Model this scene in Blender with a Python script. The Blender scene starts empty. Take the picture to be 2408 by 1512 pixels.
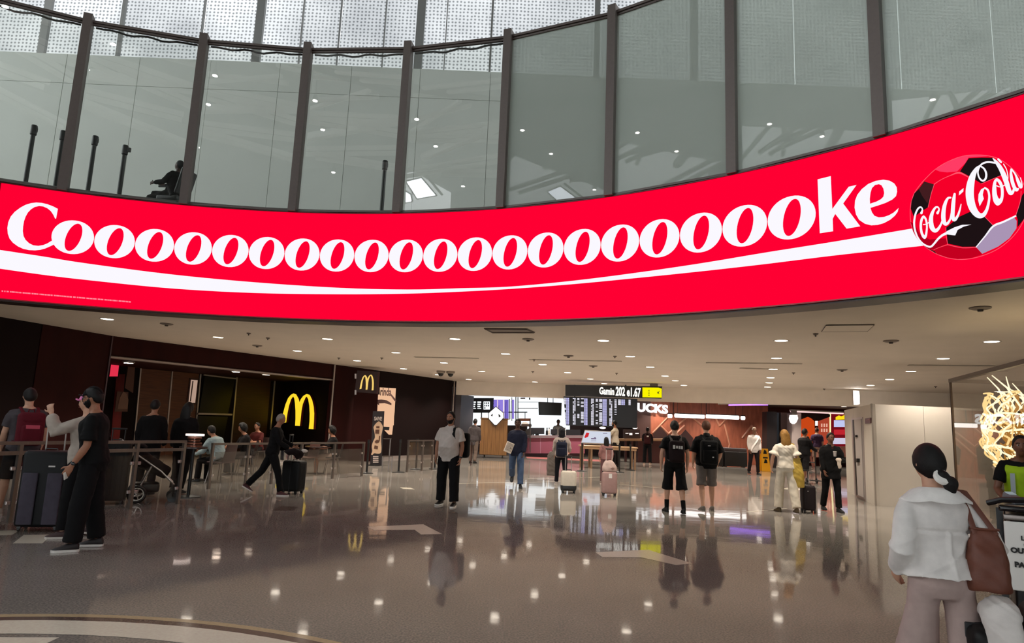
import bpy, bmesh, math, random
import numpy as np
from mathutils import Vector, Matrix, geometry
random.seed(7); rng = np.random.default_rng(7)
scene = bpy.context.scene
col = scene.collection
PI = math.pi

# ---------------------------------------------------------------- camera
PW, PH, F = 2408.0, 1512.0, 1560.0
PITCH, ROLL, EYE = 0.155488, 0.0419135, 1.53
_fw = Vector((0, math.cos(PITCH), math.sin(PITCH)))
_u0 = Vector((0, -math.sin(PITCH), math.cos(PITCH)))
_r0 = Vector((1, 0, 0))
RIGHT = _r0 * math.cos(ROLL) + _u0 * math.sin(ROLL)
UP = _u0 * math.cos(ROLL) - _r0 * math.sin(ROLL)
cam_d = bpy.data.cameras.new('camera')
cam_d.sensor_width = 36.0
cam_d.sensor_fit = 'HORIZONTAL'
cam_d.lens = F / PW * 36.0
cam_d.clip_end = 300
cam_d.clip_start = 0.05
cam = bpy.data.objects.new('camera', cam_d)
col.objects.link(cam)
M3 = Matrix((RIGHT, UP, -_fw)).transposed()
cam.matrix_world = Matrix.Translation((0, 0, EYE)) @ M3.to_4x4()
scene.camera = cam

# ---------------------------------------------------------------- world, exposure
world = bpy.data.worlds.new('sky')
scene.world = world
world.use_nodes = True
_bg = world.node_tree.nodes['Background']
_bg.inputs[0].default_value = (0.93, 0.97, 1.0, 1)
_bg.inputs[1].default_value = 3.9            # overcast daylight
scene.view_settings.view_transform = 'Standard'
scene.view_settings.look = 'None'
scene.view_settings.exposure = 0.0
scene.view_settings.gamma = 1.0
scene.view_settings.use_curve_mapping = False
DOWNLIGHT_W = 440.0        # each recessed concourse downlight
scene.cycles.max_bounces = 8
scene.cycles.diffuse_bounces = 4
scene.cycles.glossy_bounces = 4
scene.cycles.transparent_max_bounces = 12
scene.cycles.sample_clamp_indirect = 6.0
scene.cycles.caustics_reflective = False
scene.cycles.caustics_refractive = False

# ---------------------------------------------------------------- measuring helpers (photo pixel -> point on a known surface)
def ray(x, y):
    return _fw + RIGHT * ((x - PW / 2) / F) - UP * ((y - PH / 2) / F)
def atz(x, y, z):
    d = ray(x, y); t = (z - EYE) / d.z
    return Vector((d.x * t, d.y * t, z))
def aty(x, y, Y):
    d = ray(x, y); t = Y / d.y
    return Vector((d.x * t, Y, d.z * t + EYE))
def onplane(x, y, p, n):
    d = ray(x, y); o = Vector((0, 0, EYE)); t = (p - o).dot(n) / d.dot(n)
    return o + d * t
CX, CY, RR = -4.7126, 0.5378, 12.7243        # the round opening of the hall
def ring(a, z, r=RR):
    a = math.radians(a)
    return Vector((CX + r * math.sin(a), CY + r * math.cos(a), z))
def pring(x, y, r=RR):
    d = ray(x, y); A = d.x**2 + d.y**2; B = -2 * (d.x * CX + d.y * CY); C = CX * CX + CY * CY - r * r
    t = (-B + math.sqrt(B * B - 4 * A * C)) / 2 / A
    return math.degrees(math.atan2(d.x * t - CX, d.y * t - CY)), d.z * t + EYE

# ---------------------------------------------------------------- materials
def lin(c):
    if isinstance(c, str):
        c = [int(c[i:i + 2], 16) / 255 for i in (0, 2, 4)]
        c = [v / 12.92 if v <= .04045 else ((v + .055) / 1.055) ** 2.4 for v in c]
    return tuple(c[:3]) + (1,)
_mats = {}
def mat(name, c, rough=.5, metal=0, var=0, scale=8, bump=0, bscale=60, stretch=None, spec=.5, alpha=None, coat=0):
    if name in _mats: return _mats[name]
    m = bpy.data.materials.new(name); m.use_nodes = True
    nt = m.node_tree; b = nt.nodes['Principled BSDF']
    c = lin(c)
    b.inputs['Base Color'].default_value = c
    b.inputs['Roughness'].default_value = rough
    b.inputs['Metallic'].default_value = metal
    b.inputs['Specular IOR Level'].default_value = spec
    b.inputs['Coat Weight'].default_value = coat
    co = nt.nodes.new('ShaderNodeTexCoord')
    mp = nt.nodes.new('ShaderNodeMapping')
    nt.links.new(co.outputs['Object'], mp.inputs['Vector'])
    if stretch: mp.inputs['Scale'].default_value = stretch
    if var:
        n = nt.nodes.new('ShaderNodeTexNoise'); n.inputs['Scale'].default_value = scale; n.inputs['Detail'].default_value = 5
        r = nt.nodes.new('ShaderNodeValToRGB')
        r.color_ramp.elements[0].position = .3; r.color_ramp.elements[1].position = .7
        r.color_ramp.elements[0].color = tuple(v * (1 - var) for v in c[:3]) + (1,)
        r.color_ramp.elements[1].color = tuple(min(1, v * (1 + var)) for v in c[:3]) + (1,)
        nt.links.new(mp.outputs[0], n.inputs['Vector']); nt.links.new(n.outputs['Fac'], r.inputs[0])
        nt.links.new(r.outputs[0], b.inputs['Base Color'])
    if bump:
        n = nt.nodes.new('ShaderNodeTexNoise'); n.inputs['Scale'].default_value = bscale; n.inputs['Detail'].default_value = 3
        bp = nt.nodes.new('ShaderNodeBump'); bp.inputs['Strength'].default_value = bump; bp.inputs['Distance'].default_value = .01
        nt.links.new(mp.outputs[0], n.inputs['Vector']); nt.links.new(n.outputs['Fac'], bp.inputs['Height'])
        nt.links.new(bp.outputs[0], b.inputs['Normal'])
    _mats[name] = m
    return m
def emit(name, c, s=1.0):
    if name in _mats: return _mats[name]
    m = bpy.data.materials.new(name); m.use_nodes = True
    nt = m.node_tree; nt.nodes.clear()
    e = nt.nodes.new('ShaderNodeEmission'); o = nt.nodes.new('ShaderNodeOutputMaterial')
    e.inputs[0].default_value = lin(c); e.inputs[1].default_value = s
    nt.links.new(e.outputs[0], o.inputs[0]); _mats[name] = m
    return m
def glass(name, tint='f4f6f5', refl=1.0, haze=0.0, hazec='9aa39b', rough=.01, minr=0.0):
    """thin sheet: Fresnel mirror over clear sheet, optional frosting"""
    if name in _mats: return _mats[name]
    m = bpy.data.materials.new(name); m.use_nodes = True
    nt = m.node_tree; nt.nodes.clear()
    N = nt.nodes.new; L = nt.links.new
    t = N('ShaderNodeBsdfTransparent'); t.inputs[0].default_value = lin(tint)
    g = N('ShaderNodeBsdfGlossy'); g.inputs['Roughness'].default_value = rough
    fr = N('ShaderNodeFresnel'); fr.inputs[0].default_value = 1.5
    mm = N('ShaderNodeMath'); mm.operation = 'MULTIPLY_ADD'; mm.inputs[1].default_value = refl; mm.inputs[2].default_value = minr
    L(fr.outputs[0], mm.inputs[0])
    base = t
    if haze:
        d = N('ShaderNodeBsdfDiffuse'); d.inputs[0].default_value = lin(hazec)
        tr = N('ShaderNodeBsdfTranslucent'); tr.inputs[0].default_value = lin(hazec)
        mx = N('ShaderNodeMixShader'); mx.inputs[0].default_value = .4
        L(d.outputs[0], mx.inputs[1]); L(tr.outputs[0], mx.inputs[2])
        m2 = N('ShaderNodeMixShader'); m2.inputs[0].default_value = haze
        L(t.outputs[0], m2.inputs[1]); L(mx.outputs[0], m2.inputs[2]); base = m2
    m3 = N('ShaderNodeMixShader'); L(mm.outputs[0], m3.inputs[0]); L(base.outputs[0], m3.inputs[1]); L(g.outputs[0], m3.inputs[2])
    o = N('ShaderNodeOutputMaterial'); L(m3.outputs[0], o.inputs[0]); _mats[name] = m
    return m

# ---------------------------------------------------------------- mesh helpers
class MB:
    def __init__(s): s.v = []; s.f = []
    def add(s, vs, fs):
        o = len(s.v); s.v += [tuple(v) for v in vs]; s.f += [tuple(i + o for i in f) for f in fs]; return s
    def box(s, c, d, rz=0, rx=0, ry=0):
        m = Matrix.Translation(c) @ Matrix.Rotation(rz, 4, 'Z') @ Matrix.Rotation(rx, 4, 'X') @ Matrix.Rotation(ry, 4, 'Y')
        h = [x / 2 for x in d]
        vs = [m @ Vector((sx * h[0], sy * h[1], sz * h[2])) for sx in (-1, 1) for sy in (-1, 1) for sz in (-1, 1)]
        return s.add(vs, [(0, 1, 3, 2), (4, 6, 7, 5), (0, 4, 5, 1), (2, 3, 7, 6), (0, 2, 6, 4), (1, 5, 7, 3)])
    def rbox(s, c, d, r=.03, rz=0, rx=0, ry=0, seg=3):
        """box with rounded edges"""
        bm = bmesh.new(); bmesh.ops.create_cube(bm, size=1)
        for v in bm.verts: v.co = Vector((v.co.x * d[0], v.co.y * d[1], v.co.z * d[2]))
        bmesh.ops.bevel(bm, geom=bm.edges[:], offset=min(r, min(d) * .49), segments=seg, affect='EDGES', profile=.5)
        m = Matrix.Translation(c) @ Matrix.Rotation(rz, 4, 'Z') @ Matrix.Rotation(rx, 4, 'X') @ Matrix.Rotation(ry, 4, 'Y')
        bm.verts.index_update()
        s.add([m @ v.co for v in bm.verts], [[v.index for v in f.verts] for f in bm.faces]); bm.free(); return s
    def tube(s, pts, r, n=8, cap=True, flat=1.0, up=None):
        """tube through pts; r radius or list; flat squashes the second axis"""
        pts = [Vector(p) for p in pts]; k = len(pts)
        rs = r if isinstance(r, (list, tuple)) else [r] * k
        o = len(s.v); prev = None
        for i, p in enumerate(pts):
            t = (pts[min(i + 1, k - 1)] - pts[max(i - 1, 0)]).normalized()
            if prev is None:
                ref = Vector(up) if up else (Vector((0, 0, 1)) if abs(t.z) < .9 else Vector((0, 1, 0)))
                a = t.cross(ref).normalized()
            else:
                a = (prev - t * prev.dot(t)).normalized()
            prev = a; b = t.cross(a)
            ra = rs[i] if isinstance(rs[i], (list, tuple)) else (rs[i], rs[i] * flat)
            for j in range(n):
                w = 2 * PI * j / n
                s.v.append(tuple(p + a * math.cos(w) * ra[0] + b * math.sin(w) * ra[1]))
        for i in range(k - 1):
            for j in range(n):
                s.f.append((o + i * n + j, o + i * n + (j + 1) % n, o + (i + 1) * n + (j + 1) % n, o + (i + 1) * n + j))
        if cap:
            s.f.append(tuple(o + j for j in range(n))[::-1]); s.f.append(tuple(o + (k - 1) * n + j for j in range(n)))
        return s
    def lathe(s, prof, c=(0, 0, 0), n=20, axis='Z', rot=None):
        """profile [(r,h)...] revolved"""
        o = len(s.v); k = len(prof); c = Vector(c)
        for r, h in prof:
            for j in range(n):
                w = 2 * PI * j / n
                v = Vector((r * math.cos(w), r * math.sin(w), h))
                if axis == 'X': v = Vector((h, v.x, v.y))
                if axis == 'Y': v = Vector((v.x, h, v.y))
                if rot: v = rot @ v
                s.v.append(tuple(c + v))
        for i in range(k - 1):
            for j in range(n):
                s.f.append((o + i * n + j, o + i * n + (j + 1) % n, o + (i + 1) * n + (j + 1) % n, o + (i + 1) * n + j))
        s.f.append(tuple(o + j for j in range(n))[::-1]); s.f.append(tuple(o + (k - 1) * n + j for j in range(n)))
        return s
    def prism(s, poly, n, th):
        """planar polygon given as 3-D points, extruded along n by th"""
        o = len(s.v); k = len(poly); n = Vector(n) * th
        for p in poly: s.v.append(tuple(p))
        for p in poly: s.v.append(tuple(Vector(p) + n))
        s.f.append(tuple(o + i for i in range(k))); s.f.append(tuple(o + k + i for i in range(k))[::-1])
        for i in range(k): s.f.append((o + i, o + k + i, o + k + (i + 1) % k, o + (i + 1) % k))
        return s
    def ball(s, c, r, n=12, m=8, sc=(1, 1, 1)):
        prof = [(max(1e-4, math.sin(PI * i / m)) * r, -math.cos(PI * i / m) * r) for i in range(m + 1)]
        o = len(s.v); s.lathe(prof, (0, 0, 0), n); c = Vector(c)
        for i in range(o, len(s.v)):
            v = s.v[i]; s.v[i] = (c.x + v[0] * sc[0], c.y + v[1] * sc[1], c.z + v[2] * sc[2])
        return s
    def build(s, name, m, parent=None, smooth=False, fix=True):
        me = bpy.data.meshes.new(name); me.from_pydata(s.v, [], s.f)
        if fix:
            bm = bmesh.new(); bm.from_mesh(me); bmesh.ops.recalc_face_normals(bm, faces=bm.faces); bm.to_mesh(me); bm.free()
        if m: me.materials.append(m)
        o = bpy.data.objects.new(name, me); col.objects.link(o)
        if parent: o.parent = parent
        if smooth:
            me.polygons.foreach_set('use_smooth', [True] * len(me.polygons))
            try: me.set_sharp_from_angle(angle=math.radians(40))
            except Exception: pass
        return o
def tag(o, label=None, cat=None, group=None, kind=None):
    if label: o['label'] = label
    if cat: o['category'] = cat
    if group: o['group'] = group
    if kind: o['kind'] = kind
    return o
def empty(name, loc=(0, 0, 0), rz=0):
    o = bpy.data.objects.new(name, None); o.empty_display_size = .1
    o.location = loc; o.rotation_euler = (0, 0, rz); col.objects.link(o); return o
def dup(o, loc=None, rz=None, parent=None):
    c = o.copy(); col.objects.link(c)
    if parent: c.parent = parent
    if loc is not None: c.location = loc
    if rz is not None: c.rotation_euler = (0, 0, rz)
    for ch in list(o.children): dup(ch, parent=c)
    return c
def place(o, parent):
    """parent o while keeping it where it stands (parents are unrotated empties or meshes)"""
    o.parent = parent; o.matrix_parent_inverse = parent.matrix_basis.inverted(); return o
def text_mesh(s, size, bold=0.0, ext=0.0, align='CENTER'):
    """lettering as flat mesh data in the XY plane"""
    cu = bpy.data.curves.new('t', 'FONT'); cu.body = s; cu.size = size; cu.align_x = align; cu.align_y = 'CENTER'
    cu.offset = bold; cu.extrude = ext; cu.resolution_u = 3
    o = bpy.data.objects.new('t', cu); col.objects.link(o)
    dg = bpy.context.evaluated_depsgraph_get()
    me = bpy.data.meshes.new_from_object(o.evaluated_get(dg))
    bpy.data.objects.remove(o); bpy.data.curves.remove(cu); return me
def text_obj(name, s, size, m, loc, xdir, parent=None, bold=0, ext=.004, width=None, updir=(0, 0, 1), align='CENTER'):
    me = text_mesh(s, size, bold, ext, align); me.materials.clear(); me.materials.append(m)
    x = Vector(xdir).normalized(); u = Vector(updir).normalized(); n = x.cross(u).normalized()
    k = 1
    if width:
        xs = [v.co.x for v in me.vertices]; k = width / (max(xs) - min(xs))
    for v in me.vertices:
        c = v.co; v.co = x * c.x * k + u * c.y + n * c.z + Vector(loc)
    me.name = name
    o = bpy.data.objects.new(name, me); col.objects.link(o)
    if parent: o.parent = parent; o.matrix_parent_inverse = parent.matrix_basis.inverted()
    return o
def smoothpts(pts, sub=6, closed=False):
    """Catmull-Rom through points of any dimension"""
    P = [np.array(p, float) for p in pts]; n = len(P); out = []
    for i in range(n if closed else n - 1):
        if closed: a, b, c, d = P[(i - 1) % n], P[i], P[(i + 1) % n], P[(i + 2) % n]
        else: a, b, c, d = P[max(i - 1, 0)], P[i], P[i + 1], P[min(i + 2, n - 1)]
        for k in range(sub):
            t = k / sub
            out.append(.5 * ((2 * b) + (c - a) * t + (2 * a - 5 * b + 4 * c - d) * t * t + (3 * b - a - 3 * c + d) * t**3))
    if not closed: out.append(P[-1])
    return out
def fill2d(outer, holes=(), maxlen=None):
    """triangulate a 2-D outline with holes; returns verts, faces"""
    loops = [list(map(tuple, outer))] + [list(map(tuple, h)) for h in holes]
    vs = []; es = []
    for lp in loops:
        o = len(vs); vs += [Vector(p[:2]) for p in lp]; k = len(lp)
        es += [(o + i, o + (i + 1) % k) for i in range(k)]
    if maxlen:
        xs = [v.x for v in vs]; ys = [v.y for v in vs]
        for gx in np.arange(min(xs), max(xs), maxlen):
            for gy in np.arange(min(ys), max(ys), maxlen):
                vs.append(Vector((gx + .013, gy + .007)))
    r = geometry.delaunay_2d_cdt(vs, es, [], 0, 1e-5)
    verts, faces = r[0], r[2]
    def inside(p, lp):
        c = False; k = len(lp); j = k - 1
        for i in range(k):
            (xi, yi), (xj, yj) = lp[i][:2], lp[j][:2]
            if (yi > p[1]) != (yj > p[1]) and p[0] < (xj - xi) * (p[1] - yi) / (yj - yi) + xi: c = not c
            j = i
        return c
    out = []
    for f in faces:
        g = sum((verts[i] for i in f), Vector((0, 0))) / len(f)
        if inside(g, loops[0]) and not any(inside(g, h) for h in loops[1:]): out.append(f)
    return verts, out
# ================================================================ STRUCTURE
M_floor = bpy.data.materials.new('polished_terrazzo'); M_floor.use_nodes = True
def _floor():
    nt = M_floor.node_tree; N = nt.nodes.new; L = nt.links.new; b = nt.nodes['Principled BSDF']
    co = N('ShaderNodeTexCoord')
    n1 = N('ShaderNodeTexNoise'); n1.inputs['Scale'].default_value = .5; n1.inputs['Detail'].default_value = 6
    n2 = N('ShaderNodeTexVoronoi'); n2.inputs['Scale'].default_value = 95
    n3 = N('ShaderNodeTexNoise'); n3.inputs['Scale'].default_value = 60; n3.inputs['Detail'].default_value = 2
    for n in (n1, n2, n3): L(co.outputs['Object'], n.inputs['Vector'])
    r = N('ShaderNodeValToRGB'); e = r.color_ramp.elements
    e[0].position = .3; e[0].color = (.255, .236, .212, 1); e[1].position = .72; e[1].color = (.37, .343, .31, 1)
    L(n1.outputs['Fac'], r.inputs[0])
    r2 = N('ShaderNodeValToRGB'); e = r2.color_ramp.elements
    e[0].position = .36; e[0].color = (.58, .58, .6, 1); e[1].position = .66; e[1].color = (1.3, 1.26, 1.2, 1)
    L(n3.outputs['Fac'], r2.inputs[0])
    m = N('ShaderNodeMixRGB'); m.blend_type = 'MULTIPLY'; m.inputs[0].default_value = .8
    L(r.outputs[0], m.inputs[1]); L(r2.outputs[0], m.inputs[2]); L(m.outputs[0], b.inputs['Base Color'])
    b.inputs['Roughness'].default_value = .055
    b.inputs['Specular IOR Level'].default_value = .42
    n4 = N('ShaderNodeTexNoise'); n4.inputs['Scale'].default_value = 1.6; n4.inputs['Detail'].default_value = 2
    L(co.outputs['Object'], n4.inputs['Vector'])
    bp = N('ShaderNodeBump'); bp.inputs['Strength'].default_value = .09; bp.inputs['Distance'].default_value = .02
    L(n4.outputs['Fac'], bp.inputs['Height']); L(bp.outputs[0], b.inputs['Normal'])
_floor()
M_ceil = mat('ceiling_paint', 'ded3c7', .75, var=.03, scale=1.2, bump=.05, bscale=30)
M_soffit = mat('beige_paint', 'efe5d9', .7, var=.04, scale=2)
M_dark = mat('dark_brown_panel', '2c0b09', .7, var=.15, scale=3, stretch=(1, 1, .2), spec=.15)
M_dark2 = mat('near_black_panel', '140606', .7, spec=.15)
M_metal = mat('brushed_steel', '8f8681', .32, .9, var=.06, scale=30, stretch=(1, 1, .05))
M_mull = mat('bronze_anodised', '6b625e', .5, .35, var=.04, scale=20)
M_black = mat('black_plastic', '0b0b0c', .4)
M_white = mat('white_paint', 'e4e0d8', .5)
M_trim = mat('pale_metal_trim', 'b5aaa6', .35, .6)
M_inlay = mat('cream_terrazzo', 'fdf2de', .14, var=.08, scale=40, bump=.03, bscale=8)
M_inlay2 = mat('tan_terrazzo', 'cdb892', .14, var=.08, scale=40)
M_inlay3 = mat('dark_terrazzo', '6c5c54', .14, var=.15, scale=60)

fl = MB().add([(-60, -60, 0), (60, -60, 0), (60, 62, 0), (-60, 62, 0)], [(0, 1, 2, 3)]).build('floor', M_floor)
tag(fl, 'polished grey-brown terrazzo concourse floor reflecting the lights', kind='structure')

# --- inlays let into the floor (measured on the floor plane)
def inlay(name, pix, m, z=.002):
    pts = [atz(x, y, 0) for x, y in pix]
    vs, fs = fill2d([(p.x, p.y) for p in pts])
    b = MB().add([(v.x, v.y, z) for v in vs], fs)
    return b.build(name, m, fl)
inlay('chevron_inlay', [(862, 1239), (995, 1233), (1040, 1256), (990, 1257), (975, 1246), (880, 1247)], M_inlay)
inlay('chevron_inlay', [(1400, 1299), (1524, 1293), (1628, 1325), (1590, 1329), (1508, 1311), (1416, 1310)], M_inlay)
inlay('chevron_inlay', [(940, 1146), (966, 1147), (975, 1151), (948, 1150)], M_inlay)
inlay('chevron_inlay', [(1840, 1150), (1850, 1147), (1920, 1152), (1915, 1156)], M_inlay)
inlay('square_inlay', [(30, 1278), (56, 1258), (121, 1257), (100, 1278)], M_inlay)
inlay('square_inlay', [(-60, 1262), (-40, 1249), (48, 1247), (28, 1258)], M_inlay)
inlay('square_inlay', [(640, 1200), (660, 1190), (700, 1192), (690, 1201)], M_inlay3)
# the round medallion: concentric bands
_c0 = [atz(x, y, 0) for x, y in ((0, 1445), (240, 1446), (440, 1457), (620, 1477), (800, 1511))]
A = np.array([[2 * p.x, 2 * p.y, 1] for p in _c0]); bb = np.array([p.x**2 + p.y**2 for p in _c0])
_s = np.linalg.lstsq(A, bb, rcond=None)[0]; MX, MY = _s[0], _s[1]; MR = math.sqrt(_s[2] + MX**2 + MY**2)
def band(name, r0, r1, m, z, a0=0, a1=360, n=96):
    b = MB(); vs = []; fs = []
    for i in range(n + 1):
        w = math.radians(a0 + (a1 - a0) * i / n)
        for r in (r0, r1): vs.append((MX + r * math.cos(w), MY + r * math.sin(w), z))
    for i in range(n): fs.append((2 * i, 2 * i + 1, 2 * i + 3, 2 * i + 2))
    return b.add(vs, fs).build(name, m, fl)
band('inlay_band', MR - .07, MR, M_inlay2, .0020)
band('inlay_band', MR - .16, MR - .07, M_inlay3, .0016)
band('inlay_band', MR - .47, MR - .16, M_inlay, .0020)
for k in range(12):
    w = 2 * PI * k / 12 + .12; r = MR - .5
    p = [Vector((MX + r * math.cos(w + d), MY + r * math.sin(w + d), .002)) for d in (-.16, .16)]
    tip = Vector((MX + (r - .05) * math.cos(w), MY + (r - .05) * math.sin(w), .002)); q = Vector((MX + .4 * r * math.cos(w), MY + .4 * r * math.sin(w), .002))
    MB().add([p[0] * .5 + tip * .5, tip, p[1] * .5 + tip * .5, q], [(0, 1, 2, 3)]).build('star_inlay', M_inlay, fl)
# thin brass divider strips in the terrazzo
for a, b_ in (((1065, 1137), (1340, 1132)), ((1455, 1139), (1560, 1148)), ((1240, 1126), (1420, 1122)), ((1755, 1204), (1850, 1196))):
    p, q = atz(*a, 0), atz(*b_, 0); d = (q - p).normalized(); n = Vector((-d.y, d.x, 0)) * .02
    MB().add([p - n + Vector((0, 0, .0015)), q - n + Vector((0, 0, .0015)), q + n + Vector((0, 0, .0015)), p + n + Vector((0, 0, .0015))], [(0, 1, 2, 3)]).build('divider_strip', M_inlay, fl)

# --- ring-shaped concourse ceiling and the slab above it
CZ = 3.50
def annulus(r0, r1, z, n=144, a0=-180, a1=180):
    vs = []; fs = []
    for i in range(n + 1):
        a = a0 + (a1 - a0) * i / n
        vs += [ring(a, z, r0), ring(a, z, r1)]
    for i in range(n): fs.append((2 * i, 2 * i + 1, 2 * i + 3, 2 * i + 2))
    return vs, fs
ceil_o = MB().add(*annulus(RR + .45, 56, CZ, 96, -112, 112)).add(*annulus(RR + .45, 17, CZ, 64, 112, 248)).build('ceiling', M_ceil)
tag(ceil_o, 'flat beige plaster concourse ceiling with recessed downlights', kind='structure')
b = MB().add(*annulus(RR + .05, 40, 5.68, 96, -112, 112)).add(*annulus(RR + .05, 24, 5.68, 64, 112, 248)).build('floor_upper_level', mat('upper_floor', '8b867e', .5))
tag(b, 'upper level floor slab behind the glass', kind='structure')
# dark return below the screen
b = MB(); n = 120
vs = []; fs = []
prof = [(RR + .02, 3.47), (RR + .02, 3.44), (RR + .47, 3.44), (RR + .47, 3.52)]
for i in range(n + 1):
    for r, z in prof: vs.append(ring(-60 + 150 * i / n, z, r))
for i in range(n):
    for j in range(3): fs.append((4 * i + j, 4 * i + j + 1, 4 * i + j + 5, 4 * i + j + 4))
b.add(vs, fs).build('trim_1', mat('dark_edge_profile', '3a2b28', .4, .3))
tag(bpy.data.objects['trim_1'], 'dark bent metal edge below the curved screen', kind='structure')
# fascia of the rest of the round opening (behind the viewer and beyond the screen)
for nm, a0, a1 in (('wall_fascia_left', -180, -24.3), ('wall_fascia_right', 64, 180)):
    vs = []; fs = []; n = 60
    for i in range(n + 1):
        a = a0 + (a1 - a0) * i / n; vs += [ring(a, 3.45, RR + .03), ring(a, 5.74, RR + .03)]
    for i in range(n): fs.append((2 * i, 2 * i + 1, 2 * i + 3, 2 * i + 2))
    tag(MB().add(vs, fs).build(nm, mat('grey_fascia', '6a6360', .5)), 'grey fascia of the round opening', kind='structure')
# outer wall closing the concourse
vs = []; fs = []; n = 72
for i in range(n + 1):
    a = -112 + 224 * i / n; vs += [ring(a, 0, 52), ring(a, 5.2, 52)]
for i in range(n): fs.append((2 * i, 2 * i + 1, 2 * i + 3, 2 * i + 2))
tag(MB().add(vs, fs).build('wall_outer', mat('outer_wall', '5d5048', .7)), 'brown outer wall of the concourse', kind='structure')

# unseen glazed front, added behind the viewer to light the near people
w2 = empty('window_2', (CX, CY, 0)); tag(w2, 'unseen glazed street front added behind the viewer to let daylight in', kind='structure')
G_ent = glass('added_front_glass', 'f2f5f4', .8)
AN = list(range(112, 249, 8))
for a0_, a1_ in zip(AN[:-1], AN[1:]):
    p, q = ring(a0_, 0, 16.9), ring(a1_, 0, 16.9); z = Vector((0, 0, 1))
    place(MB().add([p, q, q + z * 3.5, p + z * 3.5], [(0, 1, 2, 3)]).build('pane', G_ent), w2)
    place(MB().box(p + z * 1.75, (.1, .1, 3.5), -math.radians(a0_)).build('mullion', M_mull), w2)
for a_ in (112, 248):
    tag(MB().add([ring(a_, 0, 16.9), ring(a_, 0, 56), ring(a_, 5.68, 56), ring(a_, 5.68, 16.9)], [(0, 1, 2, 3)]).build('wall_end_left' if a_ == 248 else 'wall_end_right', mat('outer_wall', '5d5048', .7)), 'brown end wall of the concourse beside the added street front', kind='structure')

# --- upper level: grey panelled wall, translucent cladding, roof
M_grey = mat('grey_wall_panel', 'd8dcd6', .6, var=.03, scale=.6)
wg = empty('wall_upper', (0, 20, 0)); tag(wg, 'pale grey panelled wall on the upper level', kind='structure')
seams = [-26, -21.6, -19.4, -17.1, -14.76, -12.4, -10.1, -7.85, -5.53, -3.3, -1.03, 1.2, 3.5, 5.8, 8.1, 10.4, 12.7, 15, 17.3, 19.6, 22]
for i in range(len(seams) - 1):
    for z0, z1 in ((5.2, 11.82), (11.82, 12.83)):
        b = MB().rbox(((seams[i] + seams[i + 1]) / 2, 20.05 + .003 * (i % 3), (z0 + z1) / 2), (seams[i + 1] - seams[i] - .012, .1, z1 - z0 - .010), .004, seg=1)
        place(b.build('panel', M_grey), wg)
place(MB().box((-2, 20.2, 9), (48, .15, 7.6)).build('backing', mat('joint_shadow', '6e716d', .8)), wg)

M_clad = bpy.data.materials.new('perforated_membrane'); M_clad.use_nodes = True
def _clad():
    nt = M_clad.node_tree; nt.nodes.clear(); N = nt.nodes.new; L = nt.links.new
    co = N('ShaderNodeTexCoord'); sp = N('ShaderNodeSeparateXYZ'); L(co.outputs['Object'], sp.inputs[0])
    ad = N('ShaderNodeMath'); ad.operation = 'ADD'; L(sp.outputs[0], ad.inputs[0]); L(sp.outputs[1], ad.inputs[1])
    cb = N('ShaderNodeCombineXYZ'); L(ad.outputs[0], cb.inputs[0]); L(sp.outputs[2], cb.inputs[1])
    w1 = N('ShaderNodeTexVoronoi'); w1.voronoi_dimensions = '2D'; w1.inputs['Scale'].default_value = 6.2; w1.inputs['Randomness'].default_value = .18
    L(cb.outputs[0], w1.inputs['Vector'])
    r = N('ShaderNodeValToRGB'); e = r.color_ramp.elements
    e[0].position = .18; e[0].color = (.165, .17, .175, 1); e[1].position = .36; e[1].color = (.47, .475, .48, 1)
    L(w1.outputs['Distance'], r.inputs[0])
    n = N('ShaderNodeTexNoise'); n.inputs['Scale'].default_value = .22; n.inputs['Detail'].default_value = 3; L(co.outputs['Object'], n.inputs['Vector'])
    r2 = N('ShaderNodeValToRGB'); r2.color_ramp.elements[0].position = .35; r2.color_ramp.elements[0].color = (.6, .61, .62, 1); r2.color_ramp.elements[1].position = .6; r2.color_ramp.elements[1].color = (1, 1, 1, 1)
    L(n.outputs['Fac'], r2.inputs[0])
    m = N('ShaderNodeMixRGB'); m.blend_type = 'MULTIPLY'; m.inputs[0].default_value = 1; L(r.outputs[0], m.inputs[1]); L(r2.outputs[0], m.inputs[2])
    t = N('ShaderNodeBsdfTranslucent'); L(m.outputs[0], t.inputs[0])
    d = N('ShaderNodeBsdfDiffuse'); L(m.outputs[0], d.inputs[0])
    mx = N('ShaderNodeMixShader'); mx.inputs[0].default_value = .3; L(t.outputs[0], mx.inputs[1]); L(d.outputs[0], mx.inputs[2])
    o = N('ShaderNodeOutputMaterial'); L(mx.outputs[0], o.inputs[0])
_clad()
M_memb = bpy.data.materials.new('plain_membrane'); M_memb.use_nodes = True
def _memb():
    nt = M_memb.node_tree; nt.nodes.clear(); N = nt.nodes.new; L = nt.links.new
    t = N('ShaderNodeBsdfTranslucent'); t.inputs[0].default_value = (.97, .98, .98, 1); d = N('ShaderNodeBsdfDiffuse'); d.inputs[0].default_value = (.9, .9, .9, 1)
    mx = N('ShaderNodeMixShader'); mx.inputs[0].default_value = .12; L(t.outputs[0], mx.inputs[1]); L(d.outputs[0], mx.inputs[2])
    o = N('ShaderNodeOutputMaterial'); L(mx.outputs[0], o.inputs[0])
_memb()
X0, X1, Y0, Y1, ZR = -27, 24, -22, 26, 21.5
wc = empty('wall_cladding', (0, 26, 0)); tag(wc, 'bright white perforated membrane cladding above the grey wall', kind='structure')
xs = [X0, -23.5, -20.2, -17.0, -13.6, -11.2, -7.8, -4.4, -1.38, 3.09, 7.2, 11.5, 16, 20, X1]
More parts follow.
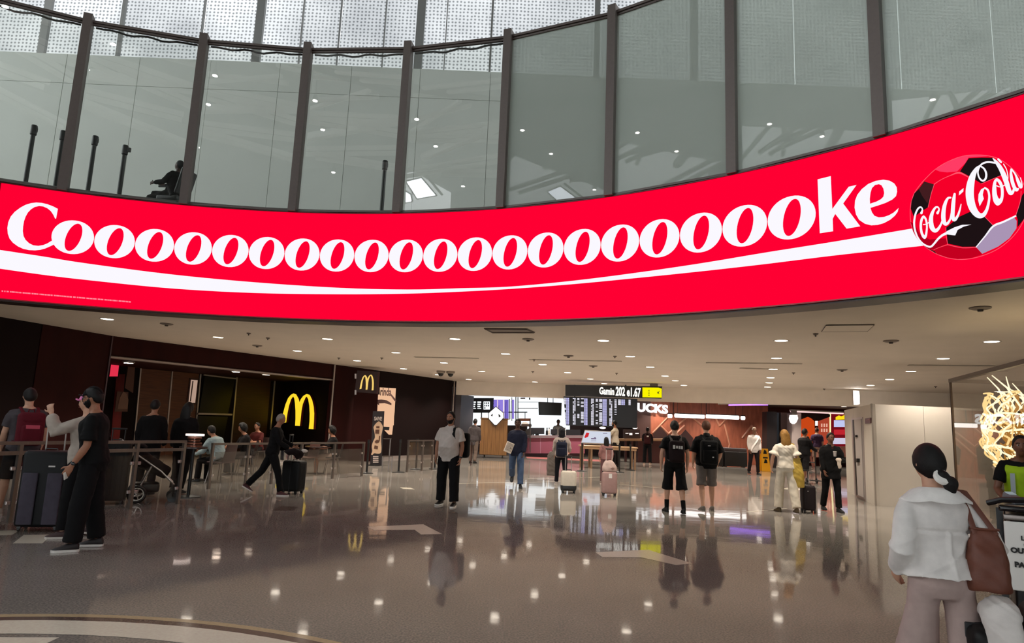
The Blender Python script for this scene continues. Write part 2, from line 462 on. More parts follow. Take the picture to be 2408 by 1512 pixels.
for i in range(len(xs) - 1):
    b = MB().add([(xs[i] + .015, Y1, 5), (xs[i + 1] - .015, Y1, 5), (xs[i + 1] - .015, Y1 + .0, ZR), (xs[i] + .015, Y1, ZR)], [(0, 1, 2, 3)])
    place(b.build('membrane_panel', M_clad, fix=False), wc)
M_postg = mat('grey_steel_post', '8b8b89', .5, .3)
for x, w in ((-17.0, .12), (-11.2, .34), (-7.8, .04), (-4.4, .34), (-1.38, .08), (-13.6, .04), (3.09, .22), (-20.2, .3), (7.2, .3), (-5.9, .03), (-9.4, .03), (-3.3, .03)):
    place(MB().box((x, Y1 - .12, 13.2), (w, .16, 16.4)).build('mullion', M_postg), wc)
for nm, vs in (('wall_cladding_left', [(X0, Y0, 5), (X0, Y1, 5), (X0, Y1, ZR), (X0, Y0, ZR)]), ('wall_cladding_right', [(X1, Y0, 5), (X1, Y1, 5), (X1, Y1, ZR), (X1, Y0, ZR)]), ('wall_cladding_back', [(X0, Y0, 5), (X1, Y0, 5), (X1, Y0, ZR), (X0, Y0, ZR)])):
    tag(MB().add(vs, [(0, 1, 2, 3)]).build(nm, M_memb if 'back' not in nm else mat('grey_back_wall', '6c6e6a', .7), fix=False), 'unseen wall of the upper hall, its tone chosen for the light inside', kind='structure')  # sides brightened to light the hall, unseen back darkened against glass glare
# unseen closed roof deck, darkened to keep the glass reflections low
rf = empty('ceiling_roof', (0, 0, ZR)); tag(rf, 'closed grey roof deck over the hall, unseen, darkened for the glass reflections', kind='structure')
M_deck = mat('roof_deck', '7c7d79', .7)
yy = Y0
while yy < Y1:
    y2 = min(yy + 4.8, Y1)
    place(MB().box(((X0 + X1) / 2, (yy + y2) / 2, ZR + .1), (X1 - X0, y2 - yy, .2)).build('deck_bay', M_deck), rf)
    yy = y2 + .0
# roof trusses: tubes that the balcony glass mirrors
MULL = [-29.4, -19.4, -9.5, .3, 10.25, 20.2, 30.1, 40.1, 50.0, 60.0]
GZ0, GZ1 = 5.74, 9.40
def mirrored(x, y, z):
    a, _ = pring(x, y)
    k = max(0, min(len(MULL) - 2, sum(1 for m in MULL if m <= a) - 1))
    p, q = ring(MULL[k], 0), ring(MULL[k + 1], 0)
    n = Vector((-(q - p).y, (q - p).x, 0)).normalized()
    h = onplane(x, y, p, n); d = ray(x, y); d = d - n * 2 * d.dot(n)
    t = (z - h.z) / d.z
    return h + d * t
ts = empty('roof_truss', (0, 0, 13)); tag(ts, 'white tubular roof truss spanning overhead, mirrored in the balcony glass', 'truss')
M_tr = mat('white_steel', 'f2f2ee', .4)
M_trd = mat('dark_steel', '4a4846', .5)
def bar(p0, p1, r, dark=False, z=13.0, pair=0):
    A_, B_ = mirrored(*p0, z), mirrored(*p1, z)
    d = (B_ - A_).normalized(); s = Vector((-d.y, d.x, 0))
    for k in ((-1, 1) if pair else (0,)):
        o = s * k * pair
        place(MB().tube([A_ + o - d * 1.6, B_ + o + d * 1.6], r, 8).build('truss_tube', M_trd if dark else M_tr), ts)
for l in ((((222, 172), (448, 206)), .20, 0, 0), (((216, 140), (446, 241)), .09, 0, .24), (((200, 243), (432, 335)), .11, 0, .26),
          (((1742, 238), (2014, 22)), .08, 0, .22), (((1748, 229), (2036, 131)), .14, 1, 0), (((2214, 197), (2168, 285)), .09, 0, 0), (((2223, 197), (2250, 260)), .09, 0, 0),
          (((958, 405), (1163, 371)), .11, 0, .3), (((966, 315), (1172, 292)), .10, 0, .24)):
    bar(l[0][0], l[0][1], l[1], l[2], pair=l[3])
# round spotlights and roof lights of the hall, seen mirrored in the glass
M_spot = emit('roof_spot', 'fffaf0', 60)
sp0 = None
for x, y in ((977, 277), (1022, 341), (1087, 436)):
    p = mirrored(x, y, 12.9)
    s = empty('roof_spotlight', p); tag(s, {277: 'highest round spotlight mirrored in the clear pane above the two bright rooflights', 341: 'middle of three round spotlights mirrored above the bright rooflights', 436: 'lowest round spotlight mirrored right beside the bright rooflights'}[y], 'spotlight', 'roof spotlights mirrored in the glass')
    MB().lathe([(.02, .3), (.05, .25), (.09, .12), (.1, .0), (.09, 0)], (0, 0, 0), 14).build('housing', M_black, s, True)
    MB().lathe([(.0001, -.012), (.085, -.012), (.085, 0), (.0001, 0)], (0, 0, 0), 14).build('lens', M_spot, s)
    MB().box((0, 0, .6), (.03, .03, .7)).build('stem', M_black, s)
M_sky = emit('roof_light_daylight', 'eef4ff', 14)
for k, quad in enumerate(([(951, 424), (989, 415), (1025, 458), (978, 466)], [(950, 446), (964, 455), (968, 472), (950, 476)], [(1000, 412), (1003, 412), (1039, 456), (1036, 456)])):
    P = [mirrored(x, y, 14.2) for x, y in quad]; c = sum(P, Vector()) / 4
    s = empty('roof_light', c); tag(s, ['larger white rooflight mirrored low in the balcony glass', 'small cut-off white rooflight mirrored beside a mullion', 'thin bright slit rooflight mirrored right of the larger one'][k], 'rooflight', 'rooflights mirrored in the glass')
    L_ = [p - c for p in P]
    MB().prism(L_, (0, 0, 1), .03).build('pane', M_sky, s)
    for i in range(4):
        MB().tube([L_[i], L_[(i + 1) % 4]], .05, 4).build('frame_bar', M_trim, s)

# --- curved balcony glazing
wn = empty('window_1', (CX, CY, 0)); tag(wn, 'curved run of tall glass panes with bronze mullions above the screen', kind='structure')
G_clear = glass('balcony_glass', 'eef2ee', 1.2, 0, minr=.06)
G_frost = glass('balcony_glass_frosted', 'dfe8e2', .5, .86, 'b0b9b0', rough=.01, minr=.015)
for i in range(len(MULL) - 1):
    p, q = ring(MULL[i], 0, RR + .06), ring(MULL[i + 1], 0, RR + .06)
    d = (q - p).normalized(); p2, q2 = p + d * .05, q - d * .05
    z = Vector((0, 0, 1))
    o = MB().add([p2 + z * GZ0, q2 + z * GZ0, q2 + z * (GZ1 - .02), p2 + z * (GZ1 - .02)], [(0, 1, 2, 3)]).build('pane', G_clear if i < 5 else G_frost)
    place(o, wn)
    a = math.atan2(d.y, d.x)
    place(MB().box((p + q) / 2 + z * (GZ1 - .02), ((q - p).length, .09, .05), a).build('top_rail', M_mull), wn)
    place(MB().box((p + q) / 2 + z * (GZ1 - .075), ((q - p).length - .1, .05, .035), a).build('glazing_bead', M_mull), wn)
    place(MB().box((p + q) / 2 + z * (GZ0 + .01), ((q - p).length, .08, .04), a).build('bottom_rail', M_mull), wn)
    # loose sealant and dust line hanging under the top rail
    if i in (0, 1, 2, 3, 4):
        pts = []
        for k in range(15):
            t = .04 + .92 * k / 14
            pts.append(p2.lerp(q2, t) + z * (GZ1 - .12 - .06 * (.5 + .5 * math.sin(k * 1.3 + i * 2)) * math.sin(PI * k / 14)) - d.cross(z) * .03)
        place(MB().tube(pts, .022, 5, flat=1).build('loose_gasket', mat('old_gasket', '4d4b48', .8)), wn)
for m_ in MULL:
    p = ring(m_, 0, RR + .03); a = -math.radians(m_)
    place(MB().box(p + Vector((0, 0, (GZ0 + GZ1) / 2 + .04)), (.16, .2, GZ1 - GZ0 + .12), a).build('mullion', M_mull), wn)
# round guard rail behind the glass
b = MB(); b.tube([ring(a, 5.86, RR + .32) for a in np.arange(-29, 30, 1.0)], .028, 8)
tag(b.build('guard_rail', mat('grey_tube', '8b8884', .35, .5), None, True), 'thin grey tubular guard rail behind the lower edge of the balcony glass', 'railing')

# ================================================================ THE CURVED LED SCREEN
RED = emit('led_red', (1.0, .0, .032), 1.0)
LWHITE = emit('led_white', (.96, .94, 1.0), 1.0)
SZ0, SZ1, SA0, SA1 = 3.47, 5.72, -23.9, 64.0
scr = empty('led_banner_screen', (CX, CY, 0))
tag(scr, 'huge curved red LED screen spelling a stretched white drink name across the hall', 'screen')
def arc_shell(name, m, r_front, z0, z1, a0, a1, th, n=90, parent=scr):
    vs = []; fs = []
    for i in range(n + 1):
        a = a0 + (a1 - a0) * i / n
        vs += [ring(a, z0, r_front), ring(a, z1, r_front), ring(a, z1, r_front + th), ring(a, z0, r_front + th)]
    for i in range(n):
        for j in range(4): fs.append((4 * i + j, 4 * i + (j + 1) % 4, 4 * i + 4 + (j + 1) % 4, 4 * i + 4 + j))
    fs += [(0, 1, 2, 3), (4 * n + 3, 4 * n + 2, 4 * n + 1, 4 * n)]
    return place(MB().add(vs, fs).build(name, m), parent)
arc_shell('screen_panel', RED, RR, SZ0 + .02, SZ1 - .02, SA0 + .05, SA1 - .05, .1)
M_edge = mat('red_lit_edge', 'c01830', .35)
arc_shell('bottom_edge', M_edge, RR - .015, SZ0, SZ0 + .02, SA0, SA1, .12)
arc_shell('top_edge', mat('screen_edge', '5a0a14', .4), RR - .015, SZ1 - .018, SZ1, SA0, SA1, .12)
arc_shell('end_cap', mat('screen_edge', '5a0a14', .4), RR - .015, SZ0, SZ1, SA0 - .08, SA0, .12, 1)
arc_shell('screen_backing', mat('screen_back', '3b3836', .6), RR + .11, SZ0, SZ1, SA0, SA1, .2)
def on_ring(name, verts2, faces, m, lift, parent=scr, pix=True):
    """flat print laid on the curved screen; verts2 photo pixels or (angle, z)"""
    vs = []
    for v in verts2:
        a, z = pring(v[0], v[1]) if pix else (v[0], v[1])
        vs.append(ring(a, min(max(z, SZ0 + .025), SZ1 - .025), RR - lift))
    o = MB().add(vs, faces).build(name, m, fix=False)
    return place(o, parent)
def crop(pts, ox, oy, s): return [(ox + p[0] / s, oy + p[1] / s) + tuple(x / s for x in p[2:]) for p in pts]
def pix_poly(name, outer, holes, m, lift, maxlen=14, smooth=0):
    if smooth:
        outer = smoothpts(outer, smooth, True); holes = [smoothpts(h, smooth, True) for h in holes]
    vs, fs = fill2d(outer, holes, maxlen)
    return on_ring(name, vs, fs, m, lift)
def pix_stroke(name, pts, m, lift, sub=5):
    """brush stroke of changing width"""
    P = smoothpts(pts, sub); vs = []; fs = []
    for i, p in enumerate(P):
        t = P[min(i + 1, len(P) - 1)][:2] - P[max(i - 1, 0)][:2]; t = t / (np.linalg.norm(t) + 1e-9)
        n = np.array([-t[1], t[0]]) * p[2] / 2
        vs += [p[:2] + n, p[:2] - n]
    for i in range(len(P) - 1): fs.append((2 * i, 2 * i + 1, 2 * i + 3, 2 * i + 2))
    for e in (0, len(P) - 1):
        o = len(vs); c = P[e][:2]; r = P[e][2] / 2
        vs += [c + r * np.array([math.cos(2 * PI * k / 10), math.sin(2 * PI * k / 10)]) for k in range(10)]
        fs.append(tuple(range(o, o + 10)))
    return on_ring(name, vs, fs, m, lift)
# letter C
C_out = [(1288, 295), (1180, 240), (1050, 190), (930, 163), (810, 155), (690, 168), (570, 205), (450, 270), (330, 360), (240, 465), (185, 590), (165, 720), (175, 850), (215, 960), (290, 1050), (400, 1130), (520, 1185), (650, 1212), (780, 1218), (900, 1205), (1010, 1175), (1100, 1135), (1165, 1105), (1250, 1060), (1200, 985), (1130, 1015), (1050, 1065), (960, 1100), (850, 1118), (740, 1105), (650, 1060), (570, 985), (525, 900), (508, 790), (515, 690), (535, 570), (570, 470), (620, 380), (690, 305), (770, 255), (870, 232), (960, 242), (1050, 280), (1130, 345), (1185, 425), (1225, 512), (1248, 512)]
pix_poly('letter_c', crop(C_out, 0, 460, 9.45), [], LWHITE, .004)
# twenty letters o in the screen's own coordinates
for k in range(20):
    ac = -19.70 + 3.278 * (k + .5); zc = 4.815
    out = []; hole = []
    for j in range(40):
        w = 2 * PI * j / 40
        out.append((ac + 1.62 * math.cos(w) * (abs(math.cos(w)) ** -.04 if abs(math.cos(w)) > .01 else 1), zc + .338 * math.sin(w)))
    for j in range(30):
        w = 2 * PI * j / 30
        dz = .282 * math.sin(w)
        hole.append((ac + .04 + .575 * math.cos(w) + dz * .75, zc + dz))
    vs, fs = fill2d(out, [hole], .35)
    on_ring('letter_o', vs, fs, LWHITE, .004, pix=False)
k_out = [(955, 147), (1163, 95), (1187, 612), (1445, 262), (1568, 235), (1358, 527), (1627, 885), (1412, 922), (1233, 690), (1193, 768), (1200, 962), (990, 995)]
pix_poly('letter_k', crop(k_out, 1780, 400, 6.689), [], LWHITE, .004)
e_out = [(2230, 597), (2215, 660), (2170, 720), (2100, 780), (2000, 835), (1900, 863), (1800, 870), (1700, 845), (1610, 785), (1560, 700), (1537, 590), (1545, 480), (1580, 390), (1650, 300), (1750, 220), (1870, 170), (1990, 152), (2090, 168), (2160, 210), (2200, 270), (2207, 340), (2190, 410), (2130, 465), (2030, 515), (1900, 560), (1787, 595), (1810, 665), (1850, 720), (1920, 745), (2000, 738), (2080, 710), (2150, 670), (2205, 620)]
e_in = [(1780, 530), (1777, 450), (1788, 360), (1810, 285), (1860, 235), (1920, 222), (1960, 240), (1990, 290), (2003, 360), (1990, 420), (1950, 460), (1880, 497)]
pix_poly('letter_e', crop(e_out, 1780, 400, 6.689), [crop(e_in, 1780, 400, 6.689)], LWHITE, .004)
# swoosh stripe
st_t = [(-6, 587), (100, 603), (200, 619), (400, 645), (600, 664), (800, 677), (960, 681), (1080, 678), (1200, 674), (1350, 660), (1500, 641), (1650, 619), (1800, 594), (1970, 567), (2190, 530)]
st_b = [(-6, 631), (100, 646), (200, 658), (400, 678), (600, 689), (800, 692), (960, 690.5), (1080, 686), (1200, 679.5), (1350, 668), (1500, 653.5), (1650, 638), (1800, 621), (1970, 600), (2190, 576)]
T_ = smoothpts(st_t, 5); B_ = smoothpts(st_b, 5)
vs = []
for t, b_ in zip(T_, B_): vs += [t, b_]
on_ring('swoosh_stripe', vs, [(2 * i, 2 * i + 1, 2 * i + 3, 2 * i + 2) for i in range(len(T_) - 1)], LWHITE, .004)
# tiny legal line
b = MB(); x = 4.0; random.seed(3)
while x < 303:
    w = random.uniform(2, 9)
    y = 682.5 + (x) * .0845
    q = [pring(x, y), pring(x + w, y + w * .0845), pring(x + w, y + 3.2 + w * .0845), pring(x, y + 3.2)]
    b.add([ring(a, z, RR - .004) for a, z in q], [(0, 1, 2, 3)])
    x += w + random.choice((.8, .8, 1, 1, 2.5))
place(tag(b.build('legal_line', emit('led_pink', (1.0, .25, .33), 1.0), fix=False), kind='stuff'), scr)
# football emblem with script lettering
def bc(p): return crop(p, 2128, 350, 5.6)
L1 = emit('led_red_deep', (.80, .0, .022), 1); L2 = emit('led_pinkred', (1, .045, .13), 1); L3 = emit('led_black', (.012, .006, .007), 1)
L4 = emit('led_lilac', (.40, .30, .46), 1); L5 = emit('led_dark_red', (.42, 0, .012), 1); L6 = emit('led_wine', (.055, .012, .014), 1); L7 = emit('led_line', (1, .10, .16), 1)
ball_out = bc([(72, 850), (75, 780), (90, 690), (130, 580), (200, 480), (260, 410), (400, 275), (560, 175), (760, 100), (950, 82), (1120, 98), (1250, 140), (1380, 230), (1480, 330), (1560, 450), (1610, 580), (1630, 700), (1615, 820), (1560, 960), (1475, 1100), (1350, 1230), (1200, 1335), (1020, 1410), (850, 1450), (700, 1457), (560, 1435), (420, 1385), (290, 1305), (190, 1210), (115, 1090), (80, 970)])
pix_poly('ball_disc', ball_out, [], emit('led_red_b', (.92, 0, .022), 1), .006)
rim = smoothpts([p + (1.6,) for p in ball_out], 3, True)
pix_stroke('ball_rim', [tuple(p) for p in rim] + [tuple(rim[0])], L7, .008, 1)
for nm, m, p in (
    ('ball_highlight', L2, [(400, 275), (560, 175), (760, 100), (950, 82), (1120, 98), (840, 118), (800, 190), (690, 300), (560, 312), (460, 300)]),
    ('ball_patch', L3, [(258, 432), (388, 470), (350, 580), (312, 770), (240, 815), (150, 880), (118, 890), (80, 790), (90, 690), (130, 585), (185, 530)]),
    ('ball_patch', L6, [(258, 432), (388, 470), (350, 580), (300, 720), (230, 620), (185, 530)]),
    ('ball_patch', L3, [(845, 125), (1010, 118), (1165, 120), (1240, 180), (1310, 290), (1275, 350), (1010, 460), (850, 362), (728, 300)]),
    ('ball_patch', L3, [(545, 1040), (720, 895), (860, 832), (1050, 890), (1168, 1012), (1060, 1150), (940, 1290), (760, 1292), (568, 1250)]),
    ('ball_patch', L3, [(1600, 540), (1545, 620), (1500, 780), (1468, 870), (1490, 940), (1487, 1035), (1570, 930), (1612, 810), (1628, 690)]),
    ('ball_patch', L5, [(75, 960), (140, 1010), (200, 1130), (330, 1195), (545, 1180), (560, 1250), (380, 1330), (290, 1300), (190, 1205), (115, 1090)]),
    ('ball_patch', L6, [(110, 1090), (190, 1205), (290, 1300), (400, 1350), (420, 1385), (290, 1305), (190, 1212)]),
    ('ball_patch', emit('led_red_low', (.55, 0, .014), 1), [(568, 1268), (760, 1310), (940, 1300), (1022, 1388), (880, 1440), (700, 1455), (560, 1433), (430, 1388), (385, 1330)]),
    ('ball_patch', L4, [(1165, 1035), (1440, 905), (1475, 950), (1472, 1050), (1380, 1180), (1230, 1290), (1022, 1384), (945, 1300), (1060, 1160)])):
    pix_poly(nm, bc(p), [], m, .009 if m is not L6 else .0095)
for p in ([(388, 470, 10), (480, 410, 8), (600, 355, 10), (720, 318, 22), (840, 375, 10)], [(1010, 462, 6), (1275, 352, 6)], [(1050, 890, 7), (1168, 1012, 7)], [(545, 1040, 6), (548, 1150, 6), (568, 1262, 6)], [(568, 1265, 8), (470, 1295, 6), (385, 1330, 6)], [(568, 1265, 8), (760, 1305, 8), (940, 1298, 8)], [(310, 770, 7), (350, 600, 7), (390, 472, 7)], [(1468, 870, 8), (1525, 690, 8), (1535, 560, 8)]):
    pix_stroke('ball_seam', bc(p), L7, .0115)
pix_stroke('ball_seam', bc([(1462, 888, 22), (1300, 965, 26), (1168, 1022, 26), (1060, 1155, 18), (942, 1296, 12)]), LWHITE, .0118)
script = [
 [(222, 848, 34), (236, 800, 18), (214, 772, 22), (180, 788, 24), (150, 845, 24), (132, 920, 25), (127, 1000, 25), (142, 1090, 24), (180, 1180, 22), (240, 1250, 22), (310, 1288, 24), (352, 1288, 26), (395, 1245, 26), (445, 1185, 28), (500, 1140, 30), (560, 1110, 34)],
 [(250, 1000, 14), (285, 995, 12), (330, 965, 14)],
 [(435, 848, 36), (455, 800, 18), (438, 772, 22), (408, 776, 26), (375, 825, 36), (352, 895, 50), (348, 970, 60), (362, 1040, 62), (400, 1080, 52), (440, 1060, 38), (478, 1000, 26), (500, 940, 20)],
 [(606, 646, 24), (570, 655, 30), (535, 725, 44), (515, 820, 54), (512, 920, 58), (530, 985, 50), (565, 985, 36), (600, 930, 24), (616, 850, 18)],
 [(660, 598, 30), (645, 700, 50), (636, 820, 52), (634, 900, 52), (658, 938, 44), (698, 890, 32), (730, 800, 22), (745, 732, 12)],
 [(1195, 188, 24), (1100, 178, 24), (1030, 197, 24), (988, 240, 22), (966, 310, 20), (985, 385, 22), (1030, 424, 24), (1068, 395, 28), (1076, 330, 28), (1050, 268, 24), (1000, 230, 20)],
 [(990, 226, 18), (945, 270, 44), (895, 370, 80), (865, 500, 104), (860, 620, 108), (882, 740, 104), (925, 830, 90), (980, 880, 74), (1040, 872, 56), (1085, 800, 40), (1110, 700, 32), (1116, 620, 28), (1098, 548, 28), (1058, 518, 24)],
 [(1215, 490, 14), (1265, 505, 12), (1330, 475, 14)],
 [(1165, 128, 12), (1218, 190, 44), (1268, 265, 58), (1310, 355, 66), (1345, 450, 64), (1372, 540, 60), (1400, 590, 50), (1432, 562, 34), (1442, 515, 20)],
 [(1345, 470, 14), (1362, 380, 14), (1345, 280, 12), (1305, 205, 14)],
 [(1235, 140, 26), (1272, 180, 26)],
 [(1405, 272, 22), (1402, 330, 34), (1416, 420, 46), (1442, 500, 46), (1474, 545, 42), (1496, 530, 26)],
 [(1410, 272, 20), (1460, 340, 22), (1500, 440, 44), (1532, 508, 40), (1546, 470, 16), (1528, 385, 12)]]
for s_ in script: pix_stroke('script_stroke', bc(s_), LWHITE, .013)
for o_, h_ in (([(255, 880), (290, 920), (305, 990), (305, 1070), (295, 1150), (270, 1190), (235, 1170), (210, 1110), (198, 1030), (205, 950), (225, 900)], [(255, 915), (275, 960), (283, 1030), (275, 1100), (262, 1140), (240, 1100), (230, 1030), (235, 960)]),
               ([(1215, 390), (1265, 420), (1300, 500), (1307, 600), (1292, 690), (1250, 742), (1210, 745), (1170, 690), (1155, 590), (1160, 490), (1180, 420)], [(1220, 430), (1260, 500), (1270, 580), (1265, 640), (1245, 660), (1220, 610), (1210, 530), (1208, 460)])):
    pix_poly('script_o', bc(o_), [bc(h_)], LWHITE, .013, smooth=3)
for p in ([(720, 565), (778, 520), (775, 565), (716, 618)], [(470, 1165), (560, 1085), (660, 1035), (760, 1003), (880, 1000), (780, 1027), (700, 1070), (668, 1142), (640, 1140), (560, 1130)], [(1062, 508), (1010, 535), (975, 600), (970, 680), (990, 760), (1045, 660), (1030, 610), (1040, 560)]):
    pix_poly('script_flag', bc(p), [], LWHITE, .013)
# ================================================================ CONCOURSE FITTINGS
V = Vector
Z = V((0, 0, 1))
def pxprism(name, pix, p, n, th, m, parent=None, lift=0.0, smooth=0):
    """flat piece: outline measured in the photo on the plane (p, n), given thickness th; n points to the viewer"""
    n = V(n).normalized()
    if smooth: pix = [tuple(q) for q in smoothpts(pix, smooth, True)]
    P = [onplane(x, y, V(p) + n * lift, n) for x, y in pix]
    u = n.cross(Z).normalized() if abs(n.z) < .9 else V((1, 0, 0)); v = n.cross(u)
    c = P[0]
    vs, fs = fill2d([((q - c).dot(u), (q - c).dot(v)) for q in P])
    W = [c + u * w.x + v * w.y for w in vs]
    k = len(P)
    b = MB(); b.add([w for w in W] + [w - n * th for w in W], [tuple(f) for f in fs] + [tuple(i + len(W) for i in f)[::-1] for f in fs])
    o = len(b.v); b.v += [tuple(q) for q in P] + [tuple(q - n * th) for q in P]
    b.f += [(o + i, o + (i + 1) % k, o + k + (i + 1) % k, o + k + i) for i in range(k)]
    ob = b.build(name, m)
    if parent: place(ob, parent)
    return ob
def rect(x0, y0, x1, y1): return [(x0, y0), (x1, y0), (x1, y1), (x0, y1)]

# --- downlights
M_lens = emit('downlight_lens', 'fff0dc', 8)
M_ringm = mat('downlight_ring', 'cfc8c0', .4)
DL = [(252, 750), (513, 793), (699, 825), (770, 797), (931, 829), (840, 848), (949, 867), (1030, 881), (1044, 853), (1070, 797), (1102, 892), (1133, 873), (1189, 832), (1203, 885), (1258, 898), (1276, 857), (1335, 876), (1388, 891), (1419, 801), (1421, 902), (1482, 838), (1529, 863), (1564, 884), (1588, 895), (1608, 906), (1837, 801), (1826, 842), (1818, 868), (1812, 888), (1809, 900), (1805, 910), (2332, 803), (2218, 843), (2142, 873), (2092, 892), (2047, 906)]
dl0 = None
MARK = [(400, 'the far-left suitcase'), (600, 'the diner in pale blue'), (800, 'the big yellow arches'), (960, 'the small arches box sign'), (1090, 'the man in the white polo'), (1200, 'the oak kiosk'), (1300, 'the navy-jacket man'), (1400, 'the slanted info screen'), (1500, 'the departures board'), (1640, 'the man in black shorts'), (1900, 'the blonde woman'), (2130, 'the hoarding corner'), (2500, 'the glowing sculpture')]
ORD = ['first', 'second', 'third', 'fourth', 'fifth', 'sixth', 'seventh', 'eighth']
_cnt = {}
def where(kind, x):
    m = [t for lim, t in MARK if x < lim][0]; n = _cnt.get((kind, m), 0); _cnt[(kind, m)] = n + 1
    return '%s towards %s, %s from the red screen' % (kind, m, ORD[n])
for x, y in sorted(DL, key=lambda q: q[1]):
    p = atz(x, y, CZ)
    if dl0 is None:
        dl0 = empty('recessed_downlight', p)
        MB().lathe([(.125, -.004), (.155, -.010), (.16, 0), (.125, .001)], (0, 0, 0), 24).build('trim_ring', M_ringm, dl0, True)
        MB().lathe([(.0001, -.006), (.125, -.006), (.125, -.003), (.0001, -.003)], (0, 0, 0), 24).build('lens', M_lens, dl0)
        ld = bpy.data.lights.new('downlight_beam', 'SPOT'); ld.energy = DOWNLIGHT_W; ld.color = (1, .89, .76); ld.spot_size = math.radians(128); ld.spot_blend = .6; ld.shadow_soft_size = .1
        lo_ = bpy.data.objects.new('beam', ld); col.objects.link(lo_); lo_.parent = dl0; lo_.location = (0, 0, -.02)
        d = dl0
    else: d = dup(dl0, p)
    tag(d, where('round recessed downlight', x), 'downlight', 'recessed downlights in the concourse ceiling')
# lamps of the concourse ring behind the viewer
for a in (78, 96, 262, 282):
    for r in (15.5, 21):
        d = dup(dl0, ring(a, CZ, r))
        tag(d, 'round recessed downlight in the concourse ceiling beside the added street front', 'downlight', 'recessed downlights beside the street front')
# --- other ceiling fittings
for i, (a, b_) in enumerate((((975, 840), (1125, 843)), ((1245, 846), (1462, 850)), ((1660, 853), (1886, 856)), ((2135, 859), (2340, 861)), ((740, 866), (810, 867)), ((1740, 866), (1808, 868)))):
    p, q = atz(*a, CZ - .012), atz(*b_, CZ - .012); d = (q - p); an = math.atan2(d.y, d.x)
    s = empty('slot_diffuser', (p + q) / 2, an)
    MB().box((0, 0, 0), (d.length, .09, .006)).build('slot', M_black, s)
    for sy in (-1, 1): MB().box((0, sy * .05, -.002), (d.length, .02, .01)).build('flange', M_ceil, s)
    tag(s, ['thin black slot diffuser in the ceiling before the two dome cameras', 'thin black slot diffuser in the ceiling above the departures board', 'thin black slot diffuser in the ceiling beside the downlight column over the copper wall', 'thin black slot diffuser in the ceiling nearest the glowing sculpture', 'short slot diffuser near the dark restaurant corner', 'short faint slot diffuser behind the downlight row over the copper wall'][i], 'diffuser', 'ceiling slot diffusers')
s = empty('ceiling_vent', atz(1200, 777, CZ)); P = [atz(x, y, CZ - .004) - s.location for x, y in ((1140, 772), (1238, 773), (1256, 781), (1158, 781))]
MB().prism(P, (0, 0, -1), .004).build('grille', mat('vent_grey', '7d7068', .6), s)
for i in range(4): MB().tube([P[i], P[(i + 1) % 4]], .025, 4).build('frame_bar', mat('vent_edge', '4a3f3a', .6), s)
tag(s, 'square grey return air vent in the ceiling just below the screen', 'vent')
s = empty('access_panel', atz(1995, 772, CZ)); P = [atz(x, y, CZ - .012) - s.location for x, y in ((1943, 765), (2056, 764), (2040, 779), (1932, 780))]
MB().prism(P, (0, 0, -1), .003).build('panel', M_ceil, s)
for i in range(4): MB().tube([P[i], P[(i + 1) % 4]], .007, 4).build('joint', mat('vent_edge', '4a3f3a', .6), s)
tag(s, 'flush rectangular access panel outlined in the ceiling at the right', 'panel')
for i, (x, y) in enumerate(((1037, 872), (1060, 873))):
    s = empty('dome_camera', atz(x, y, CZ))
    MB().lathe([(.17, 0), (.17, -.07), (.12, -.1)], (0, 0, 0), 16).build('housing', mat('camera_grey', '8a7f76', .5), s, True)
    MB().lathe([(.11, -.09), (.1, -.15), (.06, -.2), (.0001, -.22)], (0, 0, 0), 16).build('dome', mat('smoked_dome', '0a0808', .1), s, True)
    tag(s, ['dark dome security camera, nearer the dark restaurant corner', 'dark dome security camera, nearer the departures board'][i], 'camera', 'dome cameras on the ceiling')
for i, (x, y) in enumerate(sorted(((392, 761), (585, 783), (605, 812), (630, 794), (797, 841), (898, 841), (1242, 797), (1256, 845), (1253, 873), (1337, 836), (1395, 860), (1446, 837), (1450, 877), (1918, 784), (2095, 801), (2305, 723), (1980, 869), (1866, 876), (2200, 908), (1938, 914)), key=lambda q: q[1])):
    s = empty('ceiling_sensor', atz(x, y, CZ)); big = x in (392, 605, 1242, 1337, 1395, 2095, 2305, 1980)
    r = .14 if big else .05
    MB().lathe([(r, 0), (r, -.015), (r * .7, -.03)], (0, 0, 0), 14).build('plate', mat('sensor_grey', '7a6e66', .6), s, True)
    MB().lathe([(r * .3, -.02), (r * .25, -.06), (.0001, -.065)], (0, 0, 0), 10).build('head', mat('sensor_dark', '3a302c', .5), s, True)
    tag(s, where('round grey ceiling speaker plate' if big else 'small dark ceiling sprinkler', x), 'speaker' if big else 'sprinkler', 'ceiling speaker plates' if big else 'ceiling sprinkler heads')

# ================================================================ LEFT: DARK RESTAURANT FRONT
A0, A1, B0, C0, D0 = V((-12.9, 10.5, 0)), V((-11.7, 15.05, 0)), V((-10.91, 18.08, 0)), V((-6.55, 24.67, 0)), V((-2.55, 31.48, 0))
def wall_seg(name, a, b, z0, z1, m, th=.15, parent=None):
    d = (b - a).normalized(); n = V((d.y, -d.x, 0))      # to the right of a->b: towards the concourse
    P = [a + Z * z0, b + Z * z0, b + Z * z1, a + Z * z1]
    o = MB().prism(P, -n, th).build(name, m)
    if parent: place(o, parent)
    return o
wl = empty('wall_left', (0, 0, 0)); tag(wl, 'dark maroon wall of the restaurant front below the ceiling', kind='structure')
wall_seg('panel', A0, A1, 0, CZ, M_dark2, parent=wl)
wall_seg('panel', A1, A1.lerp(B0, .33), 0, CZ, M_dark2, parent=wl)
wall_seg('panel', A1.lerp(B0, .34), B0, 0, CZ, M_dark, parent=wl)
nBC = V(((C0 - B0).y, -(C0 - B0).x, 0)).normalized()
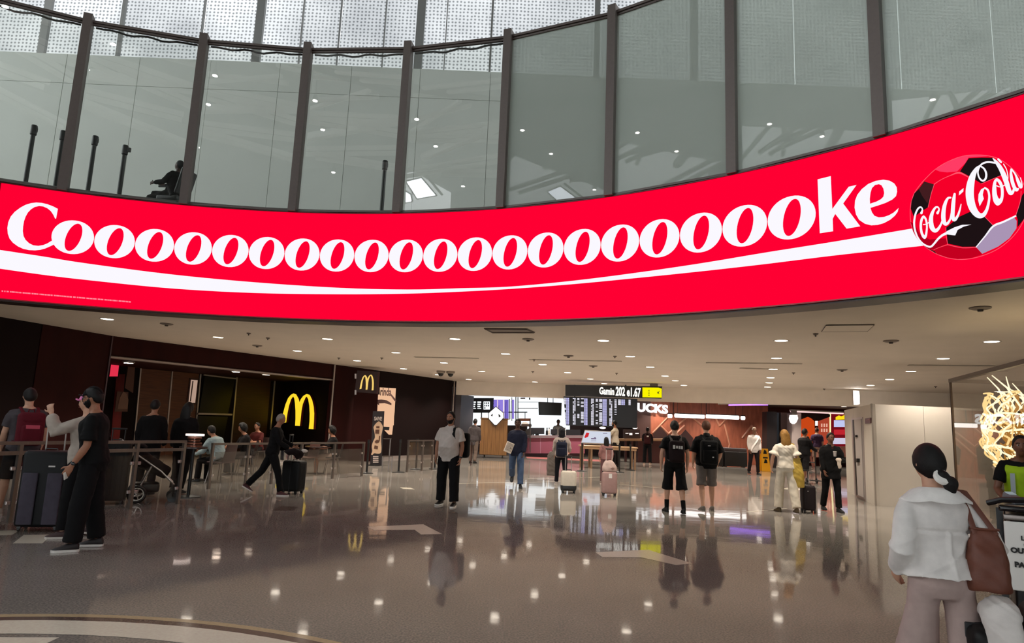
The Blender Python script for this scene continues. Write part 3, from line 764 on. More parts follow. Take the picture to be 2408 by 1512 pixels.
hz0 = onplane(265, 833, B0, nBC).z; hz1 = onplane(740, 889, B0, nBC).z
HB = (hz0 + hz1) / 2
wall_seg('header_panel', B0, C0 - (C0 - B0).normalized() * .0, HB, CZ, M_dark, .3, parent=wl)
wall_seg('header_edge', B0, C0, HB - .06, HB, M_trim, .3, parent=wl)
wall_seg('panel', C0, C0.lerp(D0, .28), 0, CZ, M_dark, parent=wl)
wall_seg('panel', C0.lerp(D0, .29), C0.lerp(D0, .97), 0, CZ, M_dark2, parent=wl)
place(MB().box(C0 + V((.05, -.05, 1.75)), (.05, .05, 3.48), .6).build('corner_trim', M_trim), wl)
place(MB().box(D0 + V((-.05, -.1, 1.75)), (.05, .05, 3.48), .6).build('corner_trim', M_trim), wl)
place(MB().box(B0 + V((.02, -.02, 1.75)), (.03, .03, 3.48), .6).build('corner_trim', mat('maroon_trim', '4a2420', .4)), wl)
wall_seg('baseboard_left', C0.lerp(D0, .28) + V((.06, -.03, 0)), D0, 0, .1, M_trim, .05); tag(bpy.data.objects['baseboard_left'], 'pale skirting along the dark wall', kind='structure')
# recessed interior: back wall, floor of its own kind of ceiling
inn = V((-nBC.x, -nBC.y, 0))
B1, C1 = B0 + inn * 4.2 - (C0 - B0) * .4, C0 + inn * 4.2 + (C0 - B0) * .2
wi = empty('wall_restaurant', (0, 0, 0)); tag(wi, 'timber panelled back wall of the dark restaurant', kind='structure')
M_wood = mat('walnut_boards', '5a3018', .5, var=.35, scale=2.2, stretch=(1, 1, 22))
M_wood2 = mat('walnut_boards_dark', '371810', .5, var=.35, scale=2.2, stretch=(1, 1, 22))
wall_seg('backing', B1, C1, 0, 3.1, M_dark2, parent=wi)
ppl, npl = B1 + V((.0, 0, 0)), nBC
for pix, m in ((rect(333, 858, 404, 1150), M_wood), (rect(405, 866, 470, 1150), M_wood), (rect(560, 880, 640, 1150), M_wood2), (rect(276, 880, 296, 1150), mat('red_curtain', '6d0b10', .6, var=.3, scale=6, stretch=(1, 1, .1)))):
    pxprism('panel', [(x - (y - 858) * .085, y) for x, y in pix], ppl, npl, .03, m, wi, lift=.03)
for x, y0, y1 in ((331, 858, 1110), (405, 866, 1040), (472, 868, 1150), (557, 880, 1150), (646, 888, 1010)):
    pxprism('edge_trim', [(x, y0), (x + 3, y0), (x + 3 - (y1 - y0) * .09, y1), (x - (y1 - y0) * .09, y1)], ppl, npl, .03, M_trim, wi, lift=.05)
wall_seg('ceiling_restaurant', B0, C0, HB - .02, HB, M_dark, 4.2); 
b = MB().prism([B0 + Z * (HB - .02), C0 + Z * (HB - .02), C1 + Z * (HB - .02), B1 + Z * (HB - .02)], (0, 0, 1), .05)
bpy.data.objects.remove(bpy.data.objects['ceiling_restaurant'])
tag(b.build('ceiling_restaurant', M_dark), 'dark ceiling of the restaurant', kind='structure')
# serving hatch (black opening with pale ledge)
s = empty('serving_hatch', ppl); tag(s, 'black serving hatch with a pale ledge in the timber wall of the restaurant', 'hatch')
pxprism('opening', [(482, 882), (553, 890), (536, 975), (468, 970)], ppl, npl, .05, mat('hatch_black', '050304', .3), s, lift=.08)
pxprism('top_edge', [(480, 880), (556, 889), (555, 892), (480, 883)], ppl, npl, .08, M_trim, s, lift=.12)
pxprism('ledge', [(467, 971), (547, 973), (546, 977), (466, 975)], ppl, npl, .15, M_trim, s, lift=.2)
pxprism('lower_opening', [(466, 978), (536, 980), (524, 1040), (458, 1036)], ppl, npl, .05, mat('hatch_black', '050304', .3), s, lift=.08)
# lit slot window
s = empty('wall_light_box', ppl); tag(s, 'tall narrow lit slot in the timber wall left of the hatch', 'light')
pxprism('frame', [(447, 889), (468, 891), (461, 951), (440, 949)], ppl, npl, .04, M_wood2, s, lift=.07)
pxprism('diffuser', [(450, 893), (465, 894), (459, 947), (444, 947)], ppl, npl, .02, emit('slot_glow', 'd9b5a0', .62), s, lift=.1)
pxprism('dark_bar', [(453, 896), (455, 896), (449, 944), (447, 944)], ppl, npl, .02, M_wood2, s, lift=.12)
# red EXIT-like lit sign and curtain strip
s = empty('lit_red_sign', ppl); tag(s, 'small glowing red sign high beside the dark wall at far left', 'sign')
pxprism('housing', [(260, 854), (282, 854), (279, 888), (256, 887)], ppl, npl, .08, M_dark2, s, lift=.5)
pxprism('face', [(262, 857), (280, 857), (277, 885), (258, 885)], ppl, npl, .02, emit('red_sign', 'e0304a', 1.0), s, lift=.55)
s = empty('lit_poster', ppl); tag(s, 'dim brown poster with a pale rounded shape on the restaurant wall', 'poster')
pxprism('sheet', [(276, 920), (302, 922), (300, 968), (270, 968)], ppl, npl, .02, mat('poster_brown', '5a3a30', .6), s, lift=.3)
pxprism('figure', [(282, 935), (290, 921), (298, 926), (302, 940), (300, 962), (276, 962)], ppl, npl, .01, mat('poster_pale', '7a5a4c', .6), s, lift=.32)
s = empty('hanging_banner', ppl); tag(s, 'narrow brown banner hanging beside the black post in the restaurant', 'banner')
pxprism('cloth', [(302, 856), (318, 858), (313, 924), (294, 912)], ppl, npl, .02, mat('banner_brown', '59392f', .7), s, lift=.4)
pxprism('rod', [(300, 853), (320, 855), (320, 858), (300, 856)], ppl, npl, .04, M_trim, s, lift=.42)
# restaurant ceiling lamps
for i, (x, y, s_) in enumerate(((303, 850, 30), (555, 871, 10), (626, 878, 4))):
    s = empty('restaurant_lamp', atz(x, y, HB - .03))
    MB().lathe([(.17, 0), (.17, -.03), (.13, -.05), (.0001, -.05)], (0, 0, 0), 18).build('rim', M_trim, s, True)
    MB().lathe([(.0001, -.055), (.12, -.055), (.12, -.048), (.0001, -.048)], (0, 0, 0), 18).build('lens', emit('rest_lens%d' % i, 'ffe6cf', s_), s)
    ld = bpy.data.lights.new('lamp_beam', 'SPOT'); ld.energy = (260, 200, 90)[i]; ld.color = (1, .74, .5); ld.spot_size = 2.4; ld.spot_blend = .8; ld.shadow_soft_size = .08
    lo_ = bpy.data.objects.new('beam', ld); col.objects.link(lo_); lo_.parent = s; lo_.location = (0, 0, -.07)
    tag(s, ['bright round lamp under the restaurant ceiling beside the red sign', 'dim round lamp under the restaurant ceiling above the hatch', 'dim round lamp under the restaurant ceiling left of the big yellow arches'][i], 'lamp', 'restaurant ceiling lamps')
# partition with the big arches
pR = C0.copy(); pL = aty(640, 900, 29.0); dP = V((pL.x - pR.x, pL.y - pR.y, 0)).normalized(); nP = V((dP.y, -dP.x, 0))
if nP.y > 0: nP = -nP
b = MB().prism([pR, pR + dP * 5.2, pR + dP * 5.2 + Z * 3.1, pR + Z * 3.1], -nP, .1)
tag(b.build('wall_partition', M_dark2), 'black partition carrying the large yellow arches', kind='structure')
ARCH = [(172, 680), (205, 500), (250, 330), (300, 210), (350, 150), (400, 122), (445, 140), (490, 220), (512, 300), (540, 230), (590, 165), (650, 132), (700, 150), (745, 240), (775, 370), (785, 500), (780, 650), (770, 795), (690, 790), (705, 650), (708, 500), (700, 350), (680, 230), (650, 175), (620, 200), (570, 320), (545, 450), (530, 600), (513, 735), (432, 730), (440, 600), (440, 450), (430, 300), (415, 210), (390, 172), (350, 230), (310, 350), (285, 470), (265, 590), (255, 668)]
s = empty('arches_sign', pR); tag(s, 'large glowing yellow double-arch sign on the black restaurant partition', 'sign')
big = crop(ARCH, 640, 910, 8.027)
pxprism('lit_face', big, pR, nP, .02, emit('arch_yellow', 'ffd92e', 1.05), s, lift=.16)
pxprism('return_edge', [(x + .6, y + .4) for x, y in big], pR, nP, .1, mat('arch_edge', '6b1712', .4), s, lift=.14)
# projecting box with the small arches
bx = aty(862, 900, 25.0); nB = V((.18, -1, 0)).normalized()
s = empty('blade_sign', bx); tag(s, 'dark maroon hanging box sign with small pale yellow arches under the ceiling', 'sign')
pxprism('box', [(840, 871), (893, 874), (889, 926), (834, 922)], bx, nB, .35, mat('maroon_box', '2c0a0a', .5), s)
pxprism('side_panel', [(889, 874), (893, 874), (889, 926), (885, 926)], bx, nB, .02, mat('maroon_box_light', '451512', .5), s, lift=.01)
def fit(poly, x0, y0, x1, y1, sh=0):
    xs = [p[0] for p in poly]; ys = [p[1] for p in poly]; a, b_, c, d = min(xs), max(xs), min(ys), 760
    return [(x0 + (p[0] - a) / (b_ - a) * (x1 - x0), y0 + (p[1] - c - (p[0] - a) / (b_ - a) * 75) / (d - c - 50) * (y1 - y0)) for p in poly]
pxprism('lit_arches', fit(ARCH, 845.5, 883.5, 879, 917), bx, nB, .02, emit('arch_pale', 'f7d070', 1.0), s, lift=.03)
for yy in (884, 922): pxprism('bracket', rect(834, yy - 5, 838, yy + 6), bx, nB, .1, M_trim, s, lift=.02)
pxprism('pillar', [(834, 922), (889, 926), (880, 1100), (818, 1096)], bx, nB, .3, M_dark, s, lift=-.02)
# lit peach menu boards
mb = aty(905, 960, 26.0)
s = empty('lit_menu_board', mb); tag(s, 'glowing peach menu board with a curved brown arrow beside the box sign', 'menu board')
M_peach = emit('peach_glow', 'f5c39c', .92)
pxprism('rear_board', [(893, 911), (931, 913), (928, 968), (922, 1022), (914, 1022), (893, 1000)], mb, nB, .08, M_peach, s)
pxprism('front_board', [(878, 927), (919, 930), (928, 945), (926, 1000), (874, 996)], mb, nB, .05, M_peach, s, lift=.12)
M_ink = mat('brown_ink', '30110c', .7)
pxprism('arrow', crop([(340, 480), (330, 540), (322, 548), (375, 592), (372, 566), (440, 562), (524, 588), (525, 565), (470, 530), (400, 518), (352, 522)], 820, 840, 5.214), mb, nB, .01, M_ink, s, lift=.14)
pxprism('curve_band', crop([(512, 440), (580, 520), (582, 545), (560, 535), (515, 470)], 820, 840, 5.214), mb, nB, .01, M_ink, s, lift=.14)
u_ = V((nB.y, -nB.x, 0)) * -1
text_obj('lettering', 'rinda', .42, M_ink, onplane(907, 922, mb + nB * .14, nB), u_, s, bold=.012, width=.42)
pxprism('price_rail', [(878, 1002), (916, 1004), (915, 1012), (877, 1010)], mb, nB, .04, M_black, s, lift=.16)
pxprism('price_tag', rect(873, 1003, 880, 1008), mb, nB, .02, M_white, s, lift=.2)
s = empty('wall_plaque', aty(929, 990, 28.3)); tag(s, 'small brown gradient plaque on the dark wall beside the peach menu board', 'plaque')
pxprism('plate', rect(926, 981, 932, 1002), s.location, V((.86, -.5, 0)), .02, mat('plaque_brown', '6e4a38', .5), s, lift=.1)
# promotional standee with bottle picture
sd = aty(886, 1040, 23.0)
s = empty('promo_standee', V((sd.x, sd.y, 0))); tag(s, 'dark promotional standee with a cream bottle-shaped picture before the menu board', 'standee')
pxprism('board', [(877, 967), (904, 967), (897, 1100), (870, 1100)], sd, nB, .04, mat('standee_dark', '221a1e', .5), s)
bt = crop([(368, 785), (415, 840), (412, 900), (400, 960), (398, 1040), (402, 1110), (395, 1170), (360, 1183), (312, 1178), (290, 1198), (275, 1190), (290, 1150), (283, 1090), (300, 1030), (322, 980), (312, 900), (307, 850)], 820, 840, 5.214)
pxprism('bottle_picture', bt, sd, nB, .015, mat('cream_print', 'd8b79a', .6), s, lift=.02, smooth=3)
for pts in ([(338, 846), (378, 846), (376, 870), (338, 870)], [(328, 888), (376, 888), (372, 940), (326, 935)], [(320, 1030), (345, 1010), (372, 1020), (368, 1050), (340, 1056), (322, 1048)], [(318, 1080), (360, 1090), (355, 1130), (310, 1120)], [(372, 970), (388, 960), (380, 1030), (366, 1030)]):
    pxprism('picture_detail', crop(pts, 820, 840, 5.214), sd, nB, .01, mat('print_brown', '5c3a2c', .6), s, lift=.03)
M_paleprint = mat('pale_print', 'cdbfb8', .6)
text_obj('lettering', 'SAVE', .17, M_paleprint, onplane(889, 985, sd + nB * .03, nB), u_, s, bold=.006, width=.26)
for i in range(4): pxprism('footer_line', rect(877, 1072.5 + i * 4.3, 890, 1075 + i * 4.3), sd, nB, .01, M_paleprint, s, lift=.02)
MB().lathe([(.0001, 0), (.26, 0), (.26, .02), (.06, .05), (.0001, .05)], (0, 0, 0), 24).build('base', M_black, s, True)
# stanchion posts
def stanchion(x, y, label, h=.98):
    p = atz(x, y, 0); s = empty('stanchion_post', p); tag(s, label, 'stanchion', 'black queue stanchions')
    MB().lathe([(.0001, 0), (.19, 0), (.19, .015), (.05, .04), (.03, .05), (.03, h - .12), (.04, h - .1), (.04, h), (.0001, h)], (0, 0, 0), 18).build('post', M_black, s, True)
    MB().box((0, -.045, h - .06), (.04, .02, .06)).build('belt_clip', M_black, s)
    return s
stanchion(862, 1113, 'black queue stanchion left of the bottle standee', .95)
stanchion(937, 1111, 'black queue stanchion between the standee and the short glass barrier')
stanchion(978, 1104, 'black queue stanchion behind the short glass barrier')
stanchion(1022, 1103, 'black queue stanchion beside the man in the white polo')
# steel frame rack by the standee
f0 = atz(898, 1110, 0)
s = empty('steel_queue_frame', f0); tag(s, 'low steel frame of bent tube beside the standee', 'frame')
g = [atz(897, 1113, 0), atz(915, 1112, 0)]
u1 = (g[1] - g[0]).normalized()
for k, (a, h) in enumerate(((0, .46), (.28, .98), (.42, .46))):
    MB().box(u1 * a + Z * h / 2, (.03, .03, h)).build('upright', M_metal, s)
MB().box(u1 * .21 + Z * .46, (.45, .03, .03), math.atan2(u1.y, u1.x)).build('cross_bar', M_metal, s)
MB().box(u1 * .14 + Z * .98, (.34, .03, .03), math.atan2(u1.y, u1.x)).build('top_bar', M_metal, s)

# --- glass and steel barriers in front of the restaurant
G_rail = glass('barrier_glass', 'd8d4ce', 1.0, .22, '8a8078', rough=.03)
G_rail2 = glass('barrier_glass_clear', 'dedad4', .8, .05, '6f655c', rough=.03)
def barrier(label, pts, h, mid=None, glazed=None, group='restaurant barriers'):
    s = empty('glass_barrier', pts[0]); o = pts[0]
    tag(s, label, 'barrier', group)
    for p in pts: MB().box(p - o + Z * h / 2, (.05, .05, h), math.atan2((pts[1] - pts[0]).y, (pts[1] - pts[0]).x)).build('post', M_metal, s)
    for a, b_ in zip(pts[:-1], pts[1:]):
        d = b_ - a; an = math.atan2(d.y, d.x); c = (a + b_) / 2 - o
        MB().box(c + Z * h, (d.length + .05, .06, .045), an).build('top_rail', M_metal, s)
        if mid: MB().box(c + Z * mid, (d.length, .04, .05), an).build('mid_rail', M_metal, s)
        if glazed:
            u = d.normalized()
            g_ = MB().add([a + u * .07 - o + Z * .1, b_ - u * .07 - o + Z * .1, b_ - u * .07 - o + Z * glazed, a + u * .07 - o + Z * glazed], [(0, 1, 2, 3)]).build('glass_pane', G_rail2 if mid else G_rail, s)
            for e, sg in ((a, 1), (b_, -1)):
                for zz in (.26, glazed - .12): MB().rbox(e + u * sg * .06 - o + Z * zz, (.06, .04, .05), .008, an, seg=1).build('clamp', M_trim, s)
    return s
barrier('steel double-rail barrier at the far left in front of the black luggage', [V((-7.25, 6.9, 0)), V((-6.46, 9.02, 0)), V((-5.83, 10.7, 0)), V((-5.48, 11.51, 0))], 1.03, mid=.90, glazed=.82)
r2a, r2b = V((-6.03, 13.9, 0)), V((-3.91, 18.49, 0))
barrier('long glass barrier with steel clamps in front of the seated diners', [r2a.lerp(r2b, t) for t in (0, .19, .34, .52, .76, 1)], .90, glazed=.74)
barrier('short glass barrier standing alone before the dark wall', [V((-3.01, 20.7, 0)), V((-2.66, 21.45, 0)), V((-2.41, 22.06, 0))], .94, glazed=.9)

# ================================================================ FAR END: HEADER, SHOPS
SOF = [V((-2.5, 31.45, 0)), V((2.8, 30.4, 0)), V((7.6, 29.55, 0)), V((13.8, 26.8, 0)), V((17.3, 26.2, 0)), V((30, 26.0, 0))]
wf = empty('wall_header', (0, 0, 0)); tag(wf, 'beige header wall above the far shops', kind='structure')
for a, b_ in zip(SOF[:-1], SOF[1:]):
    place(MB().prism([a + Z * 2.86, b_ + Z * 2.86, b_ + Z * CZ, a + Z * CZ], (0, 1, 0), .3).build('header_panel', M_soffit), wf)
# beige wall right of the opening, below the header
tag(MB().prism([V((15.0, 26.6, 0)), V((30, 26.2, 0)), V((30, 26.2, 2.9)), V((15.0, 26.6, 2.9))], (0, 1, 0), .2).build('wall_right', M_soffit), 'beige wall beyond the white hoarding', kind='structure')
tag(MB().prism([V((-9, 40.5, 0)), V((34, 40.5, 0)), V((34, 40.5, 3.4)), V((-9, 40.5, 3.4))], (0, 1, 0), .2).build('wall_back', mat('shop_back', '4a3430', .7)), 'dim rear wall behind the far shops', kind='structure')
_cs = MB()
for a, b_ in zip([V((-9, 32.4, 0))] + SOF[:-1], SOF):
    _cs.prism([a + V((0, .3, 3.24)), b_ + V((0, .3, 3.24)), V((b_.x, 41, 3.24)), V((a.x, 41, 3.24))], (0, 0, 1), .1)
tag(_cs.build('ceiling_shop', mat('shop_ceiling', '5d504a', .7)), 'low ceiling inside the far shops', kind='structure')
N0 = V((0, -1, 0))
for x, y in ((-.5, 33.6), (2, 33.4), (4.5, 33.2), (7, 33.0), (9.5, 32.6), (12, 32.2), (14, 31.5), (8, 35), (11, 34.6), (5.5, 35), (15, 35), (17.5, 34.8)):  # ceiling lamps added to brighten the far shops
    d = dup(dl0, V((x, y, 3.23)))
    tag(d, 'round downlight added in the low shop ceiling to brighten the shops', 'downlight', 'downlights added in the shop ceiling')
# shop 1: bright counter with menu wall
M_lit = emit('lit_white', 'f4fbff', 1.15)
sw = empty('lit_menu_wall', (0.5, 37, 0)); tag(sw, 'glaring white lit menu wall of the far counter shop', 'menu wall')
P36 = V((0, 37, 0))
pxprism('lit_panel', rect(1088, 926, 1340, 1036), P36, N0, .05, M_lit, sw)
for r_, m in ((rect(1101, 936, 1161, 968), mat('menu_black', '14141c', .4)), (rect(1094, 935, 1096, 1000), M_black), (rect(1160, 940, 1169, 985), emit('violet_a', '8d7be0', .9)), (rect(1171, 940, 1183, 985), emit('violet_b', '9a86e6', .9)), (rect(1186, 940, 1196, 985), emit('violet_c', '7d6ad0', .9)), (rect(1204, 940, 1209, 985), emit('violet_b', '9a86e6', .9)),
              (rect(1169.5, 938, 1171, 990), emit('warm_bar', 'f2c4d0', 1.0)), (rect(1184, 938, 1185.5, 990), emit('warm_bar', 'f2c4d0', 1.0)), (rect(1197, 938, 1199, 990), mat('mull_violet', '3a2030', .5)), (rect(1203, 934, 1204.5, 990), mat('mull_violet', '3a2030', .5)), (rect(1212, 930, 1214, 1005), M_black), (rect(1217, 934, 1219, 990), mat('mull_violet', '3a2030', .5)),
              (rect(1088, 968, 1240, 970.5), M_black), (rect(1106, 970, 1109, 990), M_black), (rect(1131, 970, 1133.5, 990), M_black), (rect(1219, 945, 1265, 946), M_metal), (rect(1219, 959.5, 1265, 961), M_metal), (rect(1234, 970, 1235.5, 985), M_black), (rect(1088, 1000, 1240, 1040), mat('back_bench', '3a2a26', .5))):
    pxprism('menu_detail', r_, P36, N0, .02, m, sw, lift=.04)
for i in range(4):
    for j in range(2):
        pxprism('menu_text', rect(1110 + j * 12.5, 944 + i * 5.2, 1119 + j * 12.5 - (i % 3), 947 + i * 5.2 - (1.2 if i == 3 else 0)), P36, N0, .01, M_lit, sw, lift=.06)
pxprism('menu_card', rect(1137, 944, 1152, 963), P36, N0, .01, M_lit, sw, lift=.06)
random.seed(5)
for i in range(7): pxprism('menu_text', rect(1139 + (i % 3) * 4.3, 946 + (i // 3) * 5.6, 1141.5 + (i % 3) * 4.3, 950 + (i // 3) * 5.6), P36, N0, .01, M_black, sw, lift=.08)
pxprism('menu_text', rect(1244, 935, 1247, 940), P36, N0, .01, M_black, sw, lift=.06)
pxprism('menu_text', rect(1224, 935, 1235, 938), P36, N0, .01, M_metal, sw, lift=.06)
# dark jamb at the left of the shops
tag(MB().prism([V((-2.5, 31.6, 0)), V((-2.0, 33.5, 0)), V((-2.0, 33.5, 2.9)), V((-2.5, 31.6, 2.9))], (1, 0, 0), .25).build('trim_2', mat('dark_jamb', '2b2227', .5)), 'dark jamb beside the bright shop', kind='structure')
# black monitor
s = empty('wall_monitor', aty(1293, 960, 36)); tag(s, 'switched-off black monitor hanging before the bright menu wall', 'monitor')
pxprism('bezel', [(1266, 945), (1321, 947), (1320, 977), (1267, 976)], V((0, 36, 0)), N0, .08, M_black, s)
pxprism('glass', [(1268, 947), (1319, 949), (1318, 975), (1269, 974)], V((0, 36, 0)), N0, .01, mat('screen_off', '2a302e', .25), s, lift=.01)
for x in (1287, 1300): pxprism('hanger', rect(x, 928, x + 1.5, 947), V((0, 36, 0)), N0, .03, M_black, s)
# counter
cn = aty(1300, 1050, 35)
s = empty('service_counter', V((cn.x, 35, 0))); tag(s, 'long counter with a pink lower front below the menu wall', 'counter')
pxprism('front', rect(1235, 1030, 1375, 1066), V((0, 34.6, 0)), N0, .7, mat('pink_front', '9a5a70', .4), s)
pxprism('worktop', rect(1230, 1024, 1378, 1030), V((0, 34.5, 0)), N0, .85, mat('counter_top', '8a7a80', .3), s)
pxprism('kick_strip', rect(1235, 1064, 1375, 1073), V((0, 34.7, 0)), N0, .6, mat('kick_dark', '3a2430', .5), s)
for x in (1270, 1322): pxprism('joint', rect(x, 1030, x + 1.5, 1066), V((0, 34.6, 0)), N0, .01, mat('joint_pink', 'b58aa0', .4), s, lift=.01)
tag(MB().prism([V((1.0, 32.6, .004)), V((5.3, 32.4, .004)), V((5.3, 34.4, .004)), V((1.0, 34.4, .004))], (0, 0, -1), .003).build('counter_mat', mat('pink_mat', 'b06a68', .35)), 'pink floor strip in front of the long counter', 'mat')
for i, (x0, x1, y0, y1, l) in enumerate(((1246, 1280, 1006, 1023, 'black till screen on the counter nearest the wooden kiosk'), (1295, 1310, 1009, 1024, 'black till screen on the counter behind the woman with the white suitcase'), (1331, 1365, 1010, 1026, 'wide black till screen on the counter under the departures board'))):
    c = aty((x0 + x1) / 2, y1, 34.9); s = empty('till_screen', c); tag(s, l, 'till', 'tills on the counter')
    pxprism('screen', rect(x0, y0, x1, y1 - 2), V((0, 34.9, 0)), N0, .05, mat('till_black', '26242a', .4), s)
    pxprism('foot', rect((x0 + x1) / 2 - 4, y1 - 3, (x0 + x1) / 2 + 4, y1 + 1), V((0, 34.9, 0)), N0, .2, M_black, s)
for i, x in enumerate((1286, 1291, 1328)):
    c = aty(x, 1023, 34.8); s = empty('counter_bottle', c); tag(s, ['dark bottle standing between the tills', 'white bottle standing between the tills', 'white pump bottle right of the tills'][i], 'bottle', 'bottles on the counter')
    MB().lathe([(.0001, 0), (.06, 0), (.06, .2), (.025, .26), (.025, .33), (.0001, .33)], (0, 0, 0), 12).build('body', M_black if i == 0 else M_white, s, True)
    MB().lathe([(.03, .33), (.03, .37), (.0001, .37)], (0, 0, 0), 10).build('cap', M_black, s)
# wooden kiosk
k0 = aty(1160, 1078, 31.6)
s = empty('wooden_kiosk', V((k0.x, 31.6, 0))); tag(s, 'tall oak clad kiosk on castors before the bright shop', 'kiosk')
M_oak = mat('oak_slats', '8a6238', .45, var=.28, scale=3, stretch=(14, 14, .4))
ax, bx2 = aty(1127, 1070, 31.6).x, aty(1191, 1070, 31.6).x
MB().rbox(((ax + bx2) / 2 - k0.x, .35, .96), (bx2 - ax, .7, 1.66), .02, seg=1).build('cabinet', M_oak, s)
for i in range(1, 7):
    MB().box((ax + (bx2 - ax) * i / 7 - k0.x, -.003, .96), (.008, .008, 1.62)).build('board_joint', mat('oak_joint', '4c3018', .7), s)
for sx in (.18, .85):
    for yy in (.12, .58):
        MB().lathe([(.07, -.025), (.07, .025)], (ax + (bx2 - ax) * sx - k0.x, yy, .07), 14, 'X').build('castor', M_black, s, True)
MB().box(((ax + bx2) / 2 - k0.x, .35, 1.82), (bx2 - ax + .06, .76, .05)).build('top', M_oak, s)
# diamond face sign standing on the kiosk
s = empty('diamond_sign', aty(1166, 998, 31.4)); tag(s, 'white lit diamond sign with two black triangle eyes on the oak kiosk', 'sign')
dm = [(1166, 957), (1183, 971), (1184, 982), (1168, 999), (1163, 999), (1150, 985), (1149, 972)]
cxm, cym = 1166.5, 978
pxprism('black_edge', [(cxm + (x - cxm) * 1.09, cym + (y - cym) * 1.09) for x, y in dm], V((0, 31.4, 0)), N0, .1, M_black, s)
pxprism('lit_face', dm, V((0, 31.4, 0)), N0, .02, emit('lit_face', 'ffffff', 1.2), s, lift=.02)
pxprism('eye', [(1154, 977), (1159, 972), (1158, 979.5)], V((0, 31.4, 0)), N0, .01, M_black, s, lift=.03)
pxprism('eye', [(1172, 973), (1178, 978.5), (1173, 982)], V((0, 31.4, 0)), N0, .01, M_black, s, lift=.03)
for i, (x, y, r) in enumerate(((1188, 992, .085), (1200, 989, .06), (1171, 1003, .12))):
    s = empty('globe_lamp', aty(x, y, 32.6)); tag(s, ['warm glowing globe lamp right of the diamond sign', 'smaller warm globe lamp behind the navy-jacket man', 'white glowing jar lamp below the diamond sign'][i], 'lamp', 'globe lamps by the kiosk')
    MB().ball((0, 0, 0), r).build('globe', emit('globe_glow', 'ffe6c0', 2.0), s, True)
    MB().tube([(0, 0, r), (0, 0, r + .9)], .008, 6).build('cord', M_black, s)
# grey display shelf between kiosk and tills
s = empty('display_shelf', V((aty(1225, 1030, 34).x, 34, 0))); tag(s, 'small dark display shelf with pastry trays beside the navy-jacket man', 'shelf')
pxprism('side', rect(1219, 984, 1248, 990), V((0, 34, 0)), N0, .5, M_wood, s)
pxprism('tray', rect(1226, 997, 1244, 1003), V((0, 34, 0)), N0, .4, mat('tray_dark', '40302a', .5), s)
pxprism('pastry', [(1226, 997), (1230, 993), (1236, 992), (1243, 996), (1244, 998)], V((0, 34, 0)), N0, .3, M_white, s)
for x in (1219, 1246): pxprism('upright', rect(x, 984, x + 2, 1064), V((0, 34, 0)), N0, .5, mat('shelf_grey', '4a4440', .5), s)

# --- departures board
bd = aty(1412, 968, 29.0)
s = empty('departures_board', bd); tag(s, 'large dark departures board with columns of pale blue listings', 'board')
nD = V((-.12, -1, 0)).normalized()
pxprism('housing', [(1325, 932), (1499, 938), (1498, 1007), (1331, 1000)], bd, nD, .15, mat('board_black', '0c0810', .35), s)
b = {0: MB(), 1: MB()}; random.seed(11)
def cell(k, x0, y0, x1, y1):
    P = [onplane(x, y + (x - 1325) * .03, bd + nD * .006, nD) - bd for x, y in rect(x0, y0, x1, y1)]
    b[k].add(P, [(0, 1, 2, 3)])
for i in range(24):
    y = 935.5 + i * 2.62
    for c0, c1, kind in ((1326.5, 1330.5, 2), (1331.5, 1334.5, 0), (1335.2, 1338.2, 0), (1347, 1350, 1), (1350.6, 1353.4, 1), (1357.5, 1362.5, 3), (1366, 1372.5, 2), (1373.8, 1377, 0), (1377.7, 1381.5, 0), (1390, 1392.6, 1), (1393.2, 1396, 1), (1401, 1406, 3), (1409, 1416, 2), (1417, 1420, 0), (1420.7, 1423.4, 0), (1424, 1426.6, 0), (1433, 1436, 1), (1436.7, 1439.6, 1)):
        if kind == 2 and random.random() < .3: continue
        if kind == 3 and random.random() < .45: continue
        if kind == 1 and random.random() < .12: continue
        cell(0 if kind else 1, c0, y, c1, y + (1.75 if kind else 2.0))
    if i < 5 or (i < 16 and random.random() < .4): cell(0, 1445, y + .3, 1450, y + 1.9)
    if i < 5:
        cell(0, 1453.5, y, 1460, y + 2); cell(1, 1461, y, 1465, y + 2); cell(1, 1465.6, y, 1469.5, y + 2); cell(0, 1478, y, 1483, y + 1.8)
for k in b: tag(b[k].build('listing', emit('listing_%d' % k, ('f4f2ff', 'c9c6f6')[k], 1.0), s, fix=False), kind='stuff')
for x in (1350, 1470): pxprism('hanger', rect(x, 905, x + 3, 934), bd, nD, .05, M_black, s, lift=-.05)
# --- gate direction sign
gs = aty(1443, 921, 27.5)
s = empty('gate_sign', gs); tag(s, 'long black hanging gate sign with white lettering and a yellow end panel', 'sign')
pxprism('box', [(1330, 905), (1557, 908.5), (1556, 937), (1330, 931)], gs, N0, .18, mat('sign_black', '100c0c', .35), s)
M_sw = emit('sign_white', 'fffdf4', 1.3)
slo = (V((1, 0, 0)) * 1)
text_obj('lettering', 'Gamin', .40, M_sw, onplane(1427, 920.5, gs + N0 * .01, N0), (1, 0, -.012), s, bold=.014, width=.62)
text_obj('lettering', '202 e1.67', .50, M_sw, onplane(1477, 922.5, gs + N0 * .01, N0), (1, 0, -.012), s, bold=.016, width=1.04)
pxprism('yellow_panel', [(1511, 911), (1549, 911.5), (1556, 914), (1556, 935), (1511, 934)], gs, N0, .03, emit('sign_yellow', 'f6ee00', 1.05), s, lift=.02)
pl = [(0, 0), (3, 1), (5.5, -2), (6.3, -1.4), (4.2, 2), (5.5, 6), (4.6, 6.2), (2.8, 3.2), (1, 5), (.2, 4.4), (1.6, 2.2), (-.4, .7)]
pxprism('plane_symbol', [(1545 + x * .95, 921 + y * .95) for x, y in pl], gs, N0, .01, M_black, s, lift=.03)
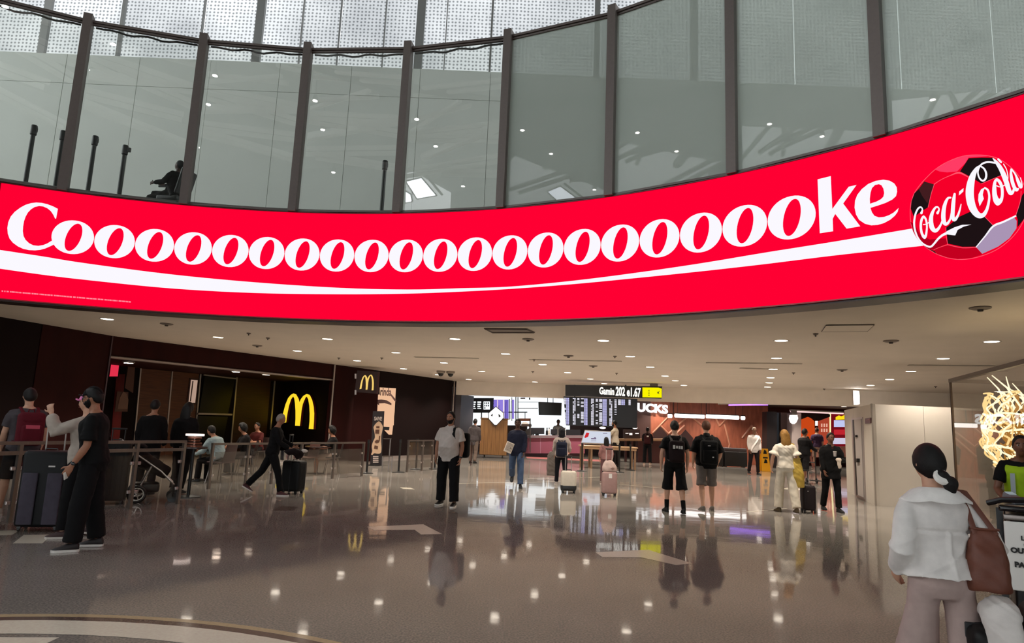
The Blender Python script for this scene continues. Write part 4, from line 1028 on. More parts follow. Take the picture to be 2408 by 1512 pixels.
for yy in (917, 921, 925, 928.5): pxprism('figure_symbol', rect(1524.5, yy, 1527.5, yy + 1.6), gs, N0, .01, M_black, s, lift=.03)
pxprism('ceiling_bracket', rect(1531, 902, 1547, 910), gs, N0, .2, mat('bracket_grey', '6a6058', .5), s, lift=-.03)

# --- coffee shop with copper wall
wcop = empty('wall_copper', (9, 36, 0)); tag(wcop, 'copper coloured feature wall with raised diamond ribs', kind='structure')
M_cop = mat('copper_plaster', 'a05a42', .5, var=.25, scale=2.5, stretch=(3, 3, .6))
P35 = V((0, 36, 0))
pxprism('wall_face', rect(1500, 944, 1806, 1096), P35, N0, .1, M_cop, wcop)
pxprism('dark_band', rect(1496, 938, 1530, 1096), P35, N0, .02, mat('brown_panel', '4a302c', .5), wcop, lift=.02)
M_rib = mat('copper_rib', 'c58a70', .4)
for a, c in (((1535, 1018), (1570, 982)), ((1552, 1000), (1572, 1020)), ((1572, 1020), (1622, 975)), ((1684, 985), (1692, 1002)), ((1692, 1002), (1708, 985)), ((1704, 998), (1716, 1045)), ((1716, 1045), (1712, 1060)), ((1745, 1030), (1768, 1000)), ((1768, 1000), (1790, 1040)), ((1622, 975), (1660, 1010)), ((1570, 1040), (1610, 1000))):
    pa, pc = onplane(*a, P35 + N0 * .02, N0), onplane(*c, P35 + N0 * .02, N0)
    place(MB().tube([pa, pc], .05, 4).build('rib', M_rib), wcop)
M_diam = mat('dark_diamond', '351a18', .5)
for d_ in ([(1552, 1003), (1570, 1023), (1568, 1075), (1538, 1075), (1536, 1020)], [(1612, 1010), (1630, 1030), (1625, 1060), (1600, 1060), (1596, 1028)]):
    pxprism('diamond', d_, P35, N0, .02, M_diam, wcop, lift=.03)
for x in (1583, 1660): pxprism('panel_joint', rect(x, 944, x + 1.6, 975), P35, N0, .02, M_diam, wcop, lift=.02)
s = empty('coffee_shop_letters', aty(1530, 961, 35.8)); tag(s, 'glowing white block capitals of the coffee shop, cut off by the departures board', 'sign')
text_obj('lettering', 'BUCKS', .60, emit('letters_white', 'ffffff', 1.5), aty(1526, 960.5, 35.8), (1, 0, -.035), s, bold=.03, ext=.03, width=2.02)
M_pend = emit('pendant_white', 'fff8f4', 3.2)
for i, (x0, x1, l) in enumerate(((1570, 1581, 'short'), (1586, 1657, 'long'), (1660, 1738, 'long'), (1742, 1752, 'short'))):
    p = aty((x0 + x1) / 2, 978 + (x0 - 1570) * .028, 33.5); w = aty(x1, 978, 33.5).x - aty(x0, 978, 33.5).x
    s = empty('linear_pendant', p)
    tag(s, ['short end segment of the white linear light, next to the block capitals', 'long white linear light bar over the two men in black shirts', 'long white linear light bar right of the grey-shorts man', 'short end segment of the white linear light at its right end'][i], 'lamp', 'linear pendant lights')
    MB().rbox((0, 0, 0), (w, .12, .19), .05).build('diffuser', M_pend, s, True)
    MB().box((0, 0, .11), (w * .96, .1, .04)).build('housing', M_black, s)
    for k in ((-.4, .4) if w > .5 else (0,)): MB().box((w * k, 0, .45), (.015, .015, .7)).build('hanger_wire', M_black, s)
s = empty('violet_light_strip', aty(1760, 952, 33)); tag(s, 'violet glowing light strip under the header at the right of the coffee shop', 'lamp')
pxprism('tube', [(1714, 951), (1806, 950), (1806, 953), (1714, 954)], V((0, 33, 0)), N0, .05, emit('violet_strip', '9a62ff', 4.0), s)
pxprism('channel', [(1690, 947), (1808, 946), (1808, 950), (1690, 951)], V((0, 33, 0)), N0, .12, M_soffit, s)
# coffee bar counter (dark red) behind the walkers
c0_ = aty(1490, 1075, 33.2)
s = empty('coffee_bar', V((c0_.x, 33.2, 0))); tag(s, 'dark red coffee bar with a wooden top beneath the departures board', 'bar')
pxprism('front', rect(1500, 1037, 1560, 1090), V((0, 33.2, 0)), N0, .6, mat('bar_red', '4a1a18', .45), s)
pxprism('top', rect(1440, 1032, 1566, 1037), V((0, 33.1, 0)), N0, .7, mat('bar_top', 'a8805e', .35), s)
for x in (1446, 1470, 1485): pxprism('panel', rect(x, 1037, x + 4, 1090), V((0, 33.2, 0)), N0, .3, mat('bar_red', '4a1a18', .45), s)
s = empty('coffee_machine', V((aty(1500, 1030, 33.6).x, 33.6, aty(1500, 1032, 33.6).z))); tag(s, 'dark espresso machine with painted chrome glints on the coffee bar', 'machine')
pxprism('body', rect(1468, 1010, 1505, 1032), V((0, 33.6, 0)), N0, .4, mat('machine_dark', '241512', .35), s)
for r_ in (rect(1471, 1018, 1478, 1020), rect(1480, 1018, 1487, 1023), rect(1494, 1018, 1502, 1020.5)): pxprism('chrome_glint', r_, V((0, 33.6, 0)), N0, .02, emit('chrome_glint_glow', 'fff0e8', 1.2), s, lift=.02)  # chrome glints painted as small glowing strips
s = empty('bar_spot_lamp', aty(1417, 1006, 33)); tag(s, 'small white spot lamp below the departures board', 'lamp')
MB().ball((0, 0, 0), .09, sc=(1.8, 1, .6)).build('shade', emit('spot_glow', 'fff4ee', 2), s, True); MB().tube([(0, 0, .03), (0, 0, 1.0)], .008, 6).build('cord', M_black, s)
s = empty('bar_spot_lamp', aty(1493, 1006, 33)); tag(s, 'small white spot lamp over the coffee bar beside the block capitals', 'lamp')
MB().ball((0, 0, 0), .08, sc=(1.6, 1, .7)).build('shade', emit('spot_glow', 'fff4ee', 2), s, True); MB().tube([(0, 0, .03), (0, 0, 1.0)], .008, 6).build('cord', M_black, s)
# info desk with slanted screen and its long table
it = aty(1400, 1090, 27.0)
s = empty('slanted_info_screen', V((aty(1401, 1040, 27).x, 27, aty(1401, 1046, 27).z))); tag(s, 'slanted white touch screen with a red mark on the long table', 'screen')
scr_n = V((0, -1, .35)).normalized()
pxprism('casing', [(1375, 1011), (1437, 1014), (1437, 1045), (1366, 1042)], aty(1401, 1028, 27), scr_n, .08, mat('casing_grey', '8a8684', .4), s)
pxprism('display', [(1376, 1013), (1436, 1016), (1436, 1043), (1368, 1040)], aty(1401, 1028, 27), scr_n, .01, emit('display_pale', 'd6dcea', .95), s, lift=.01)
pxprism('red_mark', [(1379, 1017), (1386, 1018), (1383, 1027), (1376, 1030), (1374, 1028)], aty(1401, 1028, 27), scr_n, .005, emit('mark_red', 'd62b30', .9), s, lift=.02)
for r_ in (rect(1390, 1030, 1402, 1033), rect(1397, 1028, 1401, 1030), rect(1418, 1018, 1428, 1019.5), rect(1390, 1036, 1402, 1037)): pxprism('small_print', r_, aty(1401, 1028, 27), scr_n, .005, mat('print_violet', '55507a', .5), s, lift=.02)
s = empty('long_table', V((aty(1430, 1090, 26.6).x, 26.6, 0))); tag(s, 'long pale wooden table on square legs under the slanted screen', 'table')
tx0, tx1, tz = aty(1365, 1046, 26.6).x, aty(1500, 1046, 26.6).x, aty(1365, 1047, 26.6).z
cxt = s.location.x
MB().rbox(((tx0 + tx1) / 2 - cxt, .4, tz - .02), (tx1 - tx0, .9, .05), .01, seg=1).build('table_top', mat('table_oak', 'b08e6c', .35), s)
MB().box(((tx0 + tx1) / 2 - cxt, .0, tz - .09), (tx1 - tx0 - .1, .03, .09)).build('apron', mat('table_oak', 'b08e6c', .35), s)
for x in (tx0 + .1, tx0 + .45, (tx0 + tx1) / 2, tx1 - .1):
    for yy in (.05, .75): MB().box((x - cxt, yy, tz / 2 - .03), (.07, .07, tz - .06)).build('leg', mat('table_leg', '8a6c52', .4), s)
stanchion(1456, 1111, 'black stanchion right of the long table', 1.0)
stanchion(1482, 1106, 'black stanchion with a flat base before the coffee bar', 1.0)
stanchion(1368, 1108, 'thin dark stanchion at the left end of the long table', 1.0)
# dark benches in front of the copper wall
for i, (x0, x1, y0, y1, l) in enumerate(((1704, 1758, 1052, 1096, 'black upholstered bench against the copper wall beside the white-robed person'), (1690, 1702, 1058, 1098, 'black narrow ottoman at the left end of the black bench'))):
    p0, p1 = aty(x0, y1, 32.6), aty(x1, y1, 32.6); s = empty('lounge_bench', V(((p0.x + p1.x) / 2, 32.6, 0))); tag(s, l, 'bench')
    w = p1.x - p0.x; hh = aty(x0, y0, 32.6).z
    MB().rbox((0, .3, hh * .42), (w, .6, hh * .84 - .06), .04).build('body', mat('bench_black', '0d0a0b', .5), s, True)
    MB().rbox((0, .3, hh * .88), (w * .98, .58, hh * .22), .05).build('cushion', mat('bench_cushion', '3a2e30', .6), s, True)
    for sx in (-.4, .4): MB().box((w * sx, .3, .03), (.06, .4, .06)).build('foot', M_black, s)
# wet floor sign
s = empty('wet_floor_sign', atz(1798, 1108, 0)); tag(s, 'tall yellow folding wet-floor sign with black marks by the white-robed person', 'sign')
M_yel = mat('cone_yellow', 'f0a818', .4)
for sg in (-1, 1):
    o = MB().prism([V((-.2, sg * .18, 0)), V((.2, sg * .18, 0)), V((.15, sg * .02, .98)), V((-.15, sg * .02, .98))], (0, sg, .17), .02).build('panel', M_yel, s)
for zz in (.76, .36):
    MB().prism([V((-.08, -.20 + .165 * zz, zz)), V((.08, -.20 + .165 * zz, zz)), V((.06, -.20 + .165 * (zz + .13), zz + .13)), V((-.02, -.20 + .165 * (zz + .18), zz + .18))], (0, -1, .17), .012).build('pictogram', M_black, s)
MB().prism([V((-.11, -.19 + .08, .56)), V((.11, -.19 + .08, .56)), V((.10, -.19 + .09, .62)), V((-.10, -.19 + .09, .62))], (0, -1, .17), .012).build('warning_bar', M_black, s)
# column, lantern, food court beyond
s = empty('wall_column', (0, 0, 0))
pxprism('column_dark', rect(1803, 968, 1827, 1110), V((0, 33.5, 0)), N0, .6, mat('col_dark', '1d1416', .5), s)
pxprism('column_blue', rect(1820, 970, 1836, 1085), V((0, 34, 0)), N0, .6, mat('col_blue', '5d6c7e', .5), s)
pxprism('column_brown', rect(1836, 970, 1862, 1085), V((0, 33.8, 0)), N0, .6, mat('col_brown', '5c4440', .5), s)
pxprism('column_pale', rect(1862, 972, 1884, 1080), V((0, 33.2, 0)), N0, .6, mat('col_pale', 'b8a8a4', .5), s)
tag(s, 'grouped dark, blue and pale pillars between coffee shop and food court', kind='structure')
s = empty('wall_lantern', aty(1868, 983, 32.5)); tag(s, 'glowing white lantern on the pale pillar', 'lamp')
pxprism('globe', [(1862, 976), (1875, 976), (1877, 984), (1873, 993), (1868, 997), (1863, 993), (1860, 984)], V((0, 32.5, 0)), N0, .25, emit('lantern_glow', 'fff2ee', 2.2), s)
pxprism('cap', rect(1863, 964, 1874, 976), V((0, 32.5, 0)), N0, .2, M_trim, s)
s = empty('food_court_stand', V((aty(1935, 1060, 38).x, 38, 0))); tag(s, 'orange and red food stand glowing behind the man in the black suit', 'stand')
P38 = V((0, 38, 0))
pxprism('orange_panel', [(1885, 985), (1900, 978), (1915, 990), (1918, 1050), (1885, 1050)], P38, N0, .1, emit('orange_glow', 'e0501c', .75), s)
pxprism('salmon_panel', [(1925, 988), (1952, 978), (1952, 1046), (1928, 1046)], P38, N0, .1, emit('salmon_glow', 'cc5238', .65), s)
pxprism('red_panel', rect(1952, 972, 1996, 1052), P38, N0, .1, emit('red_panel_glow', '8e1420', .6), s)
pxprism('lit_edge', rect(1951, 972, 1954, 1046), P38, N0, .1, emit('edge_glow', 'fff0b0', 1.2), s, lift=.02)
pxprism('yellow_letters', [(1966, 981), (1973, 977), (1979, 979), (1990, 975), (1990, 986), (1966, 987)], P38, N0, .05, emit('yellow_glow', 'f4d418', 1.1), s, lift=.05)
pxprism('menu_screen', rect(1962, 988, 1990, 1004), P38, N0, .05, emit('menu_blue', 'c0c8f0', 1.0), s, lift=.05)
pxprism('red_pattern', rect(1962, 1010, 1990, 1022), P38, N0, .05, emit('red_glow', 'd02a34', .8), s, lift=.05)
for i in range(6): pxprism('pale_mark', rect(1931 + (i % 3) * 6, 996 + (i // 3) * 12, 1934 + (i % 3) * 6, 1004 + (i // 3) * 12), P38, N0, .02, emit('pale_mark', 'f4b8a0', .9), s, lift=.05)
pxprism('dark_canopy', [(1885, 974), (1952, 974), (1952, 980), (1925, 990), (1900, 980), (1885, 986)], P38, N0, .1, mat('canopy_brown', '3a2422', .6), s, lift=.06)
pxprism('counter', rect(1880, 1050, 1996, 1075), V((0, 37.5, 0)), N0, .5, mat('stand_counter', 'b87868', .5), s)
pxprism('bright_counter', rect(1958, 1030, 1996, 1044), P38, N0, .1, emit('counter_glow', 'd8d0e8', .9), s, lift=.06)
s = empty('hanging_lamp', aty(1921, 995, 36.5)); tag(s, 'bright narrow hanging lamp in front of the orange food stand', 'lamp')
pxprism('tube', rect(1919, 990, 1923, 1001), V((0, 36.5, 0)), N0, .1, emit('tube_glow', 'fff4f0', 2.5), s); pxprism('cord', rect(1920.5, 970, 1921.5, 990), V((0, 36.5, 0)), N0, .02, M_black, s)
s = empty('soffit_light_band', V((aty(1930, 968, 33).x, 33, aty(1930, 968, 33).z))); tag(s, 'pale pink light band under the header above the food stand', 'lamp')
pxprism('band', [(1860, 966), (1984, 971), (1984, 974), (1860, 969)], V((0, 33, 0)), N0, .1, emit('band_glow', 'f2c8c4', 1.3), s); pxprism('housing', [(1860, 963), (1984, 968), (1984, 971), (1860, 966)], V((0, 33, 0)), N0, .2, M_soffit, s)
# wall washer on the header
wx = aty(2015, 935, 25.8)
s = empty('wall_washer_lamp', wx); tag(s, 'bright white wall washer lamp on the header left of the hoarding', 'lamp')
MB().rbox((0, 0, .0), (.16, .12, .5), .03).build('diffuser', emit('washer_glow', 'fff6ee', 14), s, True)
MB().box((0, .1, .0), (.2, .06, .56)).build('back_plate', M_trim, s)

# ================================================================ RIGHT: WHITE HOARDING, VITRINE, KIOSK
h0, h1, h2 = V((8.82, 16.19, 0)), V((10.27, 20.41, 0)), V((14.8, 16.45, 0))
wh = empty('wall_hoarding', h0); tag(wh, 'white temporary hoarding with a service door', kind='structure')
M_hoard = mat('hoarding_white', 'bdb5aa', .55, var=.02, scale=3)
def hp(a, b_, name='hoarding_panel', z1=2.41):
    d = (b_ - a).normalized(); n = V((d.y, -d.x, 0))
    place(MB().prism([a + d * .004, b_ - d * .004, b_ - d * .004 + Z * z1, a + d * .004 + Z * z1], V((d.y, -d.x, 0)) * -1 if (n.y < 0 or n.x < 0) else n, .08).build(name, M_hoard), wh)
for t0, t1 in ((0, .22), (.22, .62), (.62, 1)): hp(h0.lerp(h1, t1), h0.lerp(h1, t0))
for t0, t1 in ((0, .215), (.215, .42), (.42, .62), (.62, .82), (.82, 1)): hp(h0.lerp(h2, t0), h0.lerp(h2, t1))
place(MB().box(h0 + Z * 1.205, (.03, .03, 2.43)).build('corner_bead', mat('bead_grey', '8e857c', .5)), wh)
nH = V((-(h1 - h0).y, (h1 - h0).x, 0)).normalized()
dr = empty('door_1', h0.lerp(h1, .4)); tag(dr, 'narrow grey service door with dark hardware in the white hoarding', kind='structure')
pxprism('frame', [(2001, 983), (2027, 981), (2034, 1181), (2010, 1168)], h0, nH, .05, M_trim, dr, lift=.03)
pxprism('leaf', [(2004, 987), (2024, 985), (2031, 1176), (2013, 1166)], h0, nH, .04, mat('door_grey', 'a59d98', .5), dr, lift=.05)
pxprism('shadow_gap', [(2004, 987), (2007, 987), (2016, 1167), (2013, 1166)], h0, nH, .02, M_black, dr, lift=.06)
pxprism('lever', rect(2009, 1078, 2015, 1087), h0, nH, .08, M_black, dr, lift=.12)
pxprism('closer', rect(2007, 1023, 2012, 1028), h0, nH, .06, M_black, dr, lift=.1)
pxprism('kick_plate', [(2014, 1163), (2030, 1170), (2031, 1176), (2014, 1168)], h0, nH, .01, M_metal, dr, lift=.07)
s = empty('door_plaque', onplane(2040, 989, h0, nH)); tag(s, 'small dark red plaque beside the service door on the hoarding', 'plaque')
pxprism('plate', [(2034, 984), (2047, 982), (2047, 995), (2034, 996)], h0, nH, .02, mat('plaque_red', '4a1c1c', .4), s, lift=.04)
pxprism('border', [(2036, 987), (2045, 985.5), (2045, 987), (2036, 988.5)], h0, nH, .01, mat('plaque_pale', '8a5a54', .4), s, lift=.05)
# glass vitrine around the glowing sculpture
v0, v1, v2 = V((7.43, 11.16, 0)), V((6.30, 7.9, 0)), V((11.2, 10.6, 0))
s = empty('glass_vitrine', v0); tag(s, 'tall glass screen with a thin bronze top rail around the glowing sculpture', 'vitrine')
G_v = glass('vitrine_glass', 'e6e4e0', .32, .03, '8a8078')
for a, b_ in ((v1, v0), (v0, v2)):
    MB().add([a - v0, b_ - v0, b_ - v0 + Z * 2.56, a - v0 + Z * 2.56], [(0, 1, 2, 3)]).build('glass_pane', G_v, s)
    d = b_ - a; MB().box((a + b_) / 2 - v0 + Z * 2.58, (d.length, .06, .06), math.atan2(d.y, d.x)).build('top_rail', mat('bronze_rail', '5a4a40', .4, .5), s)
    MB().box((a + b_) / 2 - v0 + Z * .04, (d.length, .06, .08), math.atan2(d.y, d.x)).build('bottom_rail', mat('bronze_rail', '5a4a40', .4, .5), s)
MB().box(Z * 1.29, (.03, .03, 2.58)).build('corner_post', mat('bronze_rail', '5a4a40', .4, .5), s)
# dark back panels seen through the glass
tag(MB().prism([V((11.5, 15.2, 0)), V((15, 14.9, 0)), V((15, 14.9, 2.9)), V((11.5, 15.2, 2.9))], (0, 1, 0), .2).build('wall_vitrine', mat('vitrine_back', '6a554a', .6)), 'brown wall behind the glass vitrine', kind='structure')
# sculpture: woven strands of light
sc0 = V((7.95, 9.6, 0)); random.seed(21)
s = empty('light_sculpture', sc0); tag(s, 'glowing warm yellow sculpture of woven tubes behind the counter', 'sculpture')
M_strand = emit('strand_glow', 'ffd890', 1.9)
M_strand2 = emit('strand_glow_pale', 'fff0c8', 2.4)
def shape_r(z):   # radius of the goblet outline
    t = (z - .85) / 1.5
    return .60 + .10 * math.sin(t * 3) + (.22 * min(1, max(0, t - .12) / .3))
def spoint(a, z, k=1.0):
    r = shape_r(z) * k
    return V((r * math.cos(a), r * math.sin(a), z))
M_in = emit('strand_shaded_amber', 'e09a3c', .9)  # inner strands dimmer and deeper amber, shading put into their glow
for z in (1.02, 1.28, 1.52, 1.75, 1.98):                       # wavy hoops
    MB().tube([spoint(2 * PI * k / 48, z + .02 * math.sin(k * 1.1 + z * 9), 1.0 + .02 * math.sin(k * 2.3)) for k in range(49)], .015, 6).build('hoop', M_strand2, s, True)
for i in range(210):                                           # wandering uprights and loops
    inner = i % 3 == 0
    a = random.uniform(0, 2 * PI); z = random.uniform(.82, 1.9); k = random.uniform(.45, .8) if inner else random.uniform(.9, 1.05); pts = []
    wob = random.uniform(.05, .16); up_ = random.uniform(.05, .13); ph_ = random.uniform(0, 6)
    for j in range(8):
        pts.append(tuple(spoint(a + wob * math.sin(j * 1.5 + ph_), min(z, 2.3), k + .04 * math.sin(j * 2 + ph_))))
        a += random.uniform(-.07, .07); z += up_ * (math.cos(j * .8) if i % 4 == 0 else 1) * random.uniform(.6, 1.2)
    MB().tube([V(q) for q in smoothpts(pts, 3)], random.choice((.009, .012, .015)), 6).build('strand', M_in if inner else random.choice((M_strand, M_strand2)), s, True)
for i in range(40):
    a = random.uniform(0, 2 * PI); p = spoint(a, 2.15, random.uniform(.2, .98)); t = V((p.x * random.uniform(-.2, .5), p.y * .3, random.uniform(.15, .42)))
    MB().tube([p - t * .2, p + t * .5 + V((.04, 0, .02)), p + t], [.014, .012, .006], 6).build('tip', M_strand2, s, True)
MB().lathe([(.0001, 0), (.55, 0), (.55, .75), (.45, .8), (.0001, .8)], (0, 0, 0), 24).build('plinth', mat('plinth_cream', 'b8a890', .6), s, True)
# black information kiosk counter
kc = V((4.25, 5.9, 0))
s = empty('black_kiosk_counter', kc, -.6); tag(s, 'black service counter at the right edge with a glossy top', 'counter')
MB().rbox((1.1, .55, .48), (2.0, .9, .9), .03).build('body', mat('kiosk_black', '0a090a', .35), s, True)
MB().rbox((1.1, .55, 1.0), (2.15, 1.05, .05), .015).build('top', mat('kiosk_top', '141213', .15), s, True)
MB().rbox((1.1, .02, .93), (2.1, .04, .05), .01).build('edge_strip', M_metal, s, True)
MB().tube([V((-.05, .1, 1.03)), V((.05, .05, 1.07)), V((.4, .02, 1.1)), V((1.2, 0, 1.1)), V((2, 0, 1.1))], .025, 8).build('front_rail', M_black, s, True)
MB().box((.03, .1, .5), (.05, .05, 1.0)).build('corner_post', M_black, s)
s2 = empty('counter_notice', kc + Matrix.Rotation(-.6, 3, 'Z') @ V((.0, -.02, .5)), -.6); tag(s2, 'white notice board with black capitals fixed on the black counter', 'notice')
MB().rbox((.6, 0, .12), (1.1, .02, .56), .03).build('board', mat('notice_white', 'e6e2dc', .5), s2, True)
M_nt = mat('notice_ink', '1a1818', .6)
text_obj('lettering', 'LIM', .05, M_nt, V((.16, -.016, .27)), (1, 0, 0), None, bold=.002, align='LEFT')
text_obj('lettering', 'low', .035, M_nt, V((.175, -.016, .215)), (1, 0, 0), None, align='LEFT')
text_obj('lettering', 'OUTIN', .058, M_nt, V((.085, -.016, .165)), (1, 0, 0), None, bold=.003, align='LEFT')
text_obj('lettering', 'PARI', .058, M_nt, V((.105, -.016, .05)), (1, 0, 0), None, bold=.003, align='LEFT')
for o_ in [o for o in col.objects if o.name.startswith('lettering') and o.parent is None]: o_.parent = s2
for i, (x, y, l) in enumerate(((.35, .25, 'small grey card machine on the black counter before the vest-wearing attendant'), (.75, .3, 'flat white leaflet stack on the black counter'))):
    t = empty('card_machine' if i == 0 else 'leaflet_stack', kc + V((x, y, 1.026))); tag(t, l, 'card machine' if i == 0 else 'leaflets')
    if i == 0:
        MB().rbox((0, 0, .04), (.09, .16, .06), .01, rx=.3).build('body', mat('card_grey', '6c7076', .4), t, True)
        MB().rbox((0, .03, .085), (.07, .06, .006), .002, rx=.3, seg=1).build('display', emit('card_disp', 'b8c4c8', .5), t)
    else:
        for k in range(3): MB().box((.004 * k, .003 * k, .004 + .006 * k), (.21, .15, .005), .1 * k).build('leaflet', M_white, t)
# ================================================================ PEOPLE
_queue = []          # (object, voxel, fold amplitude, seed)
def grow(name, mb, m, voxel, parent=None, fold=0.0, seed=0, smooth=4):
    """closed overlapping shapes -> one continuous skin"""
    me = bpy.data.meshes.new(name); me.from_pydata(mb.v, [], mb.f); me.materials.append(m)
    bm = bmesh.new(); bm.from_mesh(me); bmesh.ops.recalc_face_normals(bm, faces=bm.faces); bm.to_mesh(me); bm.free()
    o = bpy.data.objects.new(name, me); col.objects.link(o)
    if parent: o.parent = parent
    r = o.modifiers.new('r', 'REMESH'); r.mode = 'VOXEL'; r.voxel_size = voxel; r.use_smooth_shade = True
    s = o.modifiers.new('s', 'SMOOTH'); s.factor = .5; s.iterations = smooth
    _queue.append((o, fold, seed)); return o
def flush():
    bpy.context.view_layer.update()
    dg = bpy.context.evaluated_depsgraph_get(); new = []
    for o, fold, seed in _queue:
        new.append(bpy.data.meshes.new_from_object(o.evaluated_get(dg)))
    for (o, fold, seed), me in zip(_queue, new):
        mt = o.data.materials[0]; old = o.data; o.modifiers.clear(); o.data = me; bpy.data.meshes.remove(old)
        me.materials.clear(); me.materials.append(mt); me.name = o.name
        me.polygons.foreach_set('use_smooth', [True] * len(me.polygons))
        if fold:
            n = len(me.vertices); c = np.empty(n * 3); me.vertices.foreach_get('co', c); c = c.reshape(-1, 3)
            nr = np.empty(n * 3); me.vertices.foreach_get('normal', nr); nr = nr.reshape(-1, 3)
            ph = seed * 1.7
            w = np.sin(c[:, 2] * 34 + c[:, 0] * 18 + 2.2 * np.sin(c[:, 1] * 14 + ph) + ph) * np.sin(c[:, 0] * 11 - c[:, 2] * 9 + ph * 2)
            w += .7 * np.sin(c[:, 2] * 17 - c[:, 0] * 29 + 2 * np.sin(c[:, 2] * 8 + ph) + c[:, 1] * 21)
            w += .5 * np.sin(c[:, 0] * 55 + 3 * np.sin(c[:, 2] * 13 + ph)) + .45 * np.sin(c[:, 2] * 70 + c[:, 0] * 40 + 4 * np.sin(c[:, 0] * 12 + c[:, 2] * 7 + ph))
            if seed >= 100:      # long soft drapes with narrow ridges
                def ridge(u): return np.exp(-(np.sin(u) / .24) ** 2)
                warp = 2.2 * np.sin(c[:, 2] * 6 + c[:, 0] * 5 + ph)
                w = 1.1 * ridge(c[:, 0] * 9 + c[:, 2] * 10 + warp) + .8 * ridge(c[:, 0] * 16 - c[:, 2] * 7 + .8 * warp + 1) + .6 * ridge(c[:, 2] * 22 + c[:, 0] * 8 + 1.5 * warp) * (c[:, 2] < .95) - .8
                bk = (c[:, 1] < 0) * (np.abs(c[:, 0]) < .14)
                w = w * np.clip((1.13 - c[:, 2]) * 9, .1, 1) + bk * (-1.1 * np.exp(-((c[:, 2] - 1.08) / .006) ** 2) + 1.6 * np.exp(-((c[:, 0] - .01) / .010) ** 2) * (c[:, 2] < 1.08) * np.clip((c[:, 2] - .75) * 3, 0, 1))
            c = c + nr * (w * fold)[:, None]
            me.vertices.foreach_set('co', c.ravel()); me.update()
    _queue.clear()
def rings(mb, R, n=18):
    """loft through rings (centre, half-width vec, half-depth vec)"""
    o = len(mb.v); k = len(R)
    for c, a, b in R:
        c, a, b = V(c), V(a), V(b)
        for j in range(n):
            w = 2 * PI * j / n
            ca, sa = math.cos(w), math.sin(w)
            mb.v.append(tuple(c + a * ca * abs(ca) ** -.12 + b * sa * abs(sa) ** -.12 if abs(ca) > .02 and abs(sa) > .02 else c + a * ca + b * sa))
    for i in range(k - 1):
        for j in range(n): mb.f.append((o + i * n + j, o + i * n + (j + 1) % n, o + (i + 1) * n + (j + 1) % n, o + (i + 1) * n + j))
    mb.f.append(tuple(o + j for j in range(n))[::-1]); mb.f.append(tuple(o + (k - 1) * n + j for j in range(n)))
def skin(tone): return mat('skin_' + tone, {'light': 'c99a80', 'tan': '9c6a50', 'brown': '6e452f', 'dark': '4a2c20'}[tone], .55, var=.06, scale=40, bump=.03, bscale=200)
def cloth(c, kind='c'): return mat('%s_%s' % (kind, c), c, .85, var=.08, scale=14, bump=.12, bscale=260, spec=.2)
